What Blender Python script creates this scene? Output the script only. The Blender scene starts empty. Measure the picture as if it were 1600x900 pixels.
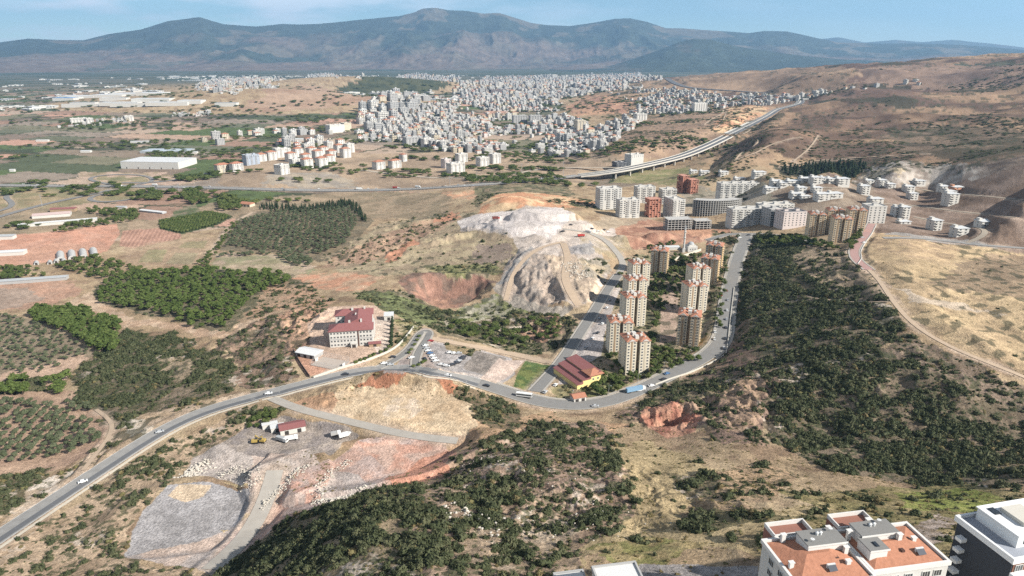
import bpy, math, random
import numpy as np
C = bpy.context.scene
R = math.radians
rng = np.random.default_rng(7)
random.seed(7)
# ------------------------------------------------------------------ camera, light
CAMH = 260.0
FPX = 1067.0
PITCH = math.atan(362/1067)
cam = bpy.data.cameras.new('camera'); cam_o = bpy.data.objects.new('camera', cam); C.collection.objects.link(cam_o)
cam_o.location = (0, 0, CAMH); cam_o.rotation_euler = (math.pi/2-PITCH, 0, 0)
cam.sensor_width = 36; cam.lens = 36*FPX/1600; cam.clip_start = 1; cam.clip_end = 90000
C.camera = cam_o
SUN_EL, SUN_AZ = R(33), R(-25.6)          # azimuth measured from +X towards +Y
sv = (math.cos(SUN_EL)*math.cos(SUN_AZ), math.cos(SUN_EL)*math.sin(SUN_AZ), math.sin(SUN_EL))
w = bpy.data.worlds.new('World'); C.world = w; w.use_nodes = True
nt = w.node_tree; N = nt.nodes; L = nt.links
bg = N['Background']
sky = N.new('ShaderNodeTexSky'); sky.sky_type = 'NISHITA'; sky.sun_disc = False
sky.sun_elevation = SUN_EL; sky.sun_rotation = math.pi/2 - SUN_AZ   # nishita rotation runs clockwise from +Y
sky.altitude = 300; sky.air_density = 1.0; sky.dust_density = 0.25; sky.ozone_density = 2.5
# thin clouds low over the mountains, made of world-space noise
tc = N.new('ShaderNodeTexCoord'); mp = N.new('ShaderNodeMapping'); mp.inputs['Scale'].default_value = (5, 5, 26)
mp.inputs['Location'].default_value = (1.3, .4, 0)
nz = N.new('ShaderNodeTexNoise'); nz.inputs['Scale'].default_value = 1.5; nz.inputs['Detail'].default_value = 7
cr = N.new('ShaderNodeValToRGB'); cr.color_ramp.elements[0].position = .43; cr.color_ramp.elements[1].position = .62
cr.color_ramp.elements[1].color = (.85, .85, .85, 1)
mx = N.new('ShaderNodeMixRGB'); mx.inputs[2].default_value = (15, 15.5, 16.5, 1)
L.new(tc.outputs['Generated'], mp.inputs[0]); L.new(mp.outputs[0], nz.inputs[0]); L.new(nz.outputs[0], cr.inputs[0])
sx = N.new('ShaderNodeSeparateXYZ'); L.new(tc.outputs['Generated'], sx.inputs[0])
mr = N.new('ShaderNodeMapRange'); mr.inputs[1].default_value = .25; mr.inputs[2].default_value = -.35; mr.inputs[3].default_value = .12; mr.inputs[4].default_value = 1
L.new(sx.outputs[0], mr.inputs[0])
mu = N.new('ShaderNodeMath'); mu.operation = 'MULTIPLY'; L.new(cr.outputs[0], mu.inputs[0]); L.new(mr.outputs[0], mu.inputs[1])
mh = N.new('ShaderNodeMapRange'); mh.inputs[1].default_value = .0; mh.inputs[2].default_value = .17; mh.inputs[3].default_value = 2.1; mh.inputs[4].default_value = .3   # pale air at the horizon, deep clear blue overhead
L.new(sx.outputs[2], mh.inputs[0]); vs = N.new('ShaderNodeVectorMath'); vs.operation = 'SCALE'; vt = N.new('ShaderNodeVectorMath'); vt.operation = 'MULTIPLY'; vt.inputs[1].default_value = (.80, 1.0, 1.12); L.new(sky.outputs[0], vt.inputs[0]); L.new(vt.outputs[0], vs.inputs[0]); L.new(mh.outputs[0], vs.inputs['Scale'])
L.new(mu.outputs[0], mx.inputs[0]); L.new(vs.outputs[0], mx.inputs[1]); L.new(mx.outputs[0], bg.inputs[0])
bg.inputs[1].default_value = 0.05
sun = bpy.data.lights.new('sun', 'SUN'); sun_o = bpy.data.objects.new('sun', sun); C.collection.objects.link(sun_o)
sun.energy = 5.0; sun.angle = R(.5); sun.color = (1, .955, .88)
from mathutils import Vector, Matrix
sun_o.rotation_euler = Vector(sv).to_track_quat('Z', 'Y').to_euler(); sun_o.location = (0, 0, 900)
C.view_settings.view_transform = 'Standard'; C.view_settings.look = 'None'; C.view_settings.gamma = 1
C.view_settings.exposure = 0.97
C.cycles.use_denoising = False
C.cycles.max_bounces = 4; C.cycles.diffuse_bounces = 1; C.cycles.volume_bounces = 0; C.cycles.glossy_bounces = 2
C.cycles.transparent_max_bounces = 6

# ------------------------------------------------------------------ numpy helpers
def hsh(ix, iy, s):
    h = (ix.astype(np.int64)*374761393 + iy.astype(np.int64)*668265263 + s*974634777) & 0xffffffff
    h = ((h ^ (h >> 13))*1274126177) & 0xffffffff
    h = ((h ^ (h >> 16))*2246822519) & 0xffffffff
    return ((h ^ (h >> 15)) & 0xffffff)/float(0xffffff)
def vn(x, y, s=0):
    ix = np.floor(x); iy = np.floor(y); fx = x-ix; fy = y-iy
    fx = fx*fx*(3-2*fx); fy = fy*fy*(3-2*fy)
    a = hsh(ix, iy, s); b = hsh(ix+1, iy, s); c = hsh(ix, iy+1, s); d = hsh(ix+1, iy+1, s)
    return (a*(1-fx)+b*fx)*(1-fy)+(c*(1-fx)+d*fx)*fy
def fbm(x, y, s=0, o=4):
    t = 0; a = .5; n = 0
    for i in range(o):
        t = t+a*vn(x*2**i+17.3*i, y*2**i-9.1*i, s+i); n += a; a *= .5
    return t/n                                   # 0..1
def ridged(x, y, s=0, o=4):
    t = 0; a = .5; n = 0
    for i in range(o):
        t = t+a*(1-np.abs(2*vn(x*2**i+7.7*i, y*2**i+3.1*i, s+i)-1)); n += a; a *= .5
    return t/n
def sst(a, b, x): 
    t = np.clip((x-a)/(b-a), 0, 1); return t*t*(3-2*t)
def ray(px, py):
    cx = (px-800)/FPX; cy = (450-py)/FPX
    return np.array([cx, math.cos(PITCH)+cy*math.sin(PITCH), -math.sin(PITCH)+cy*math.cos(PITCH)])
def at_z(px, py, z):
    d = ray(px, py); t = (z-CAMH)/d[2]; return d[0]*t, d[1]*t
# ------------------------------------------------------------------ the lie of the land: (px, py, height)
CT = """
-60 900 42|0 900 41|200 900 46|320 890 50|380 895 66|450 880 80|600 890 100|800 890 104|1000 895 106|1200 890 116|1400 890 116|1600 890 118
-60 800 36|0 800 34|130 800 32|200 845 39|300 780 38|370 780 38|330 840 40|410 770 39|400 835 41|470 822 66|560 800 80|700 800 92|800 800 92|900 800 90|1000 800 88|1100 800 93|1200 800 99|1300 800 100|1400 790 98|1500 790 99|1600 790 100
560 752 40|640 728 43|600 768 66|700 745 60|760 720 68|850 720 74|950 720 74|1050 740 74|1180 740 74|1300 740 76|1420 745 75|1540 745 81|1600 740 84
0 700 22|60 720 24|180 715 33|260 672 36|300 700 34|400 690 38|480 690 41|560 690 43|640 690 44|700 690 46|780 680 50|860 670 52|960 670 48|1060 680 54|1160 690 66|1260 690 70|1400 680 80|1520 680 84|1600 690 86
0 640 14|100 640 15|160 640 20|240 640 27|320 640 38|400 618 42|470 640 44|520 640 46|600 630 50|660 630 50|740 640 46|800 640 41|870 636 38|950 633 37|1040 630 42|1130 620 54|1200 610 68|1300 610 80|1420 610 92|1520 610 97|1600 610 97
0 580 7|100 580 9|200 580 17|300 580 27|400 590 37|470 575 43|540 540 44|590 560 44|650 560 44|720 560 43|780 580 40|850 590 37|920 590 36|990 590 35|1060 580 36|1110 565 38|1160 560 50|1220 560 68|1300 550 86|1400 540 103|1470 535 107|1540 545 107|1600 560 105
0 530 3|100 530 6|200 530 14|300 530 20|380 530 28|450 520 36|500 510 42|560 500 42|610 500 42|660 530 43|700 525 38|760 530 28|820 530 24|870 530 27|910 520 33|960 530 34|1050 520 35|1130 510 39|1170 500 52|1230 500 68|1330 500 92|1420 500 108|1500 500 110|1600 520 108
0 480 0|150 480 4|250 480 12|330 490 19|420 480 24|500 480 32|560 470 34|620 480 30|680 490 22|740 500 20|800 490 24|850 480 30|900 470 34|950 460 34|1050 460 35|1140 450 40|1180 440 50|1250 440 72|1340 445 94|1400 460 107|1500 450 108|1600 460 107
0 430 0|150 440 1|300 440 9|420 440 16|480 430 18|560 430 24|630 440 30|700 450 26|760 440 30|800 430 33|860 440 35|920 430 35|960 420 34|1060 410 36|1150 400 41|1190 390 50|1270 400 76|1340 410 94|1430 410 101|1600 420 100
0 400 0|200 400 1|350 400 6|480 390 12|540 395 16|620 400 24|700 400 30|760 390 34|810 395 42|860 385 43|930 390 46|980 385 38|1060 375 38|1150 370 42|1200 368 50|1280 375 72|1330 385 84|1420 375 92|1500 380 84|1600 390 82
0 350 0|300 350 0|480 350 8|600 350 16|690 345 26|740 350 38|800 350 47|860 345 49|910 350 45|960 350 34|1060 350 33|1160 350 38|1250 355 50|1340 355 66|1400 350 66|1500 355 66|1600 360 70
0 310 0|300 310 1|500 310 3|620 310 10|700 300 26|760 305 40|800 300 40|860 300 36|900 305 32|960 300 24|1060 300 24|1160 300 30|1250 300 38|1340 300 48|1450 300 62|1600 310 82
0 270 0|300 270 0|420 270 14|500 262 8|600 270 5|740 275 12|850 275 16|950 275 8|1050 275 10|1120 268 14
0 230 0|300 230 0|450 240 5|700 240 4|900 240 6
0 190 0|300 190 0|600 190 0|850 200 4
0 160 0|350 150 40|450 140 50|600 150 10|700 160 2|900 160 14
-150 120 0|0 120 0|300 120 0|600 118 0|900 118 0|1000 120 10"""
# (px, py, distance): slopes whose distance is easier to judge than their height
CD = """1200 265 1230|1300 262 1220|1400 262 1260|1500 262 1250|1600 270 1160|1680 280 1050|1600 310 935|1350 235 1500|1450 235 1450|1600 235 1350|1300 210 1700|1400 205 1750|1500 200 1850|1600 195 1850
1200 215 1650|1150 240 1450|1200 190 2200|1280 190 2150|1050 200 2200|980 210 2100|1000 235 1700|1080 225 1720|1130 180 2700|1170 165 3100|1060 190 2500|1060 268 1500|950 262 1570|1150 205 2000|1100 225 1700|1250 163 3050
1320 160 2800|1400 170 2400|1500 165 2400|1600 160 2400|1350 150 3100|1420 148 3000|1550 140 2900|1600 125 3000|1540 122 3200|1480 125 3500|1680 110 3000|1200 150 3700|1100 150 4000|1000 155 3800
1060 124 5300|1150 121 4700|1250 119 4300|1340 118 3900|1150 135 4300|1250 135 3900"""
cp = []
for tok in CD.replace('\n', '|').split('|'):
    a, b, c = map(float, tok.split()); d = ray(a, b); k = c/math.hypot(d[0], d[1]); cp.append((math.atan2(d[0], d[1]), math.log(c), CAMH+d[2]*k))
for tok in CT.replace('\n', '|').split('|'):
    if tok.strip():
        a, b, c = map(float, tok.split()); c = 45+(c-45)*.62 if a >= 1170 and 360 <= b <= 700 and c > 45 else c; x, y = at_z(a, b, c)
        cp.append((math.atan2(x, y), .5*math.log(x*x+y*y), c))
# (azimuth deg, distance, height): off-frame anchors and the far hills
for a, r, z in [(-44, 60, 90), (0, 70, 120), (44, 60, 122), (50, 160, 120), (52, 330, 82), (50, 500, 84), (48, 800, 80), (48, 1300, 110), (50, 2500, 200),
                (-60, 150, 60), (-60, 400, 15), (-60, 1000, 0), (-60, 4000, 0), (-70, 20000, 0), (60, 20000, 0), (0, 20000, 0), (-35, 20000, 0), (35, 20000, 0),
                (0, 12000, 0), (20, 12000, 0), (40, 12000, 50), (-30, 9000, 0), (5, 9000, 0), (15, 9000, 0), (25, 8500, 20),
                (38, 5500, 290), (34, 5000, 262), (30, 6500, 150), (20, 7500, 60), (70, 60, 120), (70, 600, 90), (70, 3000, 200)]:
    cp.append((R(a), math.log(r), z))
cp = np.array(cp)
def tps_fit(P, z, lam):
    n = len(P); d = np.hypot(P[:, None, 0]-P[None, :, 0], P[:, None, 1]-P[None, :, 1])
    K = np.where(d > 0, d*d*np.log(d+1e-12), 0)+lam*np.eye(n)
    A = np.zeros((n+3, n+3)); A[:n, :n] = K; A[:n, n] = 1; A[:n, n+1:] = P; A[n, :n] = 1; A[n+1:, :n] = P.T
    return np.linalg.solve(A, np.concatenate([z, np.zeros(3)]))
TP = cp[:, :2]*np.array([2.2, 1.0]); TW = tps_fit(TP, cp[:, 2], .0015)
def tps(u, v):
    o = np.full(u.shape, TW[-3])+TW[-2]*u*2.2+TW[-1]*v
    for i in range(len(TP)):
        d2 = (u*2.2-TP[i, 0])**2+(v-TP[i, 1])**2
        o += TW[i]*.5*d2*np.log(d2+1e-18)
    return o
# ------------------------------------------------------------------ polar grid: fine where the photograph looks
az = np.concatenate([np.linspace(-78, -45.5, 50), np.linspace(-45, 45, 1250), np.linspace(45.5, 78, 50)])
az = np.radians(az)
rr = [60.]
while rr[-1] < 21000:
    r = rr[-1]; f = .006 if r < 130 else max(.0021, min(.009, r/(205000)))
    if r > 5000: f = .012
    rr.append(r*(1+f))
rr = np.array(rr); lr = np.log(rr)
NR, NA = len(rr), len(az)
print('grid', NR, NA, NR*NA)
GA, GL = np.meshgrid(az, lr)            # rows = radius
GR = np.exp(GL); GX = GR*np.sin(GA); GY = GR*np.cos(GA)
# TPS on a coarse grid, then bilinear to the fine one
ca = np.linspace(az[0], az[-1], 330); cl = np.linspace(lr[0], lr[-1], 420)
cA, cL = np.meshgrid(ca, cl); cz = tps(cA, cL)
def bil(G, u0, du, v0, dv, u, v):
    fu = np.clip((u-u0)/du, 0, G.shape[1]-1.001); fv = np.clip((v-v0)/dv, 0, G.shape[0]-1.001)
    i = fu.astype(int); j = fv.astype(int); a = fu-i; b = fv-j
    return (G[j, i]*(1-a)+G[j, i+1]*a)*(1-b)+(G[j+1, i]*(1-a)+G[j+1, i+1]*a)*b
for _ in range(1):
    GZ = bil(cz, ca[0], ca[1]-ca[0], cl[0], cl[1]-cl[0], GA, GL)
far = sst(7000, 10500, GR); GZ = GZ*(1-far)
plain = (GR > 1200)&(GA < R(1)); GZ = np.where(GR > 1200, np.maximum(GZ, -2), GZ)
def lookup(x, y):
    a = np.arctan2(x, y); l = .5*np.log(x*x+y*y+1e-9)
    fi = np.interp(a, az, np.arange(NA)); fj = np.interp(l, lr, np.arange(NR))
    i = np.clip(fi.astype(int), 0, NA-2); j = np.clip(fj.astype(int), 0, NR-2); u = fi-i; v = fj-j
    return (GZ[j, i]*(1-u)+GZ[j, i+1]*u)*(1-v)+(GZ[j+1, i]*(1-u)+GZ[j+1, i+1]*u)*v
def hz(x, y): return float(lookup(np.array([float(x)]), np.array([float(y)]))[0])
def cast(P):
    """pixels -> points on the ground (first hit along each ray)"""
    P = np.atleast_2d(np.array(P, float)); out = np.zeros((len(P), 3))
    ts = np.exp(np.linspace(math.log(90), math.log(24000), 1500))
    for k, (px, py) in enumerate(P):
        d = ray(px, max(py, 100.5)); X = d[0]*ts; Y = d[1]*ts; Z = CAMH+d[2]*ts
        g = lookup(X, Y); below = np.nonzero(Z < g)[0]
        i = below[0] if len(below) else len(ts)-1
        i = max(i, 1)
        a, b = ts[i-1], ts[i]
        for _ in range(14):
            m = (a+b)/2
            if CAMH+d[2]*m < hz(d[0]*m, d[1]*m): b = m
            else: a = m
        out[k] = (d[0]*b, d[1]*b, CAMH+d[2]*b)
    return out
def at(px, py): return cast([(px, py)])[0]
def blob(px, py, rx, ry, h, p=2, rot=0, flat=False):
    """raise (or level to) an elliptical patch round the ground point seen at a pixel; radii in metres"""
    global GZ
    x, y, z = at(px, py); c, s = math.cos(R(rot)), math.sin(R(rot))
    dx = GX-x; dy = GY-y; q = ((dx*c+dy*s)/rx)**2+((-dx*s+dy*c)/ry)**2
    if flat: 
        k = 1-sst(.75, 1.5, q); GZ = GZ*(1-k)+h*k
    else: GZ = GZ+h*np.exp(-q**(p/2))
# ------------------------------------------------------------------ relief
nat = np.ones_like(GZ)
rough = 1.5*(fbm(GX/45, GY/45, 3, 4)-.5)
GZ = GZ+rough*np.where((GA < 0)&(GR > 430), .25, 1)*(1-sst(1500, 4000, GR))
# gullied scrub hills to the right and in the foreground
hillm = sst(50, 95, GZ)*(1-sst(900, 1300, GR))
GZ = GZ+hillm*((ridged(GX/70+.3*fbm(GX/40, GY/40, 9), GY/110, 11, 4)-.5)*11)
farh = sst(25, 110, GZ)*sst(1100, 1900, GR)*(1-far)
GZ = GZ+farh*((ridged(GX/420, GY/520, 21, 5)-.6)*52+(fbm(GX/120, GY/120, 5, 3)-.5)*14)
# separate hills seen across the plain: (px, py of foot, rx, ry, h)
for px, py, rx, ry, h in [(600, 140, 900, 420, 95), (420, 158, 850, 420, 62), (960, 172, 230, 130, 34), (1160, 128, 900, 420, 25), (1370, 160, 260, 200, 22), (1335, 128, 420, 400, 55)]:
    blob(px, py, rx, ry, h)
# quarry spoil heap, soil heaps and pits near the estate
def sharp(px, py, rx, ry, h, rot=0, n=.15, s=0, top=.35):
    """a heap (or pit) with a flattish top and planar sides of loose soil"""
    global GZ
    x, y, z = at(px, py); c, s_ = math.cos(R(rot)), math.sin(R(rot)); dx = GX-x; dy = GY-y
    q = np.hypot((dx*c+dy*s_)/rx, (-dx*s_+dy*c)/ry)+n*(fbm(GX/max(3, rx*.3), GY/max(3, rx*.3), int(px), 3)-.5)
    GZ = GZ+h*(1-np.clip((q-top)/(1-top), 0, 1))
sharp(845, 352, 88, 46, 8, 0, .25, top=.78)
sharp(760, 352, 36, 22, 5, 0, .2, top=.7)
sharp(850, 338, 52, 24, 7, 0, .25, top=.8)
sharp(862, 372, 26, 20, 5, 0, .12, top=.12)
sharp(835, 372, 18, 13, 5, 0, .12, top=.1)
sharp(868, 428, 48, 100, 4, 8, .4, top=.82)
sharp(905, 435, 30, 60, 3, 14, .5, top=.7)
sharp(828, 415, 34, 50, 3, -14, .3, top=.75)
def rug(px, py, rx, ry, h, s=14.):
    global GZ
    x, y, z = at(px, py); q = ((GX-x)/rx)**2+((GY-y)/ry)**2; GZ = GZ+h*(ridged(GX/s+.4*fbm(GX/9, GY/9, 5, 2), GY/(s*1.7), int(px), 4)-.55)*np.exp(-q**2)
rug(420, 525, 60, 70, 7); rug(470, 500, 40, 40, 6, 10); rug(620, 385, 90, 70, 8, 18); rug(1130, 630, 50, 45, 8); rug(840, 520, 45, 40, 7, 10); rug(1300, 620, 90, 60, 7, 18); rug(900, 770, 60, 45, 6, 12); rug(1040, 650, 30, 18, 5, 8)
rug(860, 430, 50, 70, 5, 9); rug(250, 580, 60, 60, 4, 16); rug(1320, 430, 40, 50, 5, 12); rug(760, 350, 50, 30, 4, 9); rug(600, 610, 70, 14, 4, 7)
sharp(915, 392, 20, 12, 4, 0, .6)
sharp(862, 452, 12, 30, -5, 10, .6, top=.5)
sharp(800, 318, 55, 40, 12, 0, .3, top=.1)
sharp(960, 325, 40, 30, 6, 0, .3, top=.1)
sharp(705, 452, 42, 36, -12, 0, .35, top=.6)
sharp(690, 440, 60, 20, 5, 0, .3)
sharp(985, 378, 30, 20, 7, 0, .4)
sharp(1030, 372, 26, 14, 7, 0, .4)
sharp(1110, 372, 25, 12, 5, 0, .4)
sharp(735, 300, 40, 30, -6, 0, .4)
sharp(690, 380, 60, 12, 6, 25, .4)
sharp(640, 352, 60, 10, 5, 20, .4)
sharp(1052, 655, 15, 9, -9, 15, .5, top=.5)
sharp(1040, 640, 20, 9, 4, 0, .6)
sharp(518, 632, 8, 6, -6, 0, .3)
sharp(640, 595, 55, 8, 7, -6, .5)
sharp(700, 605, 34, 9, 5, -10, .5)
# the pale levelled fill and the grey pad below the road
blob(630, 640, 52, 30, 47, flat=True, rot=-12)
blob(300, 800, 42, 34, 38.5, flat=True)
blob(455, 690, 46, 22, 38.5, flat=True)
blob(560, 730, 60, 24, 42, flat=True, rot=15)
blob(545, 560, 55, 34, 44.5, flat=True)
blob(700, 562, 42, 24, 43, flat=True)
sharp(600, 735, 78, 30, 3.2, 14, .12, top=.95)
sharp(455, 735, 22, 34, 2.2, 30, .2, top=.9)
sharp(590, 690, 60, 5, 2.0, 10, .4, top=.5)
# ------------------------------------------------------------------ roads: pixel centre lines carried onto the ground
def smooth(P, n=8):
    P = np.array(P, float); out = []
    for i in range(len(P)-1):
        p0 = P[max(i-1, 0)]; p1 = P[i]; p2 = P[i+1]; p3 = P[min(i+2, len(P)-1)]
        for t in np.linspace(0, 1, n, endpoint=False):
            out.append(.5*((2*p1)+(-p0+p2)*t+(2*p0-5*p1+4*p2-p3)*t*t+(-p0+3*p1-3*p2+p3)*t**3))
    out.append(P[-1]); return np.array(out)
def resample(W, step):
    d = np.concatenate([[0], np.cumsum(np.hypot(*(np.diff(W[:, :2], axis=0).T)))]); n = max(2, int(d[-1]/step))
    s = np.linspace(0, d[-1], n); return np.stack([np.interp(s, d, W[:, k]) for k in range(W.shape[1])], 1)
def road_line(pix, step=5, n=6, sm=9):
    W = cast(smooth(pix, n)); W = resample(W, step)
    k = min(sm, len(W)//2*2-1)
    if k > 2:
        ker = np.ones(k)/k
        for c in range(3):
            W[:, c] = np.convolve(np.pad(W[:, c], k//2, mode='reflect', reflect_type='odd'), ker, 'valid')
    return W
def normals(W):
    t = np.gradient(W[:, :2], axis=0); t /= np.linalg.norm(t, axis=1)[:, None]+1e-9
    return np.stack([-t[:, 1], t[:, 0]], 1)
def flatten(W, half, fall):
    """level the ground under a road and let it run out to the sides"""
    global GZ
    best = np.full(GZ.shape, 1e9); zz = np.zeros(GZ.shape)
    m = half+fall
    for i in range(len(W)-1):
        a, b = W[i], W[i+1]
        x0, x1 = min(a[0], b[0])-m, max(a[0], b[0])+m; y0, y1 = min(a[1], b[1])-m, max(a[1], b[1])+m
        cs = [(x, y) for x in (x0, x1) for y in (y0, y1)]
        aa = [math.atan2(x, y) for x, y in cs]; rs = [math.hypot(x, y) for x, y in cs]
        rmin = min(rs) if not (x0 < 0 < x1) else max(1, y0)
        i0, i1 = np.searchsorted(az, [min(aa), max(aa)]); j0, j1 = np.searchsorted(rr, [rmin, max(rs)])
        if i1 <= i0 or j1 <= j0: continue
        sl = (slice(j0, j1), slice(i0, i1)); X = GX[sl]; Y = GY[sl]
        dx, dy = b[0]-a[0], b[1]-a[1]; t = np.clip(((X-a[0])*dx+(Y-a[1])*dy)/(dx*dx+dy*dy+1e-9), 0, 1)
        d = np.hypot(X-a[0]-t*dx, Y-a[1]-t*dy); z = a[2]+t*(b[2]-a[2]); u = d < best[sl]
        best[sl] = np.where(u, d, best[sl]); zz[sl] = np.where(u, z, zz[sl])
    k = 1-sst(half, half+fall, best); GZ = GZ*(1-k)+zz*k
ROADS = {}
def road(name, pix, half, fall=9, step=5, sm=9, flat=True):
    W = road_line(pix, step, sm=sm); ROADS[name] = (W, half)
    if flat: flatten(W, half+1.5, fall)
    return W
road('main', [(-90, 897), (0, 838), (100, 772), (200, 706), (260, 669), (320, 642), (400, 620), (460, 605), (520, 589), (580, 577), (640, 576), (700, 586), (760, 602), (820, 623), (870, 634), (930, 633), (975, 620), (1020, 600), (1060, 580), (1100, 560), (1122, 543), (1131, 520), (1136, 480), (1143, 440), (1152, 405), (1162, 378), (1166, 366)], 7.5, 10)
road('loop', [(590, 576), (625, 560), (645, 540), (655, 522), (664, 514), (672, 517), (668, 530), (655, 545), (648, 562), (650, 576)], 4, 5)
road('ravine', [(672, 529), (700, 534), (740, 541), (780, 549), (820, 558), (862, 568)], 3.5, 5)
road('west', [(836, 612), (856, 590), (874, 570), (893, 542), (910, 515), (930, 485), (948, 455), (966, 430)], 5.5, 6)
road('upper', [(966, 430), (975, 412), (968, 400), (945, 375), (915, 362), (880, 358)], 4, 6)
road('quarry', [(425, 622), (450, 634), (500, 648), (560, 662), (640, 681), (715, 689)], 4.5, 6)
road('haul', [(790, 470), (797, 445), (803, 425), (825, 400), (850, 385), (880, 378)], 3.5, 4)
road('haul_b', [(905, 478), (890, 455), (882, 430), (888, 405), (880, 380)], 5, 4)
road('cross', [(1105, 376), (1140, 366), (1170, 366), (1200, 366), (1240, 372), (1270, 378)], 5, 7)
road('estate', [(1362, 350), (1352, 368), (1338, 384), (1334, 395), (1340, 408), (1358, 422)], 5.5, 6)
road('ridge', [(1358, 422), (1375, 440), (1395, 470), (1425, 505), (1470, 535), (1530, 562), (1600, 588), (1650, 610)], 2.5, 14)
road('terrace', [(1262, 464), (1300, 470), (1345, 473), (1388, 472)], 2, 4)
road('houses', [(1380, 372), (1430, 372), (1480, 377), (1530, 383), (1600, 388), (1660, 392)], 4, 8)
road('houses', [(1240, 270), (1290, 292), (1360, 296), (1420, 302), (1500, 316), (1590, 324), (1640, 327)], 4, 8) if False else None
road('houses_mid', [(1370, 318), (1430, 322), (1500, 331), (1560, 337), (1585, 340)], 4, 8)
road('houses_top', [(1240, 291), (1300, 294), (1360, 293), (1420, 293), (1460, 300), (1530, 306), (1610, 314)], 3.5, 8)
road('houses_low', [(1428, 339), (1470, 348), (1520, 355), (1550, 362), (1530, 373), (1510, 380)], 3.5, 8)
HWY = road('highway', [(-120, 290), (0, 290), (80, 291), (160, 291), (240, 292), (340, 294), (440, 297), (540, 298), (640, 296), (720, 291), (800, 285), (850, 281), (885, 277), (905, 274)], 15, 20, 12)
road('ramp_inner', [(240, 292), (243, 301), (230, 307), (205, 312), (175, 316), (148, 316), (138, 311), (150, 305), (190, 299)], 5, 8, 8)
road('ramp_back', [(170, 288), (145, 283), (140, 278), (160, 274), (190, 273), (220, 274), (238, 279), (235, 286), (215, 289)], 5, 8, 8)
road('ramp_left', [(60, 293), (25, 300), (8, 308), (20, 318), (10, 328), (-30, 336)], 5, 8, 8)
road('crossroad', [(-30, 348), (30, 330), (90, 315), (150, 303), (172, 297)], 7, 8, 8)
road('crossroad_north', [(190, 286), (250, 285), (300, 276), (340, 268)], 6, 8, 8)
road('town_road', [(600, 300), (640, 285), (740, 280), (830, 272), (900, 262), (960, 255), (1010, 248)], 6, 12, 12) if False else None
road('north_road', [(560, 265), (620, 273), (700, 279), (790, 274), (840, 265), (900, 262), (980, 262)], 6, 12, 12)
for p in [((60, 770), (20, 800), (-30, 830)),]: pass
road('farm_track', [(315, 410), (335, 385), (350, 365), (372, 345), (395, 332)], 3, 4)
road('olive_track', [(190, 700), (160, 660), (150, 635), (120, 615), (60, 622), (-20, 630)], 2.5, 4) if False else None
road('dirt_lower', [(130, 735), (165, 690), (180, 672), (165, 650), (150, 640)], 2, 3)
road('quarry_ramp', [(330, 890), (385, 840), (410, 800), (425, 765), (430, 735)], 5, 6)
# tracks on the far hills
# ------------------------------------------------------------------ viaduct line: bridge to about half way, then on the ground
VPX = [(905, 274, None), (960, 267, 19), (1010, 257, 24), (1060, 245, 30), (1100, 230, 38), (1140, 211, 46), (1180, 191, 52), (1210, 176, 56)]
V3 = [tuple(HWY[-1])]+[at_z(a_, b_, c_)+(c_,) for a_, b_, c_ in VPX[1:]]+[tuple(at(a_, b_)) for a_, b_ in ((1236, 165), (1250, 159), (1247, 154), (1228, 151), (1200, 149))]
VIA = resample(smooth(V3, 8), 12); kk = int(np.argmin(np.hypot(VIA[:, 0]-V3[5][0], VIA[:, 1]-V3[5][1]))); VBR, VGR = VIA[:kk+1], VIA[kk:]
for q in VBR[4::6]:
    dd = np.hypot(GX-q[0], GY-q[1]); k_ = np.exp(-(dd/75)**2); GZ = np.where(GZ > q[2]-15, GZ*(1-k_)+np.minimum(GZ, q[2]-15)*k_, GZ)
for c_ in (2,): VGR[:, 2] = np.convolve(np.pad(VGR[:, 2], 15, mode='edge'), np.ones(31)/31, 'valid')
flatten(VGR, 20, 60)
road('far_highway', [(1200, 146), (1140, 142), (1080, 138), (1056, 131), (1042, 123)], 22, 30, 30)
for nme_, pix_ in [('hill_track', [(1148, 252), (1158, 240), (1175, 232), (1186, 222), (1180, 218), (1165, 224)]), ('hill_track_b', [(1150, 250), (1180, 240), (1210, 224), (1250, 215)]), ('hill_track_c', [(1240, 252), (1262, 235), (1275, 218), (1278, 212)]), ('hill_track_d', [(1215, 262), (1290, 250), (1360, 246), (1450, 240)]),
                  ('hill_track_f', [(1100, 195), (1115, 185), (1128, 178), (1130, 172)]), ('hill_track_g', [(1118, 200), (1128, 192), (1135, 175)])]: road(nme_, pix_, 2.5, 5, 8)
# ------------------------------------------------------------------ land cover painted into a colour attribute (base colours only)
def near_noise(px_, s, o=4): return fbm(GX/px_, GY/px_, s, o)
W1 = fbm(GX/9, GY/9, 31, 4)-.5; W2 = fbm(GX/9, GY/9, 57, 4)-.5
W3 = fbm(GX/60, GY/60, 33, 4)-.5; W4 = fbm(GX/60, GY/60, 59, 4)-.5
wa = 9+GR*.012
WX = GX+W1*wa+W3*GR*.03; WY = GY+W2*wa+W4*GR*.05
WA = np.arctan2(WX, WY); WL = .5*np.log(WX*WX+WY*WY); WX = GX+W1*4; WY = GY+W2*4; SA = np.arctan2(WX, WY); SL = .5*np.log(WX*WX+WY*WY)
del WX, WY
def hexl(r, g, b):
    f = lambda v: (v/255/12.92 if v/255 <= .04045 else ((v/255+.055)/1.055)**2.4)
    return np.array([f(r), f(g), f(b)])
COL = np.empty(GZ.shape+(3,), np.float32); DEN = np.zeros(GZ.shape, np.float32); OPEN = np.ones(GZ.shape, bool)
n1 = fbm(GX/55, GY/55, 1, 5); n2 = fbm(GX/14, GY/14, 2, 4); n3 = fbm(GX/300, GY/300, 4, 5)
def mixc(a, b, t): return a+(b-a)*t[..., None]
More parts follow.
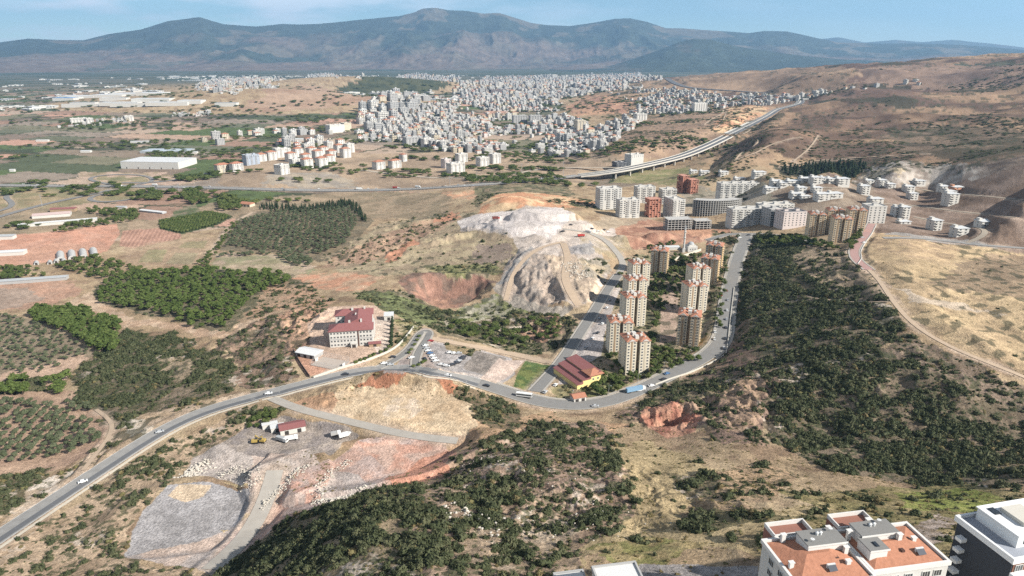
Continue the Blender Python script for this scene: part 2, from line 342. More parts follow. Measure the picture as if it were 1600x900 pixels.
tan = np.array([.30, .225, .135]); dry = np.array([.345, .27, .165]); brown = np.array([.155, .105, .07]); dark = np.array([.05, .055, .032])
COL[:] = mixc(tan, dry, sst(.35, .65, n1)); COL[:] = mixc(COL, brown*1.1, .6*sst(.5, .72, n2))
def region(P):
    """bounding slice and inside test for a pixel polygon carried onto the ground"""
    P = list(P); Q = []
    for i in range(len(P)):
        a, b = P[i], P[(i+1) % len(P)]; n = max(1, int(math.hypot(b[0]-a[0], b[1]-a[1])/45))
        Q += [(a[0]+(b[0]-a[0])*k/n, a[1]+(b[1]-a[1])*k/n) for k in range(n)]
    G = cast(Q); a = np.arctan2(G[:, 0], G[:, 1]); l = .5*np.log(G[:, 0]**2+G[:, 1]**2)
    return a, l, G
def inside(P, warp=True):
    a, l, G = region(P); pad = .07 if warp else .002
    i0, i1 = np.searchsorted(az, [a.min()-pad, a.max()+pad]); j0, j1 = np.searchsorted(lr, [l.min()-pad, l.max()+pad])
    sl = (slice(j0, j1), slice(i0, i1)); U, V = (SA[sl], SL[sl]) if warp == 'small' else ((WA[sl], WL[sl]) if warp else (GA[sl], GL[sl]))
    m = np.zeros(U.shape, bool); n = len(a)
    for k in range(n):
        k2 = (k+1) % n; x0, y0, x1, y1 = a[k], l[k], a[k2], l[k2]
        if y0 == y1: continue
        c = (V >= min(y0, y1))&(V < max(y0, y1)); m ^= c&(U < x0+(V-y0)*(x1-x0)/(y1-y0))
    return sl, m, G
def paint(P, col, col2=None, den=None, warp=True, mix=1.0, sc=14, stripe=None, dcol=None):
    if warp is True and den == 0 and P[0][1] > 320: warp = 'small'
    sl, m, G = inside(P, warp)
    c = np.array(col, float)
    X = GX[sl]; Y = GY[sl]
    base = np.broadcast_to(c, X.shape+(3,)).astype(float)
    if col2 is not None:
        t = sst(.38, .62, fbm(X/sc, Y/sc, int(P[0][0])+3, 5)); base = mixc(base, np.array(col2), t)
    if stripe is not None:
        (ang, sp, scol) = stripe; u = X*math.cos(R(ang))+Y*math.sin(R(ang)); t = (.5+.5*np.sin(u*2*math.pi/sp))*.8; base = mixc(base, np.array(scol), t)
    g = COL[sl]; g[m] = (g[m]*(1-mix)+base[m]*mix)
    if den is not None: d = DEN[sl]; d[m] = den
    return sl, m, G
RED = (.40, .20, .115); ORG = (.44, .26, .14); PALE = (.50, .42, .31); GREY = (.34, .32, .29); WHITE = (.62, .58, .51); DGREY = (.20, .195, .185)
SOIL = (.34, .225, .145); BR = (.19, .13, .085); GRN = (.075, .10, .04); OLV = (.12, .12, .07); LGRN = (.13, .20, .055); SCR = (.20, .155, .095)
PURP = (.20, .145, .115); GOLD = (.36, .275, .14); DSC = (.15, .115, .075)
# --- the plain: a patchwork of fields
th = R(-14); u = GX*math.cos(th)+GY*math.sin(th); v = -GX*math.sin(th)+GY*math.cos(th)
v = v*1.3; u = u*.72; u2 = u+60*np.floor(hsh(np.floor(v/170), np.floor(v/170)*0+5, 3)*7); cu = np.floor(u2/260); cv = np.floor(v/170)
split = hsh(cu, cv, 4) > .45; cu = np.where(split, cu*2+np.floor((u2 % 260)/130), cu*2); fh = hsh(cu, cv, 6)
pal = np.array([[.36, .26, .18], [.27, .18, .125], [.21, .17, .12], [.36, .28, .20], [.17, .16, .10], [.09, .12, .05], [.24, .20, .15], [.40, .25, .175], [.13, .135, .085], [.19, .15, .11], [.085, .10, .055]])
fc = pal[(fh*len(pal)).astype(int).clip(0, len(pal)-1)]
edge = ((u2 % 130) < 7)|((v % 170) < 9); ht = fbm(GX/90, GY/90, 8, 4)
fc = np.where((edge&(ht > .45))[..., None], np.array([.06, .07, .04]), fc)
fc = mixc(fc, np.array([.055, .065, .04]), 0.9*sst(.63, .70, fbm(GX/240, GY/130, 12, 5)))
pm = (GR > 1150)&(GZ < 14)&(GA < R(12)); COL[pm] = fc[pm]
g2 = sst(5200, 8500, GR); COL[:] = mixc(COL, mixc(np.array([.06, .075, .045]), np.array([.12, .115, .08]), sst(.45, .6, fbm(GX/900, GY/300, 14, 5))), g2*(GZ < 40))
# --- hills across the plain
hm = sst(16, 45, GZ)*(GR > 1500); hc = mixc(np.array([.30, .21, .13]), np.array([.14, .095, .07]), sst(.42, .62, fbm(GX/380, GY/500, 15, 6)))
hc = mixc(hc, np.array([.055, .055, .035]), .85*sst(.56, .66, fbm(GX/170, GY/170, 16, 6))); COL[:] = mixc(COL, hc, hm*(GA > R(2)))
del u, v, u2, cu, cv, fc, fh, hc, hm, ht, edge
paint([(1130, 255), (1150, 215), (1260, 165), (1330, 165), (1440, 170), (1620, 140), (1620, 270), (1400, 275), (1200, 262)], (.29, .20, .125), (.12, .085, .06), sc=110)
paint([(1250, 175), (1340, 165), (1400, 180), (1330, 215), (1200, 235)], (.13, .09, .065), (.20, .135, .09), sc=60, mix=.8)
paint([(1380, 205), (1480, 195), (1620, 205), (1620, 265), (1500, 255), (1400, 230)], (.065, .06, .04), (.17, .13, .09), sc=50, mix=.85)
paint([(1140, 250), (1170, 235), (1280, 245), (1260, 265), (1150, 265)], (.32, .23, .14), (.24, .17, .11), sc=60)
paint([(1060, 120), (1180, 108), (1330, 105), (1340, 140), (1250, 150), (1100, 142), (1050, 135)], (.31, .22, .14), (.21, .15, .10), sc=200)
paint([(1340, 110), (1440, 95), (1620, 98), (1620, 135), (1440, 140), (1360, 130)], (.15, .11, .085), (.24, .17, .12), sc=200)
paint([(1470, 97), (1530, 88), (1640, 76), (1640, 100), (1540, 103)], (.055, .065, .045), (.09, .09, .06), sc=200)
paint([(930, 205), (1000, 190), (1060, 178), (1170, 160), (1210, 172), (1150, 212), (1060, 245), (980, 250), (900, 240), (925, 220)], (.31, .22, .14), (.24, .17, .115), sc=70)
paint([(1110, 205), (1135, 170), (1175, 163), (1205, 170), (1150, 200), (1125, 210)], (.52, .38, .22), (.42, .24, .14), sc=40)
paint([(880, 168), (920, 148), (970, 152), (1000, 168), (960, 178), (900, 182)], (.40, .25, .15), (.30, .18, .12), sc=60)
paint([(370, 170), (410, 148), (470, 132), (560, 148), (590, 158), (480, 172), (400, 176)], (.34, .245, .165), (.28, .19, .125), sc=150)
paint([(520, 138), (560, 125), (640, 118), (700, 135), (660, 148), (560, 152)], (.05, .06, .035), (.08, .085, .045), sc=60)
paint([(370, 255), (420, 235), (500, 235), (600, 240), (760, 235), (900, 240), (1010, 245), (900, 285), (640, 300), (420, 295), (330, 290)], (.34, .26, .17), (.26, .20, .135), sc=60)
paint([(400, 290), (440, 268), (520, 270), (560, 285), (560, 296)], (.27, .24, .19), (.33, .28, .20), sc=20)
# --- interchange and roadside
paint([(-40, 296), (230, 294), (240, 306), (140, 318), (-40, 345)], (.28, .22, .13), (.20, .18, .10), sc=30)
paint([(130, 270), (240, 270), (330, 282), (250, 291), (130, 288)], (.40, .30, .22), (.24, .20, .12), sc=25)
paint([(160, 275), (225, 275), (230, 283), (150, 284)], (.17, .17, .09), (.26, .22, .13), sc=20)
# --- farmland on the left
paint([(-40, 322), (130, 330), (240, 345), (330, 320), (520, 300), (700, 300), (700, 345), (560, 340), (440, 330), (300, 350), (150, 380), (-40, 380)], (.29, .225, .145), (.22, .18, .115), sc=25)
paint([(-40, 372), (60, 364), (182, 350), (188, 365), (168, 392), (140, 400), (60, 412), (-40, 418)], (.45, .25, .165), (.42, .25, .17), warp=False)
paint([(0, 395), (100, 378), (170, 388), (140, 400), (70, 410), (0, 416)], (.43, .26, .17), (.40, .25, .17), warp=False, mix=.6)
paint([(-40, 432), (95, 432), (130, 445), (120, 462), (60, 480), (-40, 486)], (.38, .24, .16), (.33, .22, .15))
paint([(-40, 455), (30, 452), (60, 470), (-10, 484)], (.26, .22, .17), mix=.7)
paint([(192, 360), (278, 352), (284, 372), (210, 388), (186, 384)], (.42, .26, .18), stripe=(20, 6, (.24, .14, .10)), warp=False)
paint([(247, 344), (330, 330), (365, 338), (340, 352), (284, 366), (250, 358)], (.055, .075, .035), (.075, .095, .04), warp=False, stripe=(20, 4, (.035, .05, .025)))
paint([(200, 346), (246, 344), (249, 356), (200, 360)], (.30, .23, .15), warp=False)
paint([(270, 330), (305, 318), (315, 332), (270, 342)], (.10, .12, .06), (.20, .17, .11), warp=False)
paint([(215, 410), (232, 390), (262, 390), (252, 410)], (.14, .18, .07), (.20, .21, .10), warp=False)
paint([(258, 412), (275, 395), (310, 395), (300, 413)], (.19, .20, .11), warp=False)
paint([(278, 387), (290, 378), (325, 376), (318, 388)], (.16, .18, .08), warp=False)
paint([(190, 388), (285, 374), (330, 370), (325, 392), (300, 414), (200, 414), (185, 400)], (.34, .25, .165), mix=.5)
paint([(330, 400), (370, 396), (490, 404), (480, 437), (440, 440), (330, 418)], (.36, .285, .20), (.24, .23, .13), sc=18)
paint([(338, 412), (470, 408), (475, 432), (430, 437), (345, 420)], (.24, .215, .125), (.34, .265, .18), sc=20, mix=.7)
paint([(375, 335), (545, 315), (585, 345), (545, 390), (500, 410), (460, 398), (345, 392), (340, 380)], (.15, .13, .085), (.20, .16, .10), den=.0, sc=12)
paint([(545, 385), (600, 350), (680, 335), (702, 338), (640, 375), (560, 410)], (.15, .14, .09), (.22, .17, .115), den=.012)
paint([(180, 430), (310, 418), (440, 425), (480, 440), (470, 455), (390, 480), (360, 520), (300, 520), (240, 490), (150, 478), (148, 450)], (.20, .165, .105), (.13, .12, .07), den=.004)
paint([(70, 490), (140, 455), (180, 490), (290, 512), (360, 518), (400, 490), (440, 470), (455, 478), (405, 505), (370, 530), (310, 528), (240, 515), (190, 512), (110, 482)], (.44, .335, .225), (.38, .27, .175), sc=8)
paint([(-40, 483), (60, 500), (120, 530), (150, 552), (110, 580), (60, 595), (-40, 600)], (.24, .195, .13), (.20, .165, .11), den=0)
paint([(-40, 594), (60, 575), (130, 553), (145, 553), (110, 590), (60, 605), (-40, 612)], (.40, .29, .20))
paint([(-40, 600), (60, 590), (70, 620), (-40, 625)], (.12, .115, .06), den=.03)
paint([(-40, 622), (50, 612), (110, 610), (155, 630), (170, 660), (160, 700), (100, 730), (-40, 770)], (.36, .255, .17), (.30, .21, .145), den=0)
paint([(110, 590), (190, 520), (250, 525), (340, 545), (372, 590), (365, 612), (300, 628), (240, 640), (205, 672), (160, 660), (150, 640), (110, 618)], (.19, .15, .10), (.12, .105, .06), den=.12)
paint([(250, 560), (300, 552), (300, 590), (260, 600)], (.30, .235, .155), den=.02, mix=.7)
paint([(330, 540), (400, 500), (470, 490), (490, 520), (460, 560), (470, 590), (400, 606), (372, 600), (365, 560)], (.27, .19, .13), (.18, .13, .09), den=.022)
paint([(440, 470), (500, 478), (520, 500), (485, 540), (460, 560), (440, 520)], (.42, .28, .18), (.30, .19, .125), den=.008)
paint([(420, 435), (480, 450), (520, 470), (505, 485), (470, 480), (420, 490), (380, 500), (400, 470)], (.40, .26, .165), (.30, .22, .14), den=.01)
paint([(460, 430), (540, 428), (600, 432), (560, 452), (480, 452)], (.44, .245, .15), (.40, .28, .18), sc=12)
paint([(190, 672), (240, 640), (300, 630), (400, 612), (400, 606), (470, 592), (470, 598), (300, 645), (190, 710), (90, 775), (0, 830), (0, 800), (90, 745)], (.44, .34, .23), (.36, .27, .17), den=.01)
paint([(195, 660), (225, 648), (238, 668), (220, 690), (195, 680)], (.60, .53, .41), (.50, .42, .30))
paint([(20, 800), (45, 755), (110, 735), (125, 745), (70, 790), (25, 812)], (.60, .53, .42), (.40, .32, .22), den=.02, sc=6)
paint([(-10, 745), (90, 728), (50, 775), (15, 800), (-40, 810)], (.14, .12, .07), den=.07)
# --- between the road and the pit
paint([(-40, 880), (100, 800), (200, 735), (270, 690), (340, 660), (400, 635), (450, 640), (400, 680), (350, 690), (290, 730), (250, 780), (200, 850), (190, 880), (300, 885), (340, 920), (-80, 920)], (.38, .29, .19), (.28, .21, .135), den=.028)
paint([(170, 740), (240, 700), (290, 700), (270, 760), (210, 790)], (.30, .23, .15), den=.06, mix=.6)
paint([(190, 868), (225, 800), (262, 758), (330, 752), (395, 765), (398, 775), (375, 820), (340, 850), (330, 880), (190, 872)], (.30, .29, .27), (.28, .27, .25), den=0, sc=12)
paint([(262, 775), (280, 757), (330, 757), (320, 775), (290, 785)], (.46, .37, .25), den=0)
paint([(375, 820), (395, 780), (402, 765), (385, 758), (345, 752), (400, 755), (405, 780), (392, 812), (365, 835), (345, 830)], (.47, .37, .20), den=.0)
paint([(190, 872), (330, 840), (420, 790), (470, 800), (400, 850), (330, 900), (260, 880)], (.38, .335, .285), (.43, .345, .27), den=0)
paint([(285, 745), (300, 715), (350, 690), (420, 700), (400, 740), (420, 790), (400, 760), (340, 745)], (.41, .36, .30), (.36, .32, .27), den=0)
paint([(350, 690), (380, 670), (440, 650), (500, 660), (540, 665), (560, 680), (520, 710), (450, 715), (370, 705)], (.22, .195, .17), (.30, .26, .21), den=0, sc=7)
paint([(395, 712), (480, 700), (500, 725), (440, 760), (400, 800), (385, 800)], (.40, .35, .29), (.42, .34, .27), den=0)
paint([(400, 800), (450, 745), (520, 720), (560, 690), (600, 680), (715, 692), (710, 730), (640, 755), (560, 785), (470, 800), (400, 845), (340, 880), (330, 870)], (.42, .285, .215), (.38, .30, .25), den=0, sc=9)
paint([(560, 690), (640, 695), (712, 695), (700, 735), (640, 745), (600, 730)], (.43, .25, .175), (.40, .29, .22), den=0, sc=8, mix=.8)
paint([(600, 750), (660, 715), (715, 700), (712, 735), (640, 757)], (.36, .185, .12), (.40, .22, .15), den=0, mix=.9)
paint([(500, 770), (520, 735), (560, 740), (590, 755), (560, 782), (510, 785)], (.34, .31, .27), den=0, mix=.8)
paint([(430, 785), (450, 750), (480, 745), (500, 775), (460, 795)], (.46, .27, .19), (.36, .30, .25), den=0, mix=.8, sc=6)
# --- levelled fill
paint([(515, 650), (520, 615), (560, 598), (620, 598), (700, 608), (738, 630), (752, 660), (735, 680), (640, 678), (560, 662)], (.46, .365, .235), (.43, .325, .20), den=0, sc=9)
paint([(595, 650), (615, 622), (650, 622), (660, 640), (640, 655)], (.54, .46, .35), (.47, .38, .25), den=0, mix=.6, sc=5)
paint([(550, 600), (570, 585), (640, 580), (700, 590), (735, 612), (700, 612), (640, 600), (580, 600)], (.38, .18, .10), (.30, .15, .09), den=.003, sc=7)
paint([(470, 620), (530, 605), (520, 640), (490, 645), (455, 632)], (.40, .255, .155), (.34, .22, .13), den=.004)
paint([(700, 690), (740, 665), (760, 645), (820, 650), (860, 640), (900, 660), (980, 660), (960, 680), (880, 670), (800, 680), (740, 700)], (.42, .28, .165), (.36, .25, .15), den=.006)
paint([(720, 602), (790, 620), (812, 645), (800, 665), (770, 668), (738, 640), (715, 615)], (.17, .13, .08), den=.075)
# --- school plot, car park, plots by the street
paint([(485, 540), (480, 505), (515, 480), (590, 478), (615, 490), (612, 540), (600, 552), (560, 575), (500, 590), (465, 560)], (.42, .315, .225), (.46, .34, .245), den=0, warp=False)
paint([(585, 500), (610, 500), (610, 545), (590, 552), (583, 540)], (.50, .42, .33), den=0, warp=False)
paint([(465, 552), (520, 568), (500, 585), (480, 588), (462, 565)], (.42, .25, .165), den=0, warp=False)
paint([(612, 490), (650, 505), (648, 530), (618, 545)], (.19, .19, .085), (.26, .22, .12), den=.03)
paint([(660, 532), (700, 530), (750, 545), (800, 560), (805, 585), (780, 605), (740, 592), (690, 580), (668, 560)], (.33, .31, .28), (.29, .27, .24), den=0, warp=False)
paint([(693, 536), (750, 545), (755, 558), (730, 555), (697, 546)], (.27, .21, .12), (.17, .16, .08), den=.01, warp=False)
paint([(745, 548), (792, 560), (765, 590), (720, 575), (735, 560)], (.20, .18, .15), (.26, .23, .19), den=0, sc=3)
paint([(790, 563), (822, 562), (800, 585), (775, 600), (750, 592)], (.44, .36, .29), den=0, warp=False)
paint([(822, 562), (862, 572), (845, 600), (828, 610), (802, 604), (808, 585)], (.085, .125, .045), (.15, .17, .06), den=0, warp=False, sc=6)
paint([(598, 584), (628, 556), (646, 528), (662, 512), (676, 514), (672, 530), (668, 550), (690, 578), (660, 582), (630, 584)], (.27, .235, .205), (.31, .26, .22), den=0, warp=False, sc=4)
# --- ravine and heaps
paint([(560, 455), (640, 460), (700, 488), (780, 495), (860, 480), (890, 500), (905, 520), (880, 545), (820, 552), (740, 535), (690, 525), (650, 500), (580, 478)], (.14, .13, .07), (.19, .155, .10), den=.045)
paint([(560, 455), (620, 462), (690, 492), (680, 510), (630, 500), (580, 480)], (.16, .18, .08), (.12, .13, .06), den=.02)
paint([(680, 515), (720, 480), (770, 465), (830, 470), (850, 488), (790, 492), (730, 505)], (.30, .28, .20), (.17, .18, .08), den=.015, sc=7)
paint([(830, 500), (870, 490), (880, 520), (840, 540), (815, 525)], (.34, .21, .14), (.26, .19, .135), den=.006, mix=.9)
paint([(620, 440), (660, 425), (740, 428), (790, 440), (750, 455), (720, 480), (690, 482), (640, 460)], (.26, .155, .11), (.16, .115, .085), den=0, sc=9)
paint([(640, 455), (700, 460), (715, 478), (690, 484)], (.32, .19, .125), (.21, .13, .095), mix=.8, den=0, sc=6)
paint([(500, 405), (600, 350), (700, 338), (735, 335), (800, 370), (810, 400), (760, 435), (660, 425), (600, 432), (520, 425)], (.33, .275, .17), (.27, .215, .14), den=.002)
paint([(590, 370), (640, 352), (700, 335), (712, 345), (660, 380), (560, 412), (500, 420), (520, 400)], (.30, .19, .13), (.37, .26, .17), den=.006, mix=.8)
paint([(600, 405), (650, 375), (658, 382), (620, 408)], (.42, .215, .13), mix=.9)
paint([(670, 345), (700, 332), (712, 342), (680, 350)], (.44, .23, .14), mix=.9)
paint([(740, 385), (790, 385), (800, 400), (760, 415), (735, 400)], (.21, .165, .13), mix=.8)
paint([(660, 415), (760, 410), (790, 430), (700, 428)], (.14, .16, .06), (.22, .2, .1), den=.01, mix=.8)
paint([(690, 300), (760, 295), (750, 312), (700, 312)], (.42, .25, .15), (.36, .27, .17))
paint([(740, 290), (880, 282), (900, 300), (890, 325), (760, 330), (745, 320)], (.15, .14, .08), (.24, .19, .12), den=.01)
paint([(748, 335), (752, 318), (780, 303), (820, 300), (890, 308), (940, 318), (890, 325), (820, 325), (770, 335)], (.46, .34, .20), (.42, .23, .13), den=0, sc=14)
paint([(715, 345), (745, 335), (800, 330), (820, 322), (880, 325), (900, 345), (960, 355), (975, 370), (940, 395), (950, 430), (930, 470), (900, 480), (870, 470), (850, 440), (800, 450), (790, 430), (810, 390), (800, 372), (720, 362)], (.45, .395, .325), (.37, .325, .265), den=0, sc=18)
paint([(715, 345), (745, 335), (800, 330), (880, 325), (890, 345), (860, 375), (800, 368), (720, 358)], (.52, .48, .42), (.44, .41, .37), mix=.8, den=0)
paint([(770, 450), (800, 420), (825, 440), (830, 470), (860, 480), (900, 478), (880, 495), (850, 492), (800, 480)], (.25, .225, .18), (.31, .275, .215), den=.0)
paint([(880, 410), (925, 405), (960, 410), (950, 440), (925, 450), (890, 430)], (.36, .30, .20), (.27, .24, .18), den=.003)
paint([(900, 365), (960, 370), (990, 385), (965, 405), (905, 395)], (.30, .25, .15), (.38, .33, .25), mix=.8)
paint([(880, 385), (925, 378), (930, 395), (885, 400)], (.26, .255, .24), mix=.8)
paint([(960, 345), (1010, 340), (1060, 355), (1140, 358), (1150, 375), (1100, 378), (1060, 382), (990, 390), (962, 365)], (.27, .15, .10), (.37, .23, .15), den=0, sc=10)
paint([(1030, 360), (1100, 358), (1140, 360), (1150, 375), (1080, 372)], (.42, .245, .15), mix=.7)
paint([(1120, 360), (1150, 365), (1140, 385), (1115, 378)], (.15, .13, .075), den=.02)
paint([(780, 445), (795, 405), (830, 395), (870, 405), (890, 430), (885, 470), (850, 478), (800, 460)], (.27, .235, .19), (.34, .28, .215), den=0, sc=7)
paint([(850, 400), (900, 398), (915, 430), (940, 450), (925, 475), (890, 470), (870, 440)], (.42, .34, .24), (.36, .29, .21), den=0, sc=9)
paint([(775, 445), (830, 385), (850, 388), (800, 440)], (.20, .20, .185), (.27, .255, .22), den=0, sc=6)
# --- estate lawns and car park
paint([(955, 440), (985, 400), (1060, 395), (1140, 385), (1140, 430), (1130, 500), (1115, 545), (1040, 585), (960, 610), (900, 610), (870, 600), (880, 575), (930, 560), (945, 500)], (.22, .20, .115), (.30, .235, .155), den=.012, sc=9)
paint([(872, 600), (885, 560), (910, 520), (935, 480), (955, 450), (970, 450), (955, 490), (945, 520), (940, 555), (915, 570), (890, 600)], (.38, .345, .30), (.34, .31, .27), den=0, warp=False)
paint([(1035, 440), (1060, 440), (1058, 530), (1030, 540)], (.38, .28, .215), den=.003, warp=False, mix=.7)
paint([(860, 610), (890, 600), (900, 622), (880, 628)], (.24, .21, .11), den=.01)
paint([(905, 600), (960, 585), (985, 602), (950, 622), (900, 630)], (.20, .20, .09), den=.02)
paint([(960, 268), (1080, 262), (1100, 280), (1050, 290), (960, 285)], (.19, .19, .085), (.28, .24, .13))
paint([(905, 340), (960, 330), (1010, 330), (1090, 300), (1100, 330), (1000, 345), (930, 360)], (.34, .28, .19), (.30, .24, .165))
paint([(1060, 290), (1150, 300), (1300, 300), (1300, 330), (1150, 330), (1080, 320)], (.30, .26, .19), (.22, .20, .14), sc=20)
# --- right hand slopes
paint([(1140, 400), (1150, 370), (1200, 360), (1250, 378), (1300, 395), (1340, 440), (1380, 470), (1420, 515), (1395, 545), (1430, 560), (1500, 590), (1560, 610), (1620, 640), (1620, 760), (1540, 770), (1440, 760), (1300, 735), (1200, 690), (1180, 640), (1200, 590), (1180, 560), (1140, 540), (1140, 480)], (.17, .135, .09), (.12, .10, .065), den=.16)
paint([(1255, 378), (1330, 395), (1345, 425), (1385, 465), (1280, 445), (1240, 410)], (.36, .28, .18), (.27, .21, .14), den=.012, mix=.9)
paint([(1060, 590), (1140, 560), (1190, 570), (1210, 590), (1195, 640), (1180, 690), (1120, 690), (1080, 650), (1000, 660), (960, 650), (1000, 630)], (.27, .19, .13), (.21, .15, .11), den=.03)
paint([(980, 625), (1060, 590), (1130, 590), (1130, 615), (1060, 625), (1000, 640)], (.20, .16, .10), den=.08)
paint([(1000, 660), (1010, 635), (1060, 630), (1100, 650), (1085, 675), (1040, 685)], (.40, .23, .15), (.31, .15, .10), den=0, sc=6)
paint([(1130, 600), (1190, 590), (1180, 660), (1130, 670)], (.34, .24, .155), mix=.7, den=.006)
paint([(1135, 560), (1150, 500), (1160, 540), (1190, 560), (1160, 575)], (.17, .12, .09), den=.01, mix=.8)
paint([(1142, 430), (1155, 430), (1150, 500), (1140, 530)], (.30, .15, .095), den=0, mix=.8)
paint([(1400, 530), (1430, 520), (1480, 550), (1560, 590), (1640, 620), (1640, 680), (1600, 650), (1540, 620), (1460, 590), (1400, 560)], (.20, .155, .11), (.16, .125, .085), den=.03)
paint([(1360, 360), (1420, 365), (1480, 380), (1560, 390), (1640, 395), (1640, 600), (1600, 580), (1530, 555), (1470, 528), (1430, 500), (1400, 465), (1380, 440), (1350, 415), (1340, 400), (1350, 380)], (.43, .33, .19), (.37, .28, .165), den=.0002, sc=22)
paint([(1365, 365), (1440, 375), (1500, 390), (1480, 410), (1400, 400), (1360, 385)], (.44, .33, .19), (.30, .22, .14), den=0, sc=9, mix=.7)
paint([(1380, 445), (1420, 455), (1500, 470), (1560, 490), (1500, 480), (1430, 470)], (.46, .40, .31), mix=.6)
paint([(1540, 400), (1640, 400), (1640, 470), (1580, 460), (1480, 450), (1440, 440)], (.19, .145, .10), (.24, .18, .12), mix=.7)
# --- building plots on the right
paint([(1340, 275), (1460, 262), (1620, 265), (1640, 392), (1560, 388), (1450, 376), (1380, 366), (1250, 340), (1200, 300)], (.17, .125, .09), (.21, .16, .12), den=.0, sc=25)
paint([(1200, 292), (1360, 292), (1400, 320), (1300, 340), (1220, 320)], (.26, .21, .15), (.18, .14, .10), sc=20)
paint([(1360, 260), (1420, 250), (1500, 255), (1560, 270), (1480, 285), (1380, 290), (1330, 285)], (.40, .36, .29), (.24, .20, .155), sc=14)
paint([(1350, 272), (1380, 262), (1420, 266), (1390, 275)], (.52, .43, .28), mix=.9)
paint([(1500, 262), (1560, 250), (1640, 235), (1640, 265), (1560, 270)], (.10, .085, .07), (.20, .16, .12), mix=.8)
paint([(1380, 366), (1450, 376), (1560, 388), (1540, 380), (1440, 368), (1400, 362)], (.30, .28, .24), warp=False)
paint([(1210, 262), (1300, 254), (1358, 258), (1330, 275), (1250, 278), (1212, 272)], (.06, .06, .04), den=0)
# --- foreground hill and grass
paint([(340, 900), (400, 845), (470, 800), (560, 782), (640, 757), (720, 735), (700, 715), (760, 690), (830, 655), (900, 665), (960, 680), (1000, 720), (1010, 760), (1000, 800), (960, 830), (900, 900), (900, 960), (300, 960)], (.33, .245, .165), (.24, .175, .12), den=.085)
paint([(340, 900), (400, 850), (480, 800), (600, 765), (660, 775), (710, 800), (640, 830), (700, 860), (640, 900), (600, 960), (300, 960)], (.20, .16, .10), (.15, .125, .08), den=.22)
paint([(700, 715), (760, 690), (830, 655), (950, 665), (970, 700), (960, 780), (860, 760), (760, 790), (720, 760)], (.31, .225, .155), (.24, .175, .125), den=.08)
paint([(540, 800), (610, 785), (620, 800), (560, 812)], (.45, .28, .17), mix=.8, den=.02)
paint([(700, 860), (760, 820), (860, 800), (900, 820), (900, 900), (700, 900)], (.42, .34, .235), (.30, .23, .15), den=.06)
paint([(960, 700), (1010, 690), (1080, 710), (1120, 735), (1080, 790), (1050, 820), (1180, 800), (1300, 790), (1300, 850), (1180, 870), (1000, 850), (920, 870), (905, 900), (905, 860), (960, 830), (990, 800), (980, 750)], (.31, .245, .135), (.38, .30, .165), den=.002, sc=9)
paint([(1045, 740), (1100, 740), (1150, 765), (1130, 780), (1060, 778)], (.15, .125, .075), den=.09)
paint([(1050, 815), (1120, 795), (1240, 810), (1300, 800), (1290, 815), (1160, 820), (1110, 840), (1060, 835)], (.15, .13, .07), den=.085)
paint([(1120, 740), (1180, 720), (1240, 740), (1220, 770), (1150, 790), (1120, 780)], (.38, .27, .16), (.26, .19, .12), den=.02)
paint([(1200, 770), (1300, 770), (1420, 765), (1520, 755), (1640, 780), (1640, 960), (1180, 960), (1180, 860), (1300, 800)], (.20, .175, .08), (.28, .225, .115), den=.012, sc=6)
paint([(1410, 800), (1430, 775), (1500, 765), (1580, 780), (1600, 800), (1560, 810), (1480, 800)], (.17, .19, .055), (.24, .24, .08), den=.01, sc=5)
paint([(1440, 830), (1480, 805), (1510, 815), (1480, 850), (1455, 860)], (.36, .30, .24), (.24, .19, .13), den=.004, sc=4)
paint([(920, 860), (1000, 840), (1100, 850), (1060, 880), (960, 885)], (.20, .19, .075), (.30, .24, .12), den=.01, sc=6)
paint([(1000, 880), (1180, 885), (1180, 940), (980, 940)], (.28, .26, .23), den=0)
# dust and spilled soil along the roadsides
dust = np.zeros(GZ.shape, np.float32)
for nme, (Wl, hh) in ROADS.items():
    Wd = resample(Wl, 5)
    for q in Wd:
        a_ = math.atan2(q[0], q[1]); r_ = math.hypot(q[0], q[1]); m_ = hh+6; i0, i1 = np.searchsorted(az, [a_-m_/r_, a_+m_/r_]); j0, j1 = np.searchsorted(lr, [math.log(r_)-m_/r_, math.log(r_)+m_/r_])
        s2 = (slice(j0, j1), slice(i0, i1)); dust[s2] = np.maximum(dust[s2], 1-sst(hh*.8, m_, np.hypot(GX[s2]-q[0], GY[s2]-q[1])))
dust = dust*sst(.35, .6, n2); COL[:] = mixc(COL, np.array([.42, .335, .245]), dust*.75); DEN = DEN*(1-dust)
# pale limestone and bare red streaks among the scrub
rock = fbm(GX/6, GY/6, 71, 4); big = fbm(GX/35, GY/35, 72, 3)
rk = sst(.60, .66, rock)*sst(.52, .62, big)*(DEN > .02)*(GR < 900); COL[:] = mixc(COL, np.array([.45, .385, .295]), rk*.8)
# fine colour mottling everywhere, following the ground
mo = fbm(GX/3.2, GY/3.2, 81, 4); COL *= (1+(mo-.5)*.75*(1-sst(700, 2500, GR)))[..., None]
mo = fbm(GX/22, GY/22, 82, 5); COL *= (1+(mo-.5)*.55)[..., None]
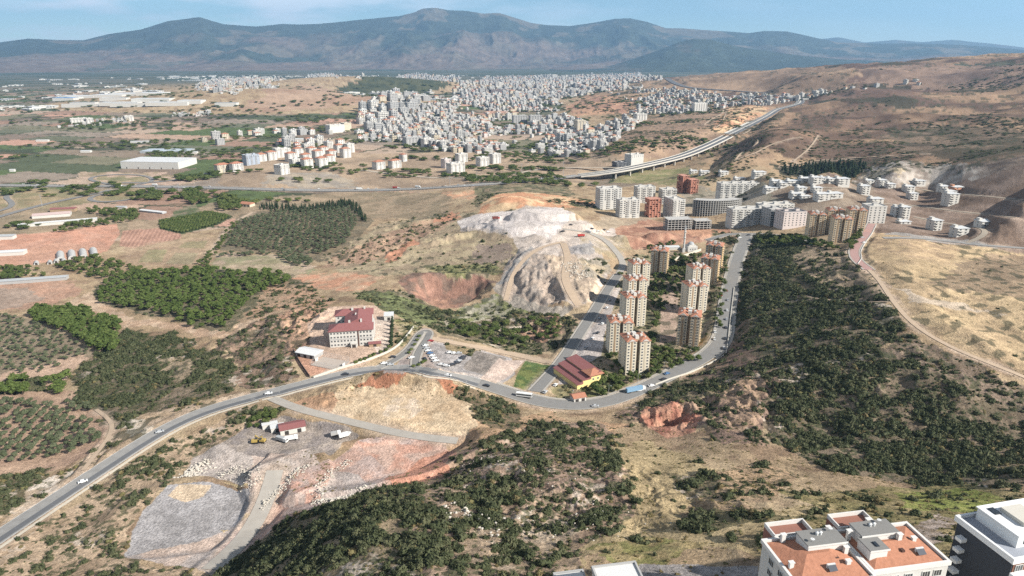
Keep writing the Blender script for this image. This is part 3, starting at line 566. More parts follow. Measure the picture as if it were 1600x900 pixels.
# low dark bushes too small to build, as spots of their own colour
sp = sst(.60, .68, vn(GX/2.1, GY/2.1, 91))*(fbm(GX/18, GY/18, 92, 3) > .42)*np.clip(DEN*40, 0, 1)*(GR < 1100)
COL[:] = mixc(COL, np.array([.06, .07, .035]), sp*.75)
sp = sst(.60, .68, vn(GX/(4+GR*.002), GY/(4+GR*.002), 93))*(fbm(GX/60, GY/60, 94, 3) > .46)*(GR > 430)*((DEN > 0)|((GR > 1150)&(GA > R(4))&(GZ > 20)&(fbm(GX/400, GY/300, 96, 4) > .44)))
COL[:] = mixc(COL, np.array([.06, .065, .04]), sp*.7)
GZ += (fbm(GX/3.5, GY/3.5, 95, 4)-.5)*.9*np.clip(DEN*30, 0, 1)*(GR < 900)
# ------------------------------------------------------------------ materials
MATS = {}
def mat(name, col, rough=.85, var=0.0, scale=1.0, metal=0, bump=0, spec=.25):
    if name in MATS: return MATS[name]
    m = bpy.data.materials.new(name); m.use_nodes = True; t = m.node_tree; b = t.nodes['Principled BSDF']
    b.inputs['Roughness'].default_value = rough; b.inputs['Metallic'].default_value = metal; b.inputs['Specular IOR Level'].default_value = spec
    col = tuple(col)+(1,) if len(col) == 3 else col
    g = t.nodes.new('ShaderNodeTexCoord'); n = t.nodes.new('ShaderNodeTexNoise'); n.inputs['Scale'].default_value = scale; n.inputs['Detail'].default_value = 5
    t.links.new(g.outputs['Object'], n.inputs[0])
    r = t.nodes.new('ShaderNodeMixRGB'); v = var
    r.inputs[1].default_value = tuple(c*(1-v) for c in col[:3])+(1,); r.inputs[2].default_value = tuple(min(.95, c*(1+v)) for c in col[:3])+(1,)
    t.links.new(n.outputs[0], r.inputs[0]); t.links.new(r.outputs[0], b.inputs[0])
    if bump:
        bp = t.nodes.new('ShaderNodeBump'); bp.inputs['Strength'].default_value = bump; bp.inputs['Distance'].default_value = .3
        t.links.new(n.outputs[0], bp.inputs['Height']); t.links.new(bp.outputs[0], b.inputs['Normal'])
    MATS[name] = m; return m
def attr_mat(name, bump=.6, scale=.35):
    m = bpy.data.materials.new(name); m.use_nodes = True; t = m.node_tree; b = t.nodes['Principled BSDF']
    b.inputs['Roughness'].default_value = .95; b.inputs['Specular IOR Level'].default_value = .05
    a = t.nodes.new('ShaderNodeAttribute'); a.attribute_name = 'Col'
    g = t.nodes.new('ShaderNodeTexCoord'); n = t.nodes.new('ShaderNodeTexNoise'); n.inputs['Scale'].default_value = scale; n.inputs['Detail'].default_value = 8; n.inputs['Roughness'].default_value = .65
    t.links.new(g.outputs['Object'], n.inputs[0])
    mr = t.nodes.new('ShaderNodeMapRange'); mr.inputs[1].default_value = .3; mr.inputs[2].default_value = .7; mr.inputs[3].default_value = .6; mr.inputs[4].default_value = 1.4
    t.links.new(n.outputs[0], mr.inputs[0])
    x = t.nodes.new('ShaderNodeVectorMath'); x.operation = 'SCALE'; t.links.new(a.outputs['Color'], x.inputs[0]); t.links.new(mr.outputs[0], x.inputs['Scale'])
    t.links.new(x.outputs[0], b.inputs[0])
    bp = t.nodes.new('ShaderNodeBump'); bp.inputs['Strength'].default_value = bump; bp.inputs['Distance'].default_value = 1.2
    t.links.new(n.outputs[0], bp.inputs['Height']); t.links.new(bp.outputs[0], b.inputs['Normal'])
    return m
def grid_mesh(name, X, Y, Z, col, m):
    nr, na = X.shape; me = bpy.data.meshes.new(name)
    me.vertices.add(nr*na); me.vertices.foreach_set('co', np.stack([X, Y, Z], -1).astype(np.float32).ravel())
    idx = np.arange(nr*na).reshape(nr, na)
    q = np.stack([idx[:-1, :-1], idx[:-1, 1:], idx[1:, 1:], idx[1:, :-1]], -1)[..., ::-1].reshape(-1, 4)
    nf = len(q); me.loops.add(nf*4); me.loops.foreach_set('vertex_index', q.ravel().astype(np.int32))
    me.polygons.add(nf); me.polygons.foreach_set('loop_start', (np.arange(nf)*4).astype(np.int32))
    me.polygons.foreach_set('use_smooth', np.ones(nf, bool)); me.update(calc_edges=True)
    if col is not None:
        ca_ = me.color_attributes.new('Col', 'FLOAT_COLOR', 'POINT')
        c4 = np.ones((nr*na, 4), np.float32); c4[:, :3] = col.reshape(-1, 3); ca_.data.foreach_set('color', c4.ravel())
    me.materials.append(m); o = bpy.data.objects.new(name, me); C.collection.objects.link(o); return o
def struct(o): o['kind'] = 'structure'; return o
GM = attr_mat('ground_cover', .8, .8); gnd = struct(grid_mesh('ground', GX, GY, GZ, np.clip(COL*np.array([1.1, 1.07, 1.13]), .015, .75), GM))
# ------------------------------------------------------------------ mountains
def mountain(name, sil, rfoot, rtop, zfoot, seed, c_lo, c_hi, c_patch, na=900, nr=150, a0=-50, a1=50, amp=.22, tree=.55):
    s = np.array(sil, float); dirs = np.array([ray(x, y) for x, y in s]); sa = np.arctan2(dirs[:, 0], dirs[:, 1]); se = dirs[:, 2]/np.hypot(dirs[:, 0], dirs[:, 1])
    A = np.linspace(R(a0), R(a1), na); top = CAMH+rtop*np.interp(A, sa, se)
    T = np.linspace(0, 1.35, nr); AA, TT = np.meshgrid(A, T); RR_ = rfoot+(rtop-rfoot)*TT
    X = RR_*np.sin(AA); Y = RR_*np.cos(AA); tp = np.maximum(top[None, :]-zfoot, 5)
    prof = np.where(TT < 1, .16*TT+.84*TT**1.9, 1-(TT-1)*1.6)
    sp_ = ridged(X/2300, Y/3400, seed, 6); fine = fbm(X/420, Y/420, seed+9, 5)
    env = np.clip(TT*(1-TT)*4, 0, 1); Z = zfoot+tp*prof+tp*env*((sp_-.55)*amp*2.6+(fine-.5)*.14)+tp*.03*(fbm(X/900, Y/900, seed+3, 5)-.5)*sst(.7, 1, TT)
    Z = np.where(TT <= 0, zfoot-15, Z)
    n = fbm(X/1500, Y/1500, seed+20, 6); k = sst(.30, .62, TT+(n-.5)*.9)
    col = mixc(np.array(c_lo), np.array(c_hi), k); col = mixc(col, np.array(c_patch), .7*sst(tree, tree+.08, fbm(X/700, Y/900, seed+30, 6)))
    return struct(grid_mesh(name, X, Y, Z, col, MTM))
MTM = attr_mat('mountain_cover', .5, .004)
mountain('mountain', [(-120, 78), (-60, 72), (0, 66), (45, 60), (90, 62), (130, 63), (170, 53), (220, 46), (262, 33), (300, 28), (312, 27), (330, 33), (350, 38), (400, 41), (440, 37), (470, 38), (500, 37), (540, 33), (570, 30), (600, 27), (625, 25), (645, 20), (662, 13), (680, 12), (700, 16), (730, 17), (755, 21), (780, 20), (800, 26), (830, 36), (850, 39), (890, 41), (930, 35), (960, 29), (985, 28), (1010, 34), (1040, 44), (1080, 45), (1120, 48), (1170, 52), (1195, 48), (1230, 49), (1270, 58), (1310, 66), (1380, 68), (1430, 68), (1500, 70), (1560, 74), (1620, 80), (1700, 86)],
         14500, 21500, 0, 200, (.15, .11, .085), (.045, .055, .04), (.16, .13, .095), na=1500, nr=260, amp=.2, tree=.57)
mountain('distant_ridge', [(1150, 95), (1240, 72), (1270, 62), (1310, 58), (1350, 66), (1400, 62), (1440, 66), (1460, 64), (1490, 62), (1540, 67), (1600, 74), (1700, 84)],
         26000, 30000, 0, 260, (.10, .10, .08), (.08, .09, .07), (.12, .1, .08), a0=10, a1=50, na=400, nr=40)
mountain('wooded_hill', [(850, 112), (950, 104), (990, 92), (1030, 78), (1060, 66), (1085, 60), (1110, 62), (1150, 72), (1200, 80), (1260, 88), (1320, 93), (1400, 96), (1480, 92), (1560, 82), (1640, 84), (1750, 92)],
         12500, 15500, 0, 230, (.05, .06, .04), (.045, .055, .038), (.10, .085, .06), a0=3, a1=50, na=800, nr=90, tree=.63)
mountain('low_hill', [(-60, 100), (20, 97), (60, 92), (110, 86), (200, 84), (300, 86), (400, 90), (500, 93), (640, 92), (700, 94), (800, 95), (900, 92), (960, 96), (1030, 103), (1100, 110)],
         15200, 18000, 0, 330, (.15, .115, .085), (.13, .105, .08), (.06, .07, .045), a0=-46, a1=20, na=900, nr=60)
# ------------------------------------------------------------------ the air
def haze():
    me = bpy.data.meshes.new('haze'); s = 36000; lo, hi = -60, 2300
    v = [(x, y, z) for z in (lo, hi) for x, y in ((-s, -3000), (s, -3000), (s, s), (-s, s))]
    f = [(0, 3, 2, 1), (4, 5, 6, 7), (0, 1, 5, 4), (1, 2, 6, 5), (2, 3, 7, 6), (3, 0, 4, 7)]
    me.from_pydata(v, [], f); m = bpy.data.materials.new('haze_air'); m.use_nodes = True; t = m.node_tree; t.nodes.remove(t.nodes['Principled BSDF'])
    p = t.nodes.new('ShaderNodeVolumePrincipled'); p.inputs['Color'].default_value = (.36, .64, 1, 1); p.inputs['Density'].default_value = HAZE; p.inputs['Anisotropy'].default_value = .2
    t.links.new(p.outputs[0], t.nodes['Material Output'].inputs['Volume']); me.materials.append(m)
    o = bpy.data.objects.new('haze', me); C.collection.objects.link(o); o['kind'] = 'stuff'
HAZE = 4.0e-5
haze()
# ------------------------------------------------------------------ mesh helpers
class MB:
    """collects faces for ONE mesh object"""
    def __init__(s): s.v = []; s.f = []; s.m = []
    def add(s, V, F, m=0):
        b = len(s.v); s.v += [tuple(p) for p in V]; s.f += [tuple(b+i for i in f) for f in F]; s.m += [m]*len(F)
    def box(s, x0, x1, y0, y1, z0, z1, m=0, yaw=0, c=(0, 0)):
        P = []
        for z in (z0, z1):
            for x, y in ((x0, y0), (x1, y0), (x1, y1), (x0, y1)):
                if yaw: ca_, sa_ = math.cos(yaw), math.sin(yaw); dx, dy = x-c[0], y-c[1]; x, y = c[0]+dx*ca_-dy*sa_, c[1]+dx*sa_+dy*ca_
                P.append((x, y, z))
        s.add(P, [(0, 3, 2, 1), (4, 5, 6, 7), (0, 1, 5, 4), (1, 2, 6, 5), (2, 3, 7, 6), (3, 0, 4, 7)], m)
    def prism(s, pts, z0, z1, m=0, mtop=None):
        n = len(pts); s.add([(x, y, z0) for x, y in pts]+[(x, y, z1) for x, y in pts], [(i, (i+1) % n, n+(i+1) % n, n+i) for i in range(n)], m)
        s.add([(x, y, z1) for x, y in pts], [tuple(range(n))], m if mtop is None else mtop)
        s.add([(x, y, z0) for x, y in pts], [tuple(range(n))[::-1]], m)
    def hip(s, x0, x1, y0, y1, z, h, over=.5, m=0, axis='x', inset=None, th=.18):
        x0 -= over; x1 += over; y0 -= over; y1 += over; d = (y1-y0)/2 if axis == 'x' else (x1-x0)/2
        i = d if inset is None else inset
        base = [(x0, y0, z), (x1, y0, z), (x1, y1, z), (x0, y1, z)]
        r = [(x0+i, (y0+y1)/2, z+h), (x1-i, (y0+y1)/2, z+h)] if axis == 'x' else [((x0+x1)/2, y0+i, z+h), ((x0+x1)/2, y1-i, z+h)]
        F = [(0, 1, 5, 4), (1, 2, 5), (2, 3, 4, 5), (3, 0, 4)] if axis == 'x' else [(0, 1, 4), (1, 2, 5, 4), (2, 3, 5), (3, 0, 4, 5)]
        s.add(base+r, F, m); s.box(x0, x1, y0, y1, z-th, z-.004, m)
    def cyl(s, x, y, z0, z1, r0, r1, n=10, m=0, cap=True):
        V = [(x+r*math.cos(2*math.pi*k/n), y+r*math.sin(2*math.pi*k/n), z) for z, r in ((z0, r0), (z1, r1)) for k in range(n)]
        s.add(V, [(k, (k+1) % n, n+(k+1) % n, n+k) for k in range(n)]+([tuple(range(n, 2*n))] if cap else []), m)
    def mesh(s, name, mats, smooth=False):
        me = bpy.data.meshes.new(name); me.from_pydata(s.v, [], s.f)
        for m in mats: me.materials.append(m)
        me.polygons.foreach_set('material_index', s.m)
        if smooth: me.polygons.foreach_set('use_smooth', [True]*len(s.f))
        me.update(); return me
    def build(s, name, mats, parent=None, smooth=False):
        if not isinstance(mats, (list, tuple)): mats = [mats]
        return link(name, s.mesh(name, mats, smooth), parent)
def link(name, me, parent=None, loc=None, rz=None, sc=None):
    o = bpy.data.objects.new(name, me); C.collection.objects.link(o)
    if parent is not None: o.parent = parent
    if loc is not None: o.location = loc
    if rz is not None: o.rotation_euler[2] = rz
    if sc is not None: o.scale = sc if hasattr(sc, '__len__') else (sc, sc, sc)
    return o
def tag(o, label, cat, group=None, kind=None):
    if label: o['label'] = label
    if cat: o['category'] = cat
    if group: o['group'] = group
    if kind: o['kind'] = kind
    return o
def thing(name, label, cat, loc, rz=0, group=None):
    o = bpy.data.objects.new(name, None); C.collection.objects.link(o); o.empty_display_size = 1
    o.location = loc; o.rotation_euler[2] = rz; return tag(o, label, cat, group)
def copy_tree(o, parent=None):
    c = o.copy(); C.collection.objects.link(c); c.parent = parent
    for ch in o.children: copy_tree(ch, c)
    return c
# ------------------------------------------------------------------ roads as sheets laid on the levelled ground
def ribbon(name, W, o0, o1, lift, m, kind='structure', cross=3, label=None):
    nn = normals(W); mb = MB(); offs = np.linspace(o0, o1, cross); V = []
    for i in range(len(W)):
        for o in offs:
            x, y = W[i, 0]+nn[i, 0]*o, W[i, 1]+nn[i, 1]*o; V.append((x, y))
    V = np.array(V); r = np.hypot(V[:, 0], V[:, 1]); z = np.maximum(lookup(V[:, 0], V[:, 1]), np.repeat(W[:, 2], cross)-.3)+lift+r*.00035
    n = len(W); F = [(i*cross+k+1, i*cross+k, (i+1)*cross+k, (i+1)*cross+k+1) for i in range(n-1) for k in range(cross-1)]
    mb.add([(a[0], a[1], b) for a, b in zip(V, z)], F)
    o = mb.build(name, m)
    if o.data.polygons and o.data.polygons[0].normal.z < 0: o.data.flip_normals()
    o['kind'] = kind; return o
ASPH = mat('asphalt_worn', (.26, .25, .235), .9, .26, .25); ASPD = mat('asphalt_new', (.125, .127, .132), .85, .12, .3)
ASPM = mat('asphalt_grey', (.20, .193, .183), .9, .15, .3); PAVE = mat('pavement_concrete', (.36, .33, .29), .9, .12, .4); PINK = mat('pink_paving', (.36, .225, .20), .9, .12, .5)
LINE = mat('road_paint', (.72, .71, .68), .7, .05, 1); GRAV = mat('gravel_road', (.35, .32, .28), .95, .18, .2); DIRT = mat('dirt_road', (.42, .32, .23), .95, .14, .2)
CONC = mat('concrete_light', (.50, .47, .42), .85, .1, .3); KERB = mat('kerb_stone', (.50, .47, .41), .9, .1, .5)
W = ROADS['main'][0]; ns = int(len(W)*.40); WA_, WB_ = W[:ns+1], W[ns:]
def cut(W, a, b): return W[int(len(W)*a):int(len(W)*b)+1]
ribbon('road', WA_, -6.2, 6.2, .10, ASPH); ribbon('road', WA_, -4.6, -.8, .16, ASPD); ribbon('road', cut(WA_, .0, 1), -9.3, -7.2, .05, mat('road_shoulder', (.52, .46, .37), .95, .12, .5))
for a in (-6.0, 5.8): ribbon('road_marking', WA_, a, a+.22, .22, LINE, cross=2)
ribbon('road', WB_, -6.4, 6.4, .10, ASPM); ribbon('pavement', cut(WB_, .02, 1), 6.6, 8.6, .25, PAVE); ribbon('pavement', cut(WB_, .35, 1), -8.6, -6.6, .25, PAVE)
for a in (-6.1, 6.1): ribbon('kerb', WB_, a-.2, a+.2, .22, KERB, cross=2)
def simple(name, m, pav=True, pm_=PAVE, lift=.09, w=None):
    W, h = ROADS[name]; w = w or h-(1.6 if pav else .3); o = ribbon('road' if pav else 'track', W, -w, w, lift, m)
    if pav:
        for s_ in (-1, 1): ribbon('pavement', W, *sorted((s_*(w+.15), s_*(h+.2))), lift+.12, pm_)
simple('loop', ASPM); simple('ravine', DIRT, False); simple('west', ASPM); simple('upper', GRAV, False); simple('quarry', GRAV, False, w=3.6); simple('cross', ASPM)
simple('haul', DIRT, False, w=2.6); simple('haul_b', DIRT, False, w=4); simple('estate', PINK); simple('ridge', DIRT, False, w=1.9); simple('terrace', DIRT, False, w=1.2); simple('houses', ASPH, False); simple('houses_mid', mat('track_pale', (.33, .28, .22), .95, .12, .2), False, w=3)
simple('houses_top', MATS['track_pale'], False, w=2.8); simple('houses_low', MATS['track_pale'], False, w=2.8); simple('farm_track', DIRT, False); simple('dirt_lower', DIRT, False, w=1.4)
simple('quarry_ramp', GRAV, False, w=4.5); simple('north_road', mat('dusty_road', (.44, .38, .30), .95, .1, .1), False, w=5)
for n_ in ('ramp_inner', 'ramp_back', 'ramp_left', 'crossroad', 'crossroad_north'): simple(n_, ASPM, False, lift=.3)
for n_ in ('hill_track', 'hill_track_b', 'hill_track_c', 'hill_track_d', 'hill_track_f', 'hill_track_g'): simple(n_, DIRT, False, lift=.5, w=2)
simple('far_highway', ASPD, False, lift=1.5, w=20)
def sub(W, off): return np.concatenate([W[:, :2]+normals(W)*off, W[:, 2:]], 1)
for s_ in (-1, 1):
    ribbon('road', sub(HWY, s_*7.5), -5.4, 5.4, .4, ASPM); 
    for e in (-5.0, 5.0): ribbon('road_marking', sub(HWY, s_*7.5), e-.2, e+.2, .75, LINE, cross=2)
ribbon('road_verge', HWY, -1.4, 1.4, .5, CONC)
# ------------------------------------------------------------------ foliage
def foliage_mat(name, c1, c2, c3):
    m = bpy.data.materials.new(name); m.use_nodes = True; t = m.node_tree; b = t.nodes['Principled BSDF']
    b.inputs['Roughness'].default_value = .8; b.inputs['Specular IOR Level'].default_value = .12
    oi = t.nodes.new('ShaderNodeObjectInfo'); r = t.nodes.new('ShaderNodeValToRGB'); e = r.color_ramp.elements
    e[0].color = c1+(1,); e[1].color = c3+(1,); k = e.new(.5); k.color = c2+(1,)
    g = t.nodes.new('ShaderNodeNewGeometry'); a = t.nodes.new('ShaderNodeMath'); a.operation = 'MULTIPLY_ADD'
    t.links.new(g.outputs['Random Per Island'], a.inputs[0]); a.inputs[1].default_value = .35
    mm = t.nodes.new('ShaderNodeMath'); mm.operation = 'MULTIPLY'; mm.inputs[1].default_value = .65; t.links.new(oi.outputs['Random'], mm.inputs[0])
    t.links.new(mm.outputs[0], a.inputs[2]); t.links.new(a.outputs[0], r.inputs[0]); t.links.new(r.outputs[0], b.inputs[0]); return m
F_SHR = foliage_mat('maquis_leaves', (.038, .046, .022), (.06, .07, .034), (.11, .11, .06))
F_DRY = foliage_mat('dry_bush_leaves', (.10, .085, .04), (.16, .125, .06), (.13, .13, .055))
F_PIN = foliage_mat('pine_needles', (.05, .075, .02), (.08, .11, .03), (.115, .145, .045))
F_OLI = foliage_mat('olive_leaves', (.06, .075, .038), (.09, .105, .058), (.13, .14, .085))
F_CYP = foliage_mat('cypress_needles', (.02, .032, .018), (.03, .045, .022), (.045, .06, .03))
F_GAR = foliage_mat('garden_leaves', (.045, .065, .02), (.075, .10, .03), (.13, .14, .05))
BARK = mat('bark', (.16, .12, .085), .95, .25, 2)
import bmesh
def ico(sub_):
    bm = bmesh.new(); bmesh.ops.create_icosphere(bm, subdivisions=sub_, radius=1); v = np.array([p.co[:] for p in bm.verts]); f = [tuple(q.index for q in x.verts) for x in bm.faces]; bm.free(); return v, f
IV1, IF1 = ico(1); IV2, IF2 = ico(2)
def lump(mb, c, r, seed, rg, sub_=1, amp=.35, leaves=60, ls=.16, flat=.0, m=0):
    """one clump of foliage: an uneven core with small leaf faces standing off it"""
    V, F = (IV2, IF2) if sub_ == 2 else (IV1, IF1)
    k = 1+amp*(rg.random(len(V))-.5)*1.6; P = V*k[:, None]*np.array(r)*.86
    P[:, 2] = np.maximum(P[:, 2], -abs(r[2])*.55); mb.add(P+np.array(c), F, m)
    d = rg.normal(size=(leaves, 3)); d /= np.linalg.norm(d, axis=1)[:, None]; d[:, 2] = np.abs(d[:, 2])*(1-flat)-.25*(rg.random(leaves) < .4)
    for q in d:
        p = np.array(c)+q*np.array(r)*(.85+.4*rg.random()); a = rg.normal(size=3); a /= np.linalg.norm(a); b = np.cross(a, q); b /= np.linalg.norm(b)+1e-6
        s = ls*(.6+.8*rg.random())*np.mean(r); mb.add([p-a*s-b*s*.6, p+a*s-b*s*.5, p+a*s*.8+b*s*.7, p-a*s*.7+b*s*.6], [(0, 1, 2, 3)], m)
def shrub_mesh(k, mats):
    rg = np.random.default_rng(100+k); mb = MB(); n = 2+k % 4
    for i in range(n):
        a = rg.random()*6.28; d = .0 if i == 0 else .55+.2*rg.random(); h = .55+.35*rg.random()
        r = (.62+.25*rg.random(), .62+.25*rg.random(), h); lump(mb, (d*math.cos(a), d*math.sin(a), h*.45), r, k, rg, leaves=26, ls=.22)
    return mb.mesh('shrub', mats)
def crown_mesh(k, kind, m):
    rg = np.random.default_rng(300+k); mb = MB()
    if kind == 'pine':       # spreading crown of separate boughs, unit height 1
        for i in range(9):
            a = i*2.4+rg.random(); h = .42+.42*rg.random(); d = (.30 if h < .72 else .14)*(.6+.6*rg.random())
            lump(mb, (d*math.cos(a), d*math.sin(a), h), (.20+.06*rg.random(), .20+.06*rg.random(), .15), k, rg, leaves=34, ls=.26)
        lump(mb, (0, 0, .86), (.16, .16, .13), k, rg, leaves=24, ls=.26)
    elif kind == 'olive':
        for i in range(8):
            a = i*2.4+rg.random(); h = .48+.30*rg.random(); d = .30*(.5+.7*rg.random())
            lump(mb, (d*math.cos(a), d*math.sin(a), h), (.26, .26, .20), k, rg, leaves=34, ls=.24)
        lump(mb, (0, 0, .76), (.26, .26, .2), k, rg, leaves=24, ls=.24)
    elif kind == 'cypress':
        for i in range(7): lump(mb, (.02*rg.normal(), .02*rg.normal(), .14+.12*i), (.14-.016*i, .14-.016*i, .13), k, rg, leaves=26, ls=.22)
    elif kind == 'broad':
        for i in range(10):
            a = i*2.4+rg.random(); h = .40+.42*rg.random(); d = .28*(.4+.8*rg.random())
            lump(mb, (d*math.cos(a), d*math.sin(a), h), (.21+.07*rg.random(), .21+.07*rg.random(), .17), k, rg, leaves=38, ls=.24)
    elif kind == 'citrus':
        for i in range(5):
            a = i*2.4; lump(mb, (.2*math.cos(a), .2*math.sin(a), .45+.12*rg.random()), (.33, .33, .32), k, rg, leaves=26, ls=.2)
    return mb.mesh('crown', [m])
def trunk_mesh(k, kind):
    rg = np.random.default_rng(500+k); mb = MB(); top = .62 if kind != 'cypress' else .2; r = .035
    mb.cyl(0, 0, -.06, top*.6, r, r*.65, 7)
    for i in range(4):
        a = i*1.6+rg.random(); x, y = .2*math.cos(a), .2*math.sin(a)
        b0 = np.array([0, 0, top*.55]); b1 = np.array([x, y, top*.95+.1*rg.random()]); s = np.array([-y, x, 0])/.2; u = np.array([0, 0, 1.])
        V = [b0+s*.018, b0-s*.018, b0+u*.03, b1+s*.007, b1-s*.007, b1+u*.012]; mb.add(V, [(0, 1, 4, 3), (1, 2, 5, 4), (2, 0, 3, 5)])
    return mb.mesh('trunk', [BARK])
TREES = {k: ([crown_mesh(i+10*j, k, m) for i in range(n)], [trunk_mesh(i, k) for i in range(2)]) for j, (k, m, n) in enumerate([('pine', F_PIN, 5), ('olive', F_OLI, 5), ('cypress', F_CYP, 3), ('broad', F_GAR, 5), ('citrus', F_GAR, 3)])}
def whole_mesh(kind, i):
    cr_, tk = TREES[kind][0][i], TREES[kind][1][i % 2]; mb = MB()
    for q, mm in ((cr_, 0), (tk, 1)):
        mb.add([v.co[:] for v in q.vertices], [tuple(p.vertices) for p in q.polygons], mm)
    me = mb.mesh(kind+'_tree', [cr_.materials[0], BARK]); return me
WHOLE = {k: [whole_mesh(k, i) for i in range(len(TREES[k][0]))] for k in TREES}
def tree(name, kind, x, y, h, label, cat, group, parts=True, spread=1.0):
    z = hz(x, y)-.1; i = random.randrange(len(TREES[kind][0])); rz = random.random()*6.28; s = (h*spread, h*spread, h)
    if not parts:
        o = link(name, WHOLE[kind][i], None, (x, y, z), rz, s); return tag(o, label, cat, group)
    t = thing(name, label, cat, (x, y, z), rz, group); link('crown', TREES[kind][0][i], t, sc=s); link('trunk', TREES[kind][1][i % 2], t, sc=s); return t
# points of one kind gathered into ONE object by instancing
def mass(name, pts, scl, variants, label, cat, group=None):
    me = bpy.data.meshes.new(name); n = len(pts); me.vertices.add(n); me.vertices.foreach_set('co', np.asarray(pts, np.float32).ravel())
    a = me.attributes.new('scl', 'FLOAT_VECTOR', 'POINT'); a.data.foreach_set('vector', np.asarray(scl, np.float32).ravel())
    rot = np.zeros((n, 3), np.float32); rot[:, 2] = rng.random(n)*6.28; b = me.attributes.new('rot', 'FLOAT_VECTOR', 'POINT'); b.data.foreach_set('vector', rot.ravel())
    col = bpy.data.collections.new(name+'_kinds')
    for v in variants: col.objects.link(bpy.data.objects.new(v.name, v))
    o = bpy.data.objects.new(name, me); C.collection.objects.link(o)
    g = bpy.data.node_groups.new(name+'_spread', 'GeometryNodeTree'); g.interface.new_socket('Geometry', in_out='INPUT', socket_type='NodeSocketGeometry'); g.interface.new_socket('Geometry', in_out='OUTPUT', socket_type='NodeSocketGeometry')
    nn = g.nodes; gi = nn.new('NodeGroupInput'); go = nn.new('NodeGroupOutput'); ip = nn.new('GeometryNodeInstanceOnPoints'); ci = nn.new('GeometryNodeCollectionInfo')
    ci.inputs['Collection'].default_value = col; ci.inputs['Separate Children'].default_value = True; ci.inputs['Reset Children'].default_value = True
    ip.inputs['Pick Instance'].default_value = True; m2p = nn.new('GeometryNodeMeshToPoints')
    for nm, sock in (('scl', 'Scale'), ('rot', 'Rotation')):
        na_ = nn.new('GeometryNodeInputNamedAttribute'); na_.data_type = 'FLOAT_VECTOR'; na_.inputs[0].default_value = nm; g.links.new(na_.outputs['Attribute'], ip.inputs[sock])
    g.links.new(gi.outputs[0], m2p.inputs[0]); g.links.new(m2p.outputs[0], ip.inputs['Points']); g.links.new(ci.outputs[0], ip.inputs['Instance']); g.links.new(ip.outputs[0], go.inputs[0])
    md = o.modifiers.new('spread', 'NODES'); md.node_group = g
    tag(o, label, cat, group, 'stuff'); return o
# ------------------------------------------------------------------ scrub on the slopes
SHR = [shrub_mesh(i, [F_SHR]) for i in range(8)]; DRYB = [shrub_mesh(20+i, [F_DRY]) for i in range(3)]
ii, jj = np.meshgrid(np.arange(NA-1), np.arange(NR-1)); area = (GR[:-1, :-1]*np.diff(az)[None, :])*(np.diff(rr)[:, None])
clump = sst(.34, .66, fbm(GX/11, GY/11, 111, 4))*1.5+.12
for nme, (Wl, hh) in ROADS.items():      # keep roads clear of scrub
    for q in Wl[::1]:
        pass
roadmask = np.zeros(GZ.shape, bool)
for nme, (Wl, hh) in ROADS.items():
    Wd = resample(Wl, 3); aa = np.arctan2(Wd[:, 0], Wd[:, 1]); ll = np.log(np.hypot(Wd[:, 0], Wd[:, 1]))
    for a, l, q in zip(aa, ll, Wd):
        r = math.exp(l); m = hh+1.2; i0, i1 = np.searchsorted(az, [a-m/r, a+m/r]); j0, j1 = np.searchsorted(lr, [l-m/r, l+m/r])
        s2 = (slice(j0, j1), slice(i0, i1)); roadmask[s2] |= (GX[s2]-q[0])**2+(GY[s2]-q[1])**2 < m*m
ex = (DEN*clump*~roadmask)[:-1, :-1]*area*(GR[:-1, :-1] < 1150)*(GR[:-1, :-1] > 105)*(np.abs(GA[:-1, :-1]) < R(46))
cnt = rng.poisson(ex*SHRUB_K) if 'SHRUB_K' in globals() else rng.poisson(ex*3.0)
j, i = np.nonzero(cnt); rep_ = cnt[j, i]; j = np.repeat(j, rep_); i = np.repeat(i, rep_)
a = az[i]+rng.random(len(i))*(az[i+1]-az[i]); l = lr[j]+rng.random(len(i))*(lr[j+1]-lr[j]); r = np.exp(l); X = r*np.sin(a); Y = r*np.cos(a); Z = lookup(X, Y)
S = (.34+rng.random(len(X))**2.4*1.45)*(.75+.6*clump[j, i]/1.65); S *= np.where(r > 600, 1.2, 1)
P = np.stack([X, Y, Z-.12*S], 1); SC = np.stack([S, S*(.8+.4*rng.random(len(S))), S*(.75+.4*rng.random(len(S)))], 1)
print('shrubs', len(P))
far_ = np.argsort(-(S/r)); near_ids = far_[:290]; rest = far_[290:]
mass('scrub', P[rest], SC[rest], SHR+DRYB[:1], 'dark evergreen scrub spread over the slopes and ravines', 'scrub')
for k in near_ids:
    o = link('shrub', SHR[k % 8], None, P[k], rng.random()*6.28, SC[k]); tag(o, 'dark green evergreen shrub growing on the stony near slopes', 'shrub', 'evergreen shrubs on the near slopes')
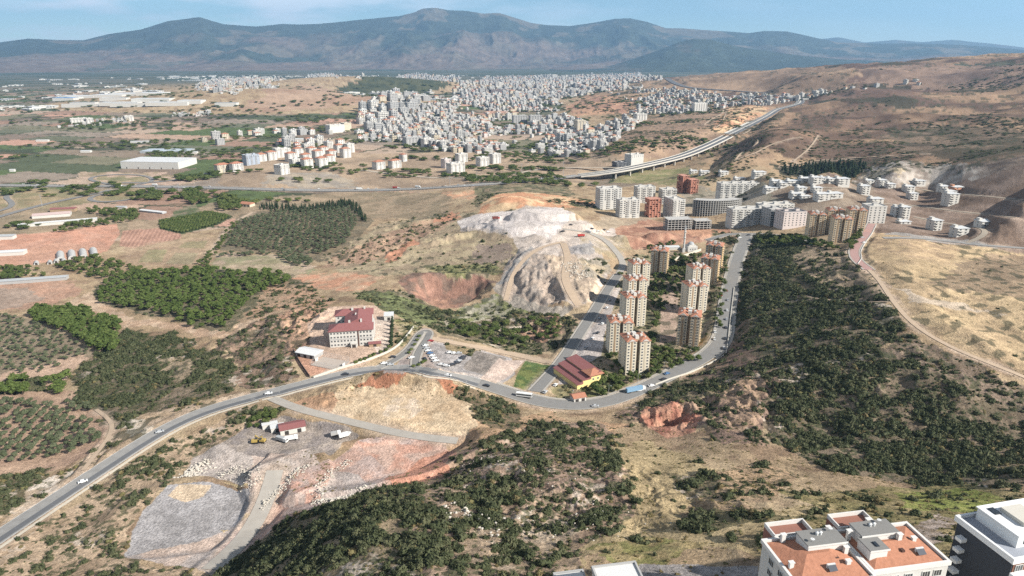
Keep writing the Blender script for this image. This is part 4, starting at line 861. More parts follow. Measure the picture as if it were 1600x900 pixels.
# ------------------------------------------------------------------ groves and woods
def planted(poly, sp, ang, jit=.25, gap=.06, sp2=None):
    a, l, G = region(poly); sp2 = sp2 or sp; c, s = math.cos(R(ang)), math.sin(R(ang)); cx, cy = G[:, 0].mean(), G[:, 1].mean()
    ext = max(np.ptp(G[:, 0]), np.ptp(G[:, 1])); U, V = np.meshgrid(np.arange(-ext, ext, sp), np.arange(-ext, ext, sp2)); U = U.ravel(); V = V.ravel()
    U = U+rng.normal(size=len(U))*jit*sp; V = V+rng.normal(size=len(V))*jit*sp2; X = cx+U*c-V*s; Y = cy+U*s+V*c; A = np.arctan2(X, Y); Lr = np.log(np.hypot(X, Y))
    m = np.zeros(len(X), bool); n = len(a)
    for k in range(n):
        k2 = (k+1) % n; x0, y0, x1, y1 = a[k], l[k], a[k2], l[k2]
        if y0 == y1: continue
        q = (Lr >= min(y0, y1))&(Lr < max(y0, y1)); m ^= q&(A < x0+(Lr-y0)*(x1-x0)/(y1-y0))
    m &= rng.random(len(X)) > gap; return np.stack([X[m], Y[m]], 1)
def woods(name, kind, sets, cap, parts, cat, stuff_label, stuff_name, stuff_cat):
    """sets: (polygon, spacing, angle, jitter, height, spread, label, group)"""
    al = []
    for s in sets:
        for p in planted(s[0], s[1], s[2], s[3], s[8] if len(s) > 8 else .06): al.append((p[0], p[1], s[4]*(.75+.5*random.random()), s[5], s[6], s[7]))
    al.sort(key=lambda t: math.hypot(t[0], t[1])/t[2]); print(name, len(al))
    for t in al[:cap]: tree(name, kind, t[0], t[1], t[2], t[4], cat, t[5], parts, t[3])
    rest = al[cap:]
    if rest:
        z = lookup(np.array([t[0] for t in rest]), np.array([t[1] for t in rest]))
        mass(stuff_name, [(t[0], t[1], q-.1) for t, q in zip(rest, z)], [(t[2]*t[3], t[2]*t[3], t[2]) for t in rest], WHOLE[kind], stuff_label, stuff_cat)
woods('pine_tree', 'pine', [
    ([(148, 462), (160, 440), (200, 428), (310, 420), (440, 428), (455, 440), (400, 462), (380, 478), (350, 512), (300, 512), (270, 505), (240, 488), (150, 474)], 6.6, 20, .38, 6.2, 1.05, 'rounded pine in the wood beside the pale dirt track', 'pines in the wood by the dirt track', .17),
    ([(40, 492), (60, 484), (130, 484), (185, 505), (190, 530), (178, 552), (140, 545), (110, 522), (60, 505)], 5.8, 10, .3, 7.2, 1.05, 'bright green pine in the belt above the grey orchard', 'bright pines above the olive orchard'),
    ([(70, 600), (115, 588), (118, 606), (85, 622)], 6.5, 10, .3, 7, 1.2, 'bright green pine in the clump by the dirt bend', 'pines in the clump by the dirt bend'),
    ([(0, 600), (40, 592), (50, 618), (0, 620)], 7, 10, .3, 7, 1.2, 'bright green pine by the lower olive grove', 'pines by the lower grove')],
    300, False, 'tree', 'further pines of the wood seen as one mass', 'pine_wood', 'wood')
woods('olive_tree', 'olive', [
    ([(-10, 640), (60, 640), (150, 660), (160, 690), (110, 708), (40, 722), (-10, 735)], 6.4, 18, .12, 4.2, 1.0, 'grey green olive tree in the tight rows by the road', 'olive trees in rows by the road', .03),
    ([(-10, 625), (60, 628), (130, 625), (148, 640), (60, 650), (-10, 640)], 6.0, 18, .2, 4, 1.1, 'small olive tree on bare earth above the tight rows', 'olive trees above the rows', .2),
    ([(-10, 488), (50, 502), (110, 530), (140, 552), (100, 570), (60, 582), (-10, 585)], 6.4, 20, .35, 3.6, 1.0, 'pale grey olive tree in the loose orchard at left', 'olive trees in the loose orchard', .12),
    ([(350, 385), (375, 345), (440, 328), (545, 325), (560, 345), (540, 385), (500, 398), (440, 395)], 7.6, 15, .2, 4.6, 1.1, 'dark olive tree in the grove below the highway', 'olive trees in the grove below the highway', .05),
    ([(340, 398), (450, 395), (490, 405), (480, 420), (420, 400), (345, 402)], 7, 15, .3, 5, 1.2, 'dark olive tree at the near edge of the grove', 'olive trees at the near edge of the grove', .2)],
    300, True, 'tree', 'further olive trees of the groves seen as one mass', 'olive_grove', 'grove')
woods('orchard_tree', 'citrus', [
    ([(248, 345), (325, 331), (360, 338), (335, 352), (284, 364), (250, 357)], 4.4, 18, .1, 3.6, 1.2, 'dark green fruit tree in the dense square orchard', 'fruit trees in the square orchard', .02),
    ([(190, 258), (260, 235), (300, 243), (240, 250)], 9, 18, .3, 4.5, 1.4, 'dark fruit tree in the belt behind the warehouse', 'fruit trees behind the warehouse', .2)],
    260, False, 'tree', 'further fruit trees seen as one mass', 'orchard', 'orchard')
woods('broadleaf_tree', 'broad', [
    ([(85, 415), (150, 400), (215, 418), (240, 432), (190, 440), (130, 432)], 8, 0, .35, 6, 1.1, 'dark bushy tree in the belt behind the small domes', 'trees by the domes', .2),
    ([(-10, 420), (30, 418), (75, 425), (80, 432), (10, 438), (-10, 440)], 8, 0, .35, 6.5, 1.1, 'dark bushy tree behind the long grey shed', 'trees behind the long shed', .15),
    ([(80, 358), (120, 350), (180, 342), (215, 335), (218, 345), (150, 355), (90, 366)], 9, 0, .35, 7, 1, 'dark tree in the line above the red field', 'trees above the red field', .25),
    ([(135, 328), (215, 330), (218, 344), (180, 340), (140, 336)], 8, 0, .35, 8, .9, 'tall dark tree in the line by the interchange', 'trees by the interchange', .2),
    ([(276, 305), (310, 300), (330, 318), (300, 320)], 8, 0, .3, 8, 1.1, 'round green tree in the clump near the highway', 'trees in the clump near the highway', .1),
    ([(340, 312), (370, 308), (378, 330), (345, 330)], 9, 0, .3, 9, 1.1, 'tall round tree by the farmhouse', 'trees by the farmhouse', .2),
    ([(308, 412), (335, 388), (365, 345), (372, 348), (345, 388), (325, 418)], 6, 40, .3, 5, 1, 'leafy tree lining the farm track', 'trees lining the farm track', .3),
    ([(960, 430), (985, 428), (1060, 398), (1100, 400), (1060, 470), (1040, 440), (1035, 500), (1020, 540), (1050, 555), (1010, 600), (940, 600), (945, 560), (1015, 520), (1010, 440)], 6.2, 0, .45, 4.6, 1.05, 'green garden tree planted among the orange roofed towers', 'garden trees among the towers', .25),
    ([(1020, 545), (1060, 550), (1105, 540), (1110, 555), (1050, 580), (1020, 585)], 7, 0, .4, 5, 1.1, 'green garden tree beside the road bend', 'garden trees beside the road bend', .15),
    ([(1112, 540), (1120, 480), (1128, 400), (1136, 400), (1130, 480), (1124, 540)], 7, 0, .3, 5, 1.0, 'street tree between the towers and the east road', 'street trees along the east road', .2),
    ([(920, 600), (960, 590), (985, 600), (970, 612), (935, 622)], 6.5, 0, .35, 5.5, 1.1, 'garden tree beside the yellow building', 'garden trees beside the yellow building', .15),
    ([(700, 500), (780, 505), (860, 495), (880, 500), (870, 530), (800, 545), (740, 530), (700, 515)], 8, 0, .4, 4.5, 1.4, 'dark tree crowding the ravine floor', 'trees in the ravine', .2),
    ([(1000, 385), (1050, 378), (1062, 386), (1020, 398)], 7, 0, .35, 5, 1, 'dark tree in the yard of the mosque', 'trees by the mosque', .15),
    ([(1180, 375), (1250, 370), (1300, 385), (1320, 392), (1240, 384), (1190, 384)], 6, 0, .35, 5, 1.1, 'dark tree on the slope below the orange towers', 'trees below the hillside towers', .15),
    ([(1318, 380), (1340, 365), (1346, 362), (1344, 375), (1330, 392)], 5, 0, .3, 4.5, 1, 'small tree by the pink paved street', 'trees by the pink street', .1),
    ([(380, 655), (420, 640), (440, 645), (420, 662), (385, 672)], 4, 0, .4, 3.6, 1.3, 'dusty dark tree behind the works sheds', 'trees behind the works sheds', .1)],
    300, False, 'tree', 'further dark trees seen as one mass', 'tree_belt', 'trees')
woods('cypress_tree', 'cypress', [
    ([(405, 320), (470, 325), (545, 315), (560, 322), (575, 345), (568, 348), (545, 325), (470, 332), (405, 328)], 6, 10, .25, 9, 1.2, 'dark cypress in the windbreak above the olive grove', 'cypresses in the windbreak', .15),
    ([(1212, 272), (1225, 262), (1262, 256), (1310, 256), (1356, 258), (1350, 266), (1300, 270), (1240, 276)], 9, 10, .3, 11, 2.0, 'dark conifer in the plantation above the white houses', 'conifers in the hillside plantation', .1)],
    300, False, 'tree', 'further dark conifers seen as one mass', 'conifer_plantation', 'wood')
# hedges and lone trees of the plain: an uncountable far scatter
n = 9000; a = R(-40)+rng.random(n)*R(58); r = np.exp(math.log(1300)+rng.random(n)*math.log(7200/1300)); X = r*np.sin(a); Y = r*np.cos(a)
dd = fbm(X/230, Y/90, 401, 4); k = (dd > .53)&(lookup(X, Y) < 70); X, Y, r = X[k], Y[k], r[k]; h = 5+rng.random(len(X))*5; h2 = h*(1+r/5200)
mass('distant_trees', np.stack([X, Y, lookup(X, Y)], 1), np.stack([h2*1.8, h2*1.3, h], 1), WHOLE['broad'][:3], 'dark hedges and lone trees scattered over the plain', 'trees')

# dry tussocks and low bushes on the near grass
ex2 = (np.where(DEN < .02, .09, .05)*(fbm(GX/8, GY/8, 411, 3) > .42)*~roadmask)[:-1, :-1]*area*(GR[:-1, :-1] < 480)*(GR[:-1, :-1] > 105)*(GZ[:-1, :-1] > 47)*(GA[:-1, :-1] > R(-22))*(np.abs(GA[:-1, :-1]) < R(46))
c2 = rng.poisson(ex2*1.2); j, i = np.nonzero(c2); X = GX[j, i]+rng.normal(size=len(i))*.3; Y = GY[j, i]+rng.normal(size=len(i))*.3; s = .22+rng.random(len(X))**2*.5
mass('tussocks', np.stack([X, Y, lookup(X, Y)-.05], 1), np.stack([s, s, s*.7], 1), DRYB, 'dry grass tussocks and low brown bushes on the near slopes', 'tussocks'); print('tussocks', len(X))
# sparse scrub on the far bare hills
n = 26000; a = R(3)+rng.random(n)*R(40); r = 1050+rng.random(n)**1.2*2600; X = r*np.sin(a); Y = r*np.cos(a); z_ = lookup(X, Y); k = (z_ > 32)&(fbm(X/260, Y/200, 421, 4) > .50)&(fbm(X/40, Y/40, 422, 2) > .45); X, Y, z_, r = X[k], Y[k], z_[k], r[k]; s = (1.2+rng.random(len(X))*1.8)*(.6+r/2600)
mass('hill_scrub', np.stack([X, Y, z_-.3], 1), np.stack([s*1.3, s, s*.45], 1), SHR, 'low dark scrub sprinkled over the bare far hills', 'scrub')
# ------------------------------------------------------------------ viaduct and motorway
def deck(W, name='road'):
    for s_ in (-1, 1):
        w_ = sub(W, s_*8.5); ribbon_flat(name, w_, -6.6, 6.6, .0, ASPD if s_ < 0 else ASPM)
def ribbon_flat(name, W, o0, o1, dz, m, th=0, kind='structure', parent=None):
    nn = normals(W); mb = MB(); n = len(W)
    V = [(W[i, 0]+nn[i, 0]*o, W[i, 1]+nn[i, 1]*o, W[i, 2]+dz-t) for i in range(n) for o, t in ((o0, 0), (o1, 0), (o1, th), (o0, th))]
    F = []
    for i in range(n-1):
        a, b = i*4, i*4+4; F.append((a, a+1, b+1, b))
        if th: F += [(a+1, a+2, b+2, b+1), (a+2, a+3, b+3, b+2), (a+3, a, b, b+3)]
    mb.add(V, F); o = mb.build(name, m, parent)
    if o.data.polygons[0].normal.z < 0: o.data.flip_normals()
    if kind: o['kind'] = kind
    return o
via = thing('viaduct', 'long concrete motorway viaduct on tall piers crossing the dry valley', 'viaduct', (0, 0, 0))
for s_ in (-1, 1):
    w_ = sub(VBR, s_*8.5); ribbon_flat('deck', w_, -7.6, 7.6, -.05, CONC, 1.9, None, via); ribbon_flat('roadway', w_, -6.4, 6.4, .02, ASPD, 0, None, via)
    for e in (-7.4, 7.0): ribbon_flat('parapet', w_, e, e+.4, 1.1, CONC, 1.1, None, via)
    for e in (-5.9, 5.7): ribbon_flat('road_marking', w_, e, e+.25, .06, LINE, 0, None, via)
arc = resample(VBR, 36)
nv = normals(arc)
for i in range(2, len(arc)-1):
    x, y, z = arc[i]; g = min(hz(x, y), z-4); yaw = math.atan2(nv[i, 1], nv[i, 0]); mb = MB()
    for s_ in (-1, 1):
        cx, cy = s_*8.5, 0; mb.box(cx-2.6, cx+2.6, -1.1, 1.1, g-z-3, -3.4); mb.box(cx-6, cx+6, -1.4, 1.4, -3.4, -2.0)
    o = mb.build('pier', CONC, via); o.location = (x, y, z); o.rotation_euler[2] = yaw
deck_ = []
for s_ in (-1, 1):
    w_ = sub(VGR, s_*8.5); ribbon_flat('road', w_, -6.8, 6.8, 1.2, ASPD if s_ < 0 else ASPM)
    for e in (-6.3, 6.0): ribbon_flat('road_marking', w_, e, e+.5, 1.5, LINE)
ribbon_flat('road_verge', VGR, -1.7, 1.7, 1.6, CONC)
ribbon_flat('road_verge', cut(VGR, .02, .28), 16, 24, .8, mat('bright_ballast', (.6, .57, .5), .9, .08, .1))
ribbon_flat('railway_cutting', cut(VGR, .02, .5), -34, -26, 1.0, mat('pale_cutting', (.48, .38, .27), .9, .12, .05)); ribbon_flat('railway_bed', cut(VGR, .02, .5), -31, -28.5, 1.6, mat('dark_ballast', (.16, .12, .10), .9, .12, .1))
# ------------------------------------------------------------------ building kit
GLASS = mat('window_glass', (.035, .042, .05), .15, .2, .3, spec=.6); FRAME = mat('window_frame', (.62, .61, .58), .6, .05, 1)
WHITEW = mat('white_render', (.54, .52, .48), .85, .08, .25); CREAM = mat('cream_render', (.50, .44, .34), .85, .07, .25); GREYW = mat('grey_render', (.36, .355, .345), .85, .08, .3)
OCHRE = mat('ochre_render', (.62, .43, .20), .85, .07, .25); TANW = mat('brown_render', (.34, .24, .155), .85, .08, .3); YEL = mat('yellow_render', (.72, .58, .25), .85, .06, .3)
TILE = mat('orange_roof_tiles', (.36, .165, .105), .8, .16, 1.2, bump=.3); TILER = mat('red_sheet_roof', (.23, .095, .09), .7, .14, .5); FLATR = mat('flat_roof_screed', (.46, .44, .41), .9, .12, .5)
DKR = mat('dark_roof', (.13, .13, .135), .8, .15, .5); BRICK = mat('hollow_brick', (.36, .155, .105), .9, .14, 1); RAW = mat('raw_concrete', (.42, .405, .38), .9, .12, .4); NAVY = mat('dark_cladding', (.055, .06, .075), .5, .2, .4)
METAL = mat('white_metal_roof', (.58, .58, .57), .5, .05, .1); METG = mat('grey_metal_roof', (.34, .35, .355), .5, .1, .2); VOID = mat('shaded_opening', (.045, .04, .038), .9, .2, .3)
OWALL = mat('orange_render', (.66, .38, .17), .85, .07, .25)
def window_mesh(w, h, name='window', frame=FRAME, bars=1):
    mb = MB(); t = .09
    mb.box(-w/2, w/2, -.03, .04, -h/2, h/2, 1)
    for x0, x1, z0, z1 in ((-w/2-t, -w/2, -h/2-t, h/2+t), (w/2, w/2+t, -h/2-t, h/2+t), (-w/2, w/2, -h/2-t, -h/2), (-w/2, w/2, h/2, h/2+t)): mb.box(x0, x1, -.10, .04, z0, z1, 0)
    for b in range(bars): x = -w/2+w*(b+1)/(bars+1); mb.box(x-.035, x+.035, -.07, .03, -h/2, h/2, 0)
    return mb.mesh(name, [frame, GLASS])
WIN = window_mesh(1.25, 1.35); WINS = window_mesh(.75, .9, bars=0); WINB = window_mesh(1.9, 1.6, bars=2)
def part_of(me, k, name):
    key = me.name+name
    if key not in SPLIT:
        mb = MB(); mb.add([v.co[:] for v in me.vertices], [tuple(p.vertices) for p in me.polygons if p.material_index == k]); SPLIT[key] = mb.mesh(name, [me.materials[k]])
    return SPLIT[key]
SPLIT = {}; DEEP = False
def put_window(parent, me, side, u, z, x0, x1, y0, y1, name='window', out=.05):
    if DEEP:
        o = put_one(parent, part_of(me, 0, 'window'), side, u, z, x0, x1, y0, y1, name, out); link('pane', part_of(me, 1, 'pane'), o); return o
    return put_one(parent, me, side, u, z, x0, x1, y0, y1, name, out)
def put_one(parent, me, side, u, z, x0, x1, y0, y1, name='window', out=.05):
    """side: F front(-y) R right(+x) B back L left; u = position along the side"""
    o = link(name, me, parent)
    if side == 'F': o.location = (u, y0-out, z)
    elif side == 'B': o.location = (u, y1+out, z); o.rotation_euler[2] = math.pi
    elif side == 'R': o.location = (x1+out, u, z); o.rotation_euler[2] = math.pi/2
    else: o.location = (x0-out, u, z); o.rotation_euler[2] = -math.pi/2
    return o
def base_at(px, py): p = at(px, py); return p
# ---- estate towers
def tower(kind):
    H_ = 31.; t = thing('apartment_tower', 'x', 'apartment block', (0, 0, 0)); face, strip, side = (mat('pale_render', (.60, .54, .43), .85, .08, .25), TANW, MATS['pale_render']) if kind == 'pale' else ((mat('cream_front', (.50, .42, .31), .85, .08, .25), TANW, OCHRE) if kind == 'cream' else (mat('beige_render', (.62, .49, .33), .85, .07, .25), TANW, OWALL))
    A = (-9.6, -1.2, -8.2, 9.6); B = (1.2, 9.6, -9.6, 8.2)
    mb = MB(); mb.box(*A, -4, H_, 0); mb.box(*B, -4, H_, 0); mb.build('wall', [face], t)
    mb = MB(); mb.box(-1.2, 1.2, -6.6, 6.6, -4, H_+.6, 0); mb.build('stairwell', [strip], t)
    for (x0, x1, y0, y1) in (A, B):
        mb = MB(); mb.box(x0+3.5, x0+4.9, y0-.12, y0, 0, H_-.4, 0); mb.build('facade_strip', [strip if x0 < 0 else CREAM if kind == 'pale' else strip], t)
    mb = MB(); mb.box(9.6, 9.74, -9.5, 8.1, 0, H_-.3, 0); mb.build('side_cladding', [side], t)
    for s0, s1 in ((-2.2, 1.4),): mb = MB(); mb.box(9.74, 9.86, s0, s1, 0, H_-.5, 0); mb.build('facade_strip', [OCHRE if kind != 'orange' else CREAM], t)
    for (x0, x1, y0, y1), ax in ((A, 'y'), (B, 'y')):
        mb = MB(); mb.hip(x0, x1, y0, y1, H_+.2, 2.3, .55, 0, ax); mb.build('roof', [TILE], t)
    for x0, x1, y0, y1 in ((-1.5, 1.5, -5, -1.5), (-1.5, 1.5, 1.5, 5.2), (-6, -4, 1, 3.4), (3.6, 5.4, -3, -.8)): mb = MB(); mb.box(x0, x1, y0, y1, H_, H_+3.4, 0); mb.build('roof_housing', [WHITEW], t)
    for cx, cy in ((-7, -3), (7, 3.4), (6.4, -5.5)): mb = MB(); mb.box(cx-.45, cx+.45, cy-.45, cy+.45, H_, H_+2.6, 0); mb.box(cx-.6, cx+.6, cy-.6, cy+.6, H_+2.6, H_+2.8, 0); mb.build('chimney', [WHITEW], t)
    for (gx, y0) in ((-5.4, -8.2), (5.4, -9.6)):
        mb = MB(); mb.add([(gx-3, y0-.5, H_+.1), (gx+3, y0-.5, H_+.1), (gx, y0-.5, H_+2.2), (gx-3, y0-.1, H_+.1), (gx+3, y0-.1, H_+.1), (gx, y0-.1, H_+2.2)], [(0, 1, 2), (5, 4, 3), (0, 3, 4, 1), (1, 4, 5, 2), (2, 5, 3, 0)]); mb.build('gable', [WHITEW], t)
    for fl in range(11):
        z = 1.7+fl*2.78
        for u in (-7.9, -3.0): put_window(t, WIN, 'F', u, z, *A)
        for u in (3.0, 7.9): put_window(t, WIN, 'F', u, z, *B)
        for u in (-7.2, -4.2, 4.4): put_window(t, WINS if u == -4.2 else WIN, 'R', u, z, 0, 9.76, 0, 0)
        for u in (-5.2, 5.4): put_window(t, WIN, 'L', u, z, -9.6, 0, 0, 0)
    mb = MB()
    for fl in range(1, 11): z = .35+fl*2.78; mb.box(9.86, 10.9, -2.2, 1.4, z, z+.9, 0)
    mb.build('balcony', [face], t)
    mb = MB(); mb.box(-2, 2, -8.6, -6.6, 0, 3, 0); mb.build('entrance', [TANW], t)
    return t
def pose(t, px, py, yaw, label, group=None, dz=0, sc=None):
    p = at(px, py); t.location = (p[0], p[1], p[2]+dz); t.rotation_euler[2] = R(yaw); t['label'] = label
    if group: t['group'] = group
    if sc: t.scale = (sc, sc, sc)
    return t
protos = {k: tower(k) for k in ('pale', 'cream', 'orange')}; used_p = set()
def place_tower(kind, *a, **k):
    t = protos[kind] if kind not in used_p else copy_tree(protos[kind]); used_p.add(kind); pose(t, *a, **k); t.scale = (.93, .93, .87); return t
GT = 'orange roofed towers of the estate'
for kind, px, py, yaw, lab in [
    ('pale', 989, 578, 11, 'nearest orange roofed tower, cream, just behind the yellow building'),
    ('pale', 966, 547, 3, 'orange roofed tower directly behind the nearest cream tower, beside the long car park'),
    ('pale', 987, 505, 11, 'white tower third from the front in the west row of the estate'),
    ('pale', 990, 476, 11, 'white tower in the middle of the west row, second from its far end'),
    ('pale', 996, 448, 11, 'pale tower at the far end of the west row beside the bare spoil ground'),
    ('pale', 1082, 486, 11, 'white tower of the east row standing just behind its cream front tower'),
    ('pale', 1088, 456, 11, 'white tower in the middle of the east row across from the pedestrian path'),
    ('cream', 1074, 536, -17, 'cream front tower of the east row with an ochre sunlit side, by the road bend'),
    ('cream', 1029, 426, -17, 'cream tower with ochre side standing alone below the minaret'),
    ('cream', 1107, 440, -22, 'cream tower with ochre side, next to last in the east row'),
    ('cream', 1114, 418, -22, 'cream tower with ochre side at the far end of the east row')]:
    place_tower(kind, px, py, yaw, lab, group=GT)
GH = 'orange hillside towers at the pink street'
for px, py, yaw, lab in [(1272, 368, -10, 'orange and beige tower at left end of the hillside group'), (1310, 377, -10, 'orange and beige tower nearest the pink paved street'),
                         (1300, 362, -10, 'orange tower standing behind between the two front hillside towers'), (1333, 362, -10, 'orange tower at the right rear of the hillside group')]:
    place_tower('orange', px, py, yaw, lab, group=GH)
# ---- generic apartment block
def block(px, py, w, d, fl, yaw, label, wall=WHITEW, second=GREYW, roof=FLATR, fh=3.0, style='bal', name='apartment_block', group=None, cat='apartment block', tiled=False, cap=84, dz=0):
    p = at(px, py); t = thing(name, label, cat, (p[0], p[1], p[2]+dz), R(yaw), group); H_ = fl*fh; x0, x1, y0, y1 = -w/2, w/2, -d/2, d/2
    mb = MB(); mb.box(x0, x1, y0, y1, -7, H_, 0); mb.build('wall', [wall], t)
    if tiled: mb = MB(); mb.hip(x0, x1, y0, y1, H_+.2, min(w, d)*.2, .6, 0, 'x' if w > d else 'y'); mb.build('roof', [TILE], t)
    else:
        mb = MB(); mb.box(x0+.3, x1-.3, y0+.3, y1-.3, H_, H_+.12, 0); mb.build('roof', [roof], t)
        mb = MB()
        for a in ((x0-.1, x1+.1, y0-.1, y0+.25), (x0-.1, x1+.1, y1-.25, y1+.1), (x0-.1, x0+.25, y0+.25, y1-.25), (x1-.25, x1+.1, y0+.25, y1-.25)): mb.box(*a, H_+.004, H_+1.1, 0)
        mb.build('parapet', [wall], t)
        nh = max(1, int(w/16))
        for k in range(nh):
            cx = x0+w*(k+.5)/nh; mb = MB(); mb.box(cx-2.6, cx+2.6, -2.2, 2.4, H_+.12, H_+3.1, 0); mb.box(cx-2.8, cx+2.8, -2.4, 2.6, H_+3.09, H_+3.3, 1); mb.build('roof_housing', [wall, roof], t)
    nb = max(2, int(w/5.2)); 
    if style == 'bal':
        for k in range(nb):
            cx = x0+w*(k+.5)/nb
            if k % 2 == 0:
                mb = MB(); mb.box(cx-w/nb*.46, cx+w/nb*.46, y0-.06, y0+.02, .5, H_-.6, 1)
                for f in range(fl): mb.box(cx-w/nb*.46, cx+w/nb*.46, y0-1.3, y0-.06, f*fh+.1, f*fh+1.15, 0)
                mb.build('balcony_stack', [wall, second], t)
    nwin = 0; sides = [('F', x0, x1, nb)]+[('R', y0, y1, max(2, int(d/5)))]+([('L', y0, y1, max(2, int(d/5)))] if yaw > 5 or px < 800 else [])
    for f in range(fl-1, -1, -1):
        for sd, a, b, n_ in sides:
            for k in range(n_):
                if nwin >= cap: break
                u = a+(b-a)*(k+.5)/n_; put_window(t, WINB if style != 'grid' else WIN, sd, u, f*fh+1.75, x0, x1, y0, y1, out=.12); nwin += 1
    return t
def frame_block(px, py, w, d, fl, yaw, label, slab=RAW, infill=VOID, fh=3.1, name='unfinished_block', brick=None, group=None, rods=True):
    """an unfinished concrete skeleton: slabs, columns, dark bays behind, walls only in some bays"""
    p = at(px, py); t = thing(name, label, 'unfinished building', (p[0], p[1], p[2]), R(yaw), group); x0, x1, y0, y1 = -w/2, w/2, -d/2, d/2; H_ = fl*fh
    mb = MB(); 
    for f in range(fl+1): mb.box(x0, x1, y0, y1, f*fh-.3, f*fh, 0)
    mb.box(x0, x1, y0, y1, -7, -.3, 0); mb.build('floor_slabs', [slab], t)
    nx, ny = max(2, round(w/5)), max(2, round(d/5)); mb = MB()
    for i in range(nx+1):
        for j in range(ny+1):
            if 0 < i < nx and 0 < j < ny: continue
            cx = x0+.3+(w-.6)*i/nx; cy = y0+.3+(d-.6)*j/ny; mb.box(cx-.28, cx+.28, cy-.28, cy+.28, 0, H_+(1.4 if rods else .5), 0)
    mb.build('columns', [slab], t)
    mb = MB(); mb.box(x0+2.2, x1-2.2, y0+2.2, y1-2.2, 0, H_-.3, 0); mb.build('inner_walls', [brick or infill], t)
    if brick:
        mb = MB(); rg = random.Random(px)
        for f in range(fl):
            for i in range(nx):
                if rg.random() < .55: a = x0+.6+(w-.6)*i/nx; mb.box(a, a+w/nx*.55, y0+.1, y0+.35, f*fh, (f+1)*fh-.3, 0)
            for j in range(ny):
                if rg.random() < .7: a = y0+.6+(d-.6)*j/ny; mb.box(x1-.35, x1-.1, a, a+d/ny*.6, f*fh, (f+1)*fh-.3, 0); mb.box(x0+.1, x0+.35, a, a+d/ny*.75, f*fh, (f+1)*fh-.3, 0)
        mb.build('brick_infill', [brick], t)
    return t
GC = 'new apartment blocks above the estate'
block(950, 323, 36, 20, 10, 14, 'tall white and grey new block at far left of the new district, dark side wall', group=GC)
block(980, 339, 32, 16, 9, 12, 'slim white new block nearest the spoil heap with vertical white bands', group=GC)
block(1006, 316, 32, 18, 9, 10, 'white new block half hidden behind the slim block and brick shell', group=GC)
block(1052, 337, 20, 32, 9, 14, 'white wedge shaped new block with blank white roof behind the concrete shell', group=GC)
block(1042, 317, 26, 16, 8, 10, 'grey white block at the rear of the new group beside the red shell', second=NAVY, group=GC)
frame_block(1019, 338, 19, 17, 9, 14, 'red hollow brick shell of a tower between two white blocks', brick=BRICK, slab=mat('pinkish_frame', (.46, .24, .18), .9, .1, .4))
frame_block(1058, 358, 34, 20, 5, 6, 'low bare concrete frame with rods on top standing above the minaret')
frame_block(1095, 357, 22, 18, 4, 6, 'smaller bare concrete frame at the right end of the low shell')
frame_block(1066, 300, 13, 22, 10, 16, 'tall dark red brick shell standing alone below the viaduct', brick=BRICK, slab=MATS['pinkish_frame'])
frame_block(1080, 301, 15, 20, 8, 16, 'lower stepped brick shell joined to the tall red shell', brick=BRICK, slab=MATS['pinkish_frame'])
block(1151, 306, 64, 18, 7, 6, 'long white seven storey block with dark balcony bands behind the curved shell', group=GC)
block(1166, 352, 52, 20, 8, 6, 'long white block with round balcony columns and shaded left end', group=GC)
block(1209, 335, 48, 18, 5, 10, 'low white terraced block stepping up behind the long balcony block', group=GC)
block(1205, 349, 20, 22, 7, 14, 'shaded dark grey block beside the grid windowed block', wall=GREYW, second=NAVY, group=GC)
block(1233, 354, 32, 22, 7, 10, 'pinkish white block with a regular grid of square windows', wall=mat('pinkish_render', (.56, .49, .46), .85, .06, .3), style='grid', roof=DKR, group=GC)
block(1362, 347, 22, 18, 7, 2, 'white gridded block right of the orange hillside towers', style='grid', group=GC)
# curved shell
def curved():
    p = at(1122, 334); t = thing('curved_unfinished_block', 'long curved concrete shell of seven open storeys', 'unfinished building', p, R(6)); n = 22; ro, ri = 62, 46; a0, a1 = R(-128), R(-52); oy = 55
    for f in range(8):
        mb = MB(); V = []
        for k in range(n+1):
            a = a0+(a1-a0)*k/n
            for r in (ro, ri):
                for z in (f*3-.3, f*3): V.append((r*math.cos(a), oy+r*math.sin(a), z))
        F = []
        for k in range(n): b = k*4; F += [(b+1, b+5, b+7, b+3), (b, b+4, b+5, b+1), (b+2, b+3, b+7, b+6), (b, b+2, b+6, b+4)]
        F += [(0, 1, 3, 2), (n*4, n*4+2, n*4+3, n*4+1)]; mb.add(V, F); mb.build('floor_slab', [RAW], t)
    mb = MB()
    for k in range(n+1):
        a = a0+(a1-a0)*k/n; cx, cy = (ro-.5)*math.cos(a), oy+(ro-.5)*math.sin(a); mb.box(cx-.35, cx+.35, cy-.35, cy+.35, -5, 22.4, 0)
    mb.build('columns', [RAW], t)
    mb = MB(); V = []
    for k in range(n+1):
        a = a0+(a1-a0)*k/n; V += [((ro-3.2)*math.cos(a), oy+(ro-3.2)*math.sin(a), z) for z in (-4, 20.7)]
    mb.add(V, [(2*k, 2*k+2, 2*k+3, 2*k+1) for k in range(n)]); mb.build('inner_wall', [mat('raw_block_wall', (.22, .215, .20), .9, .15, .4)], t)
curved()
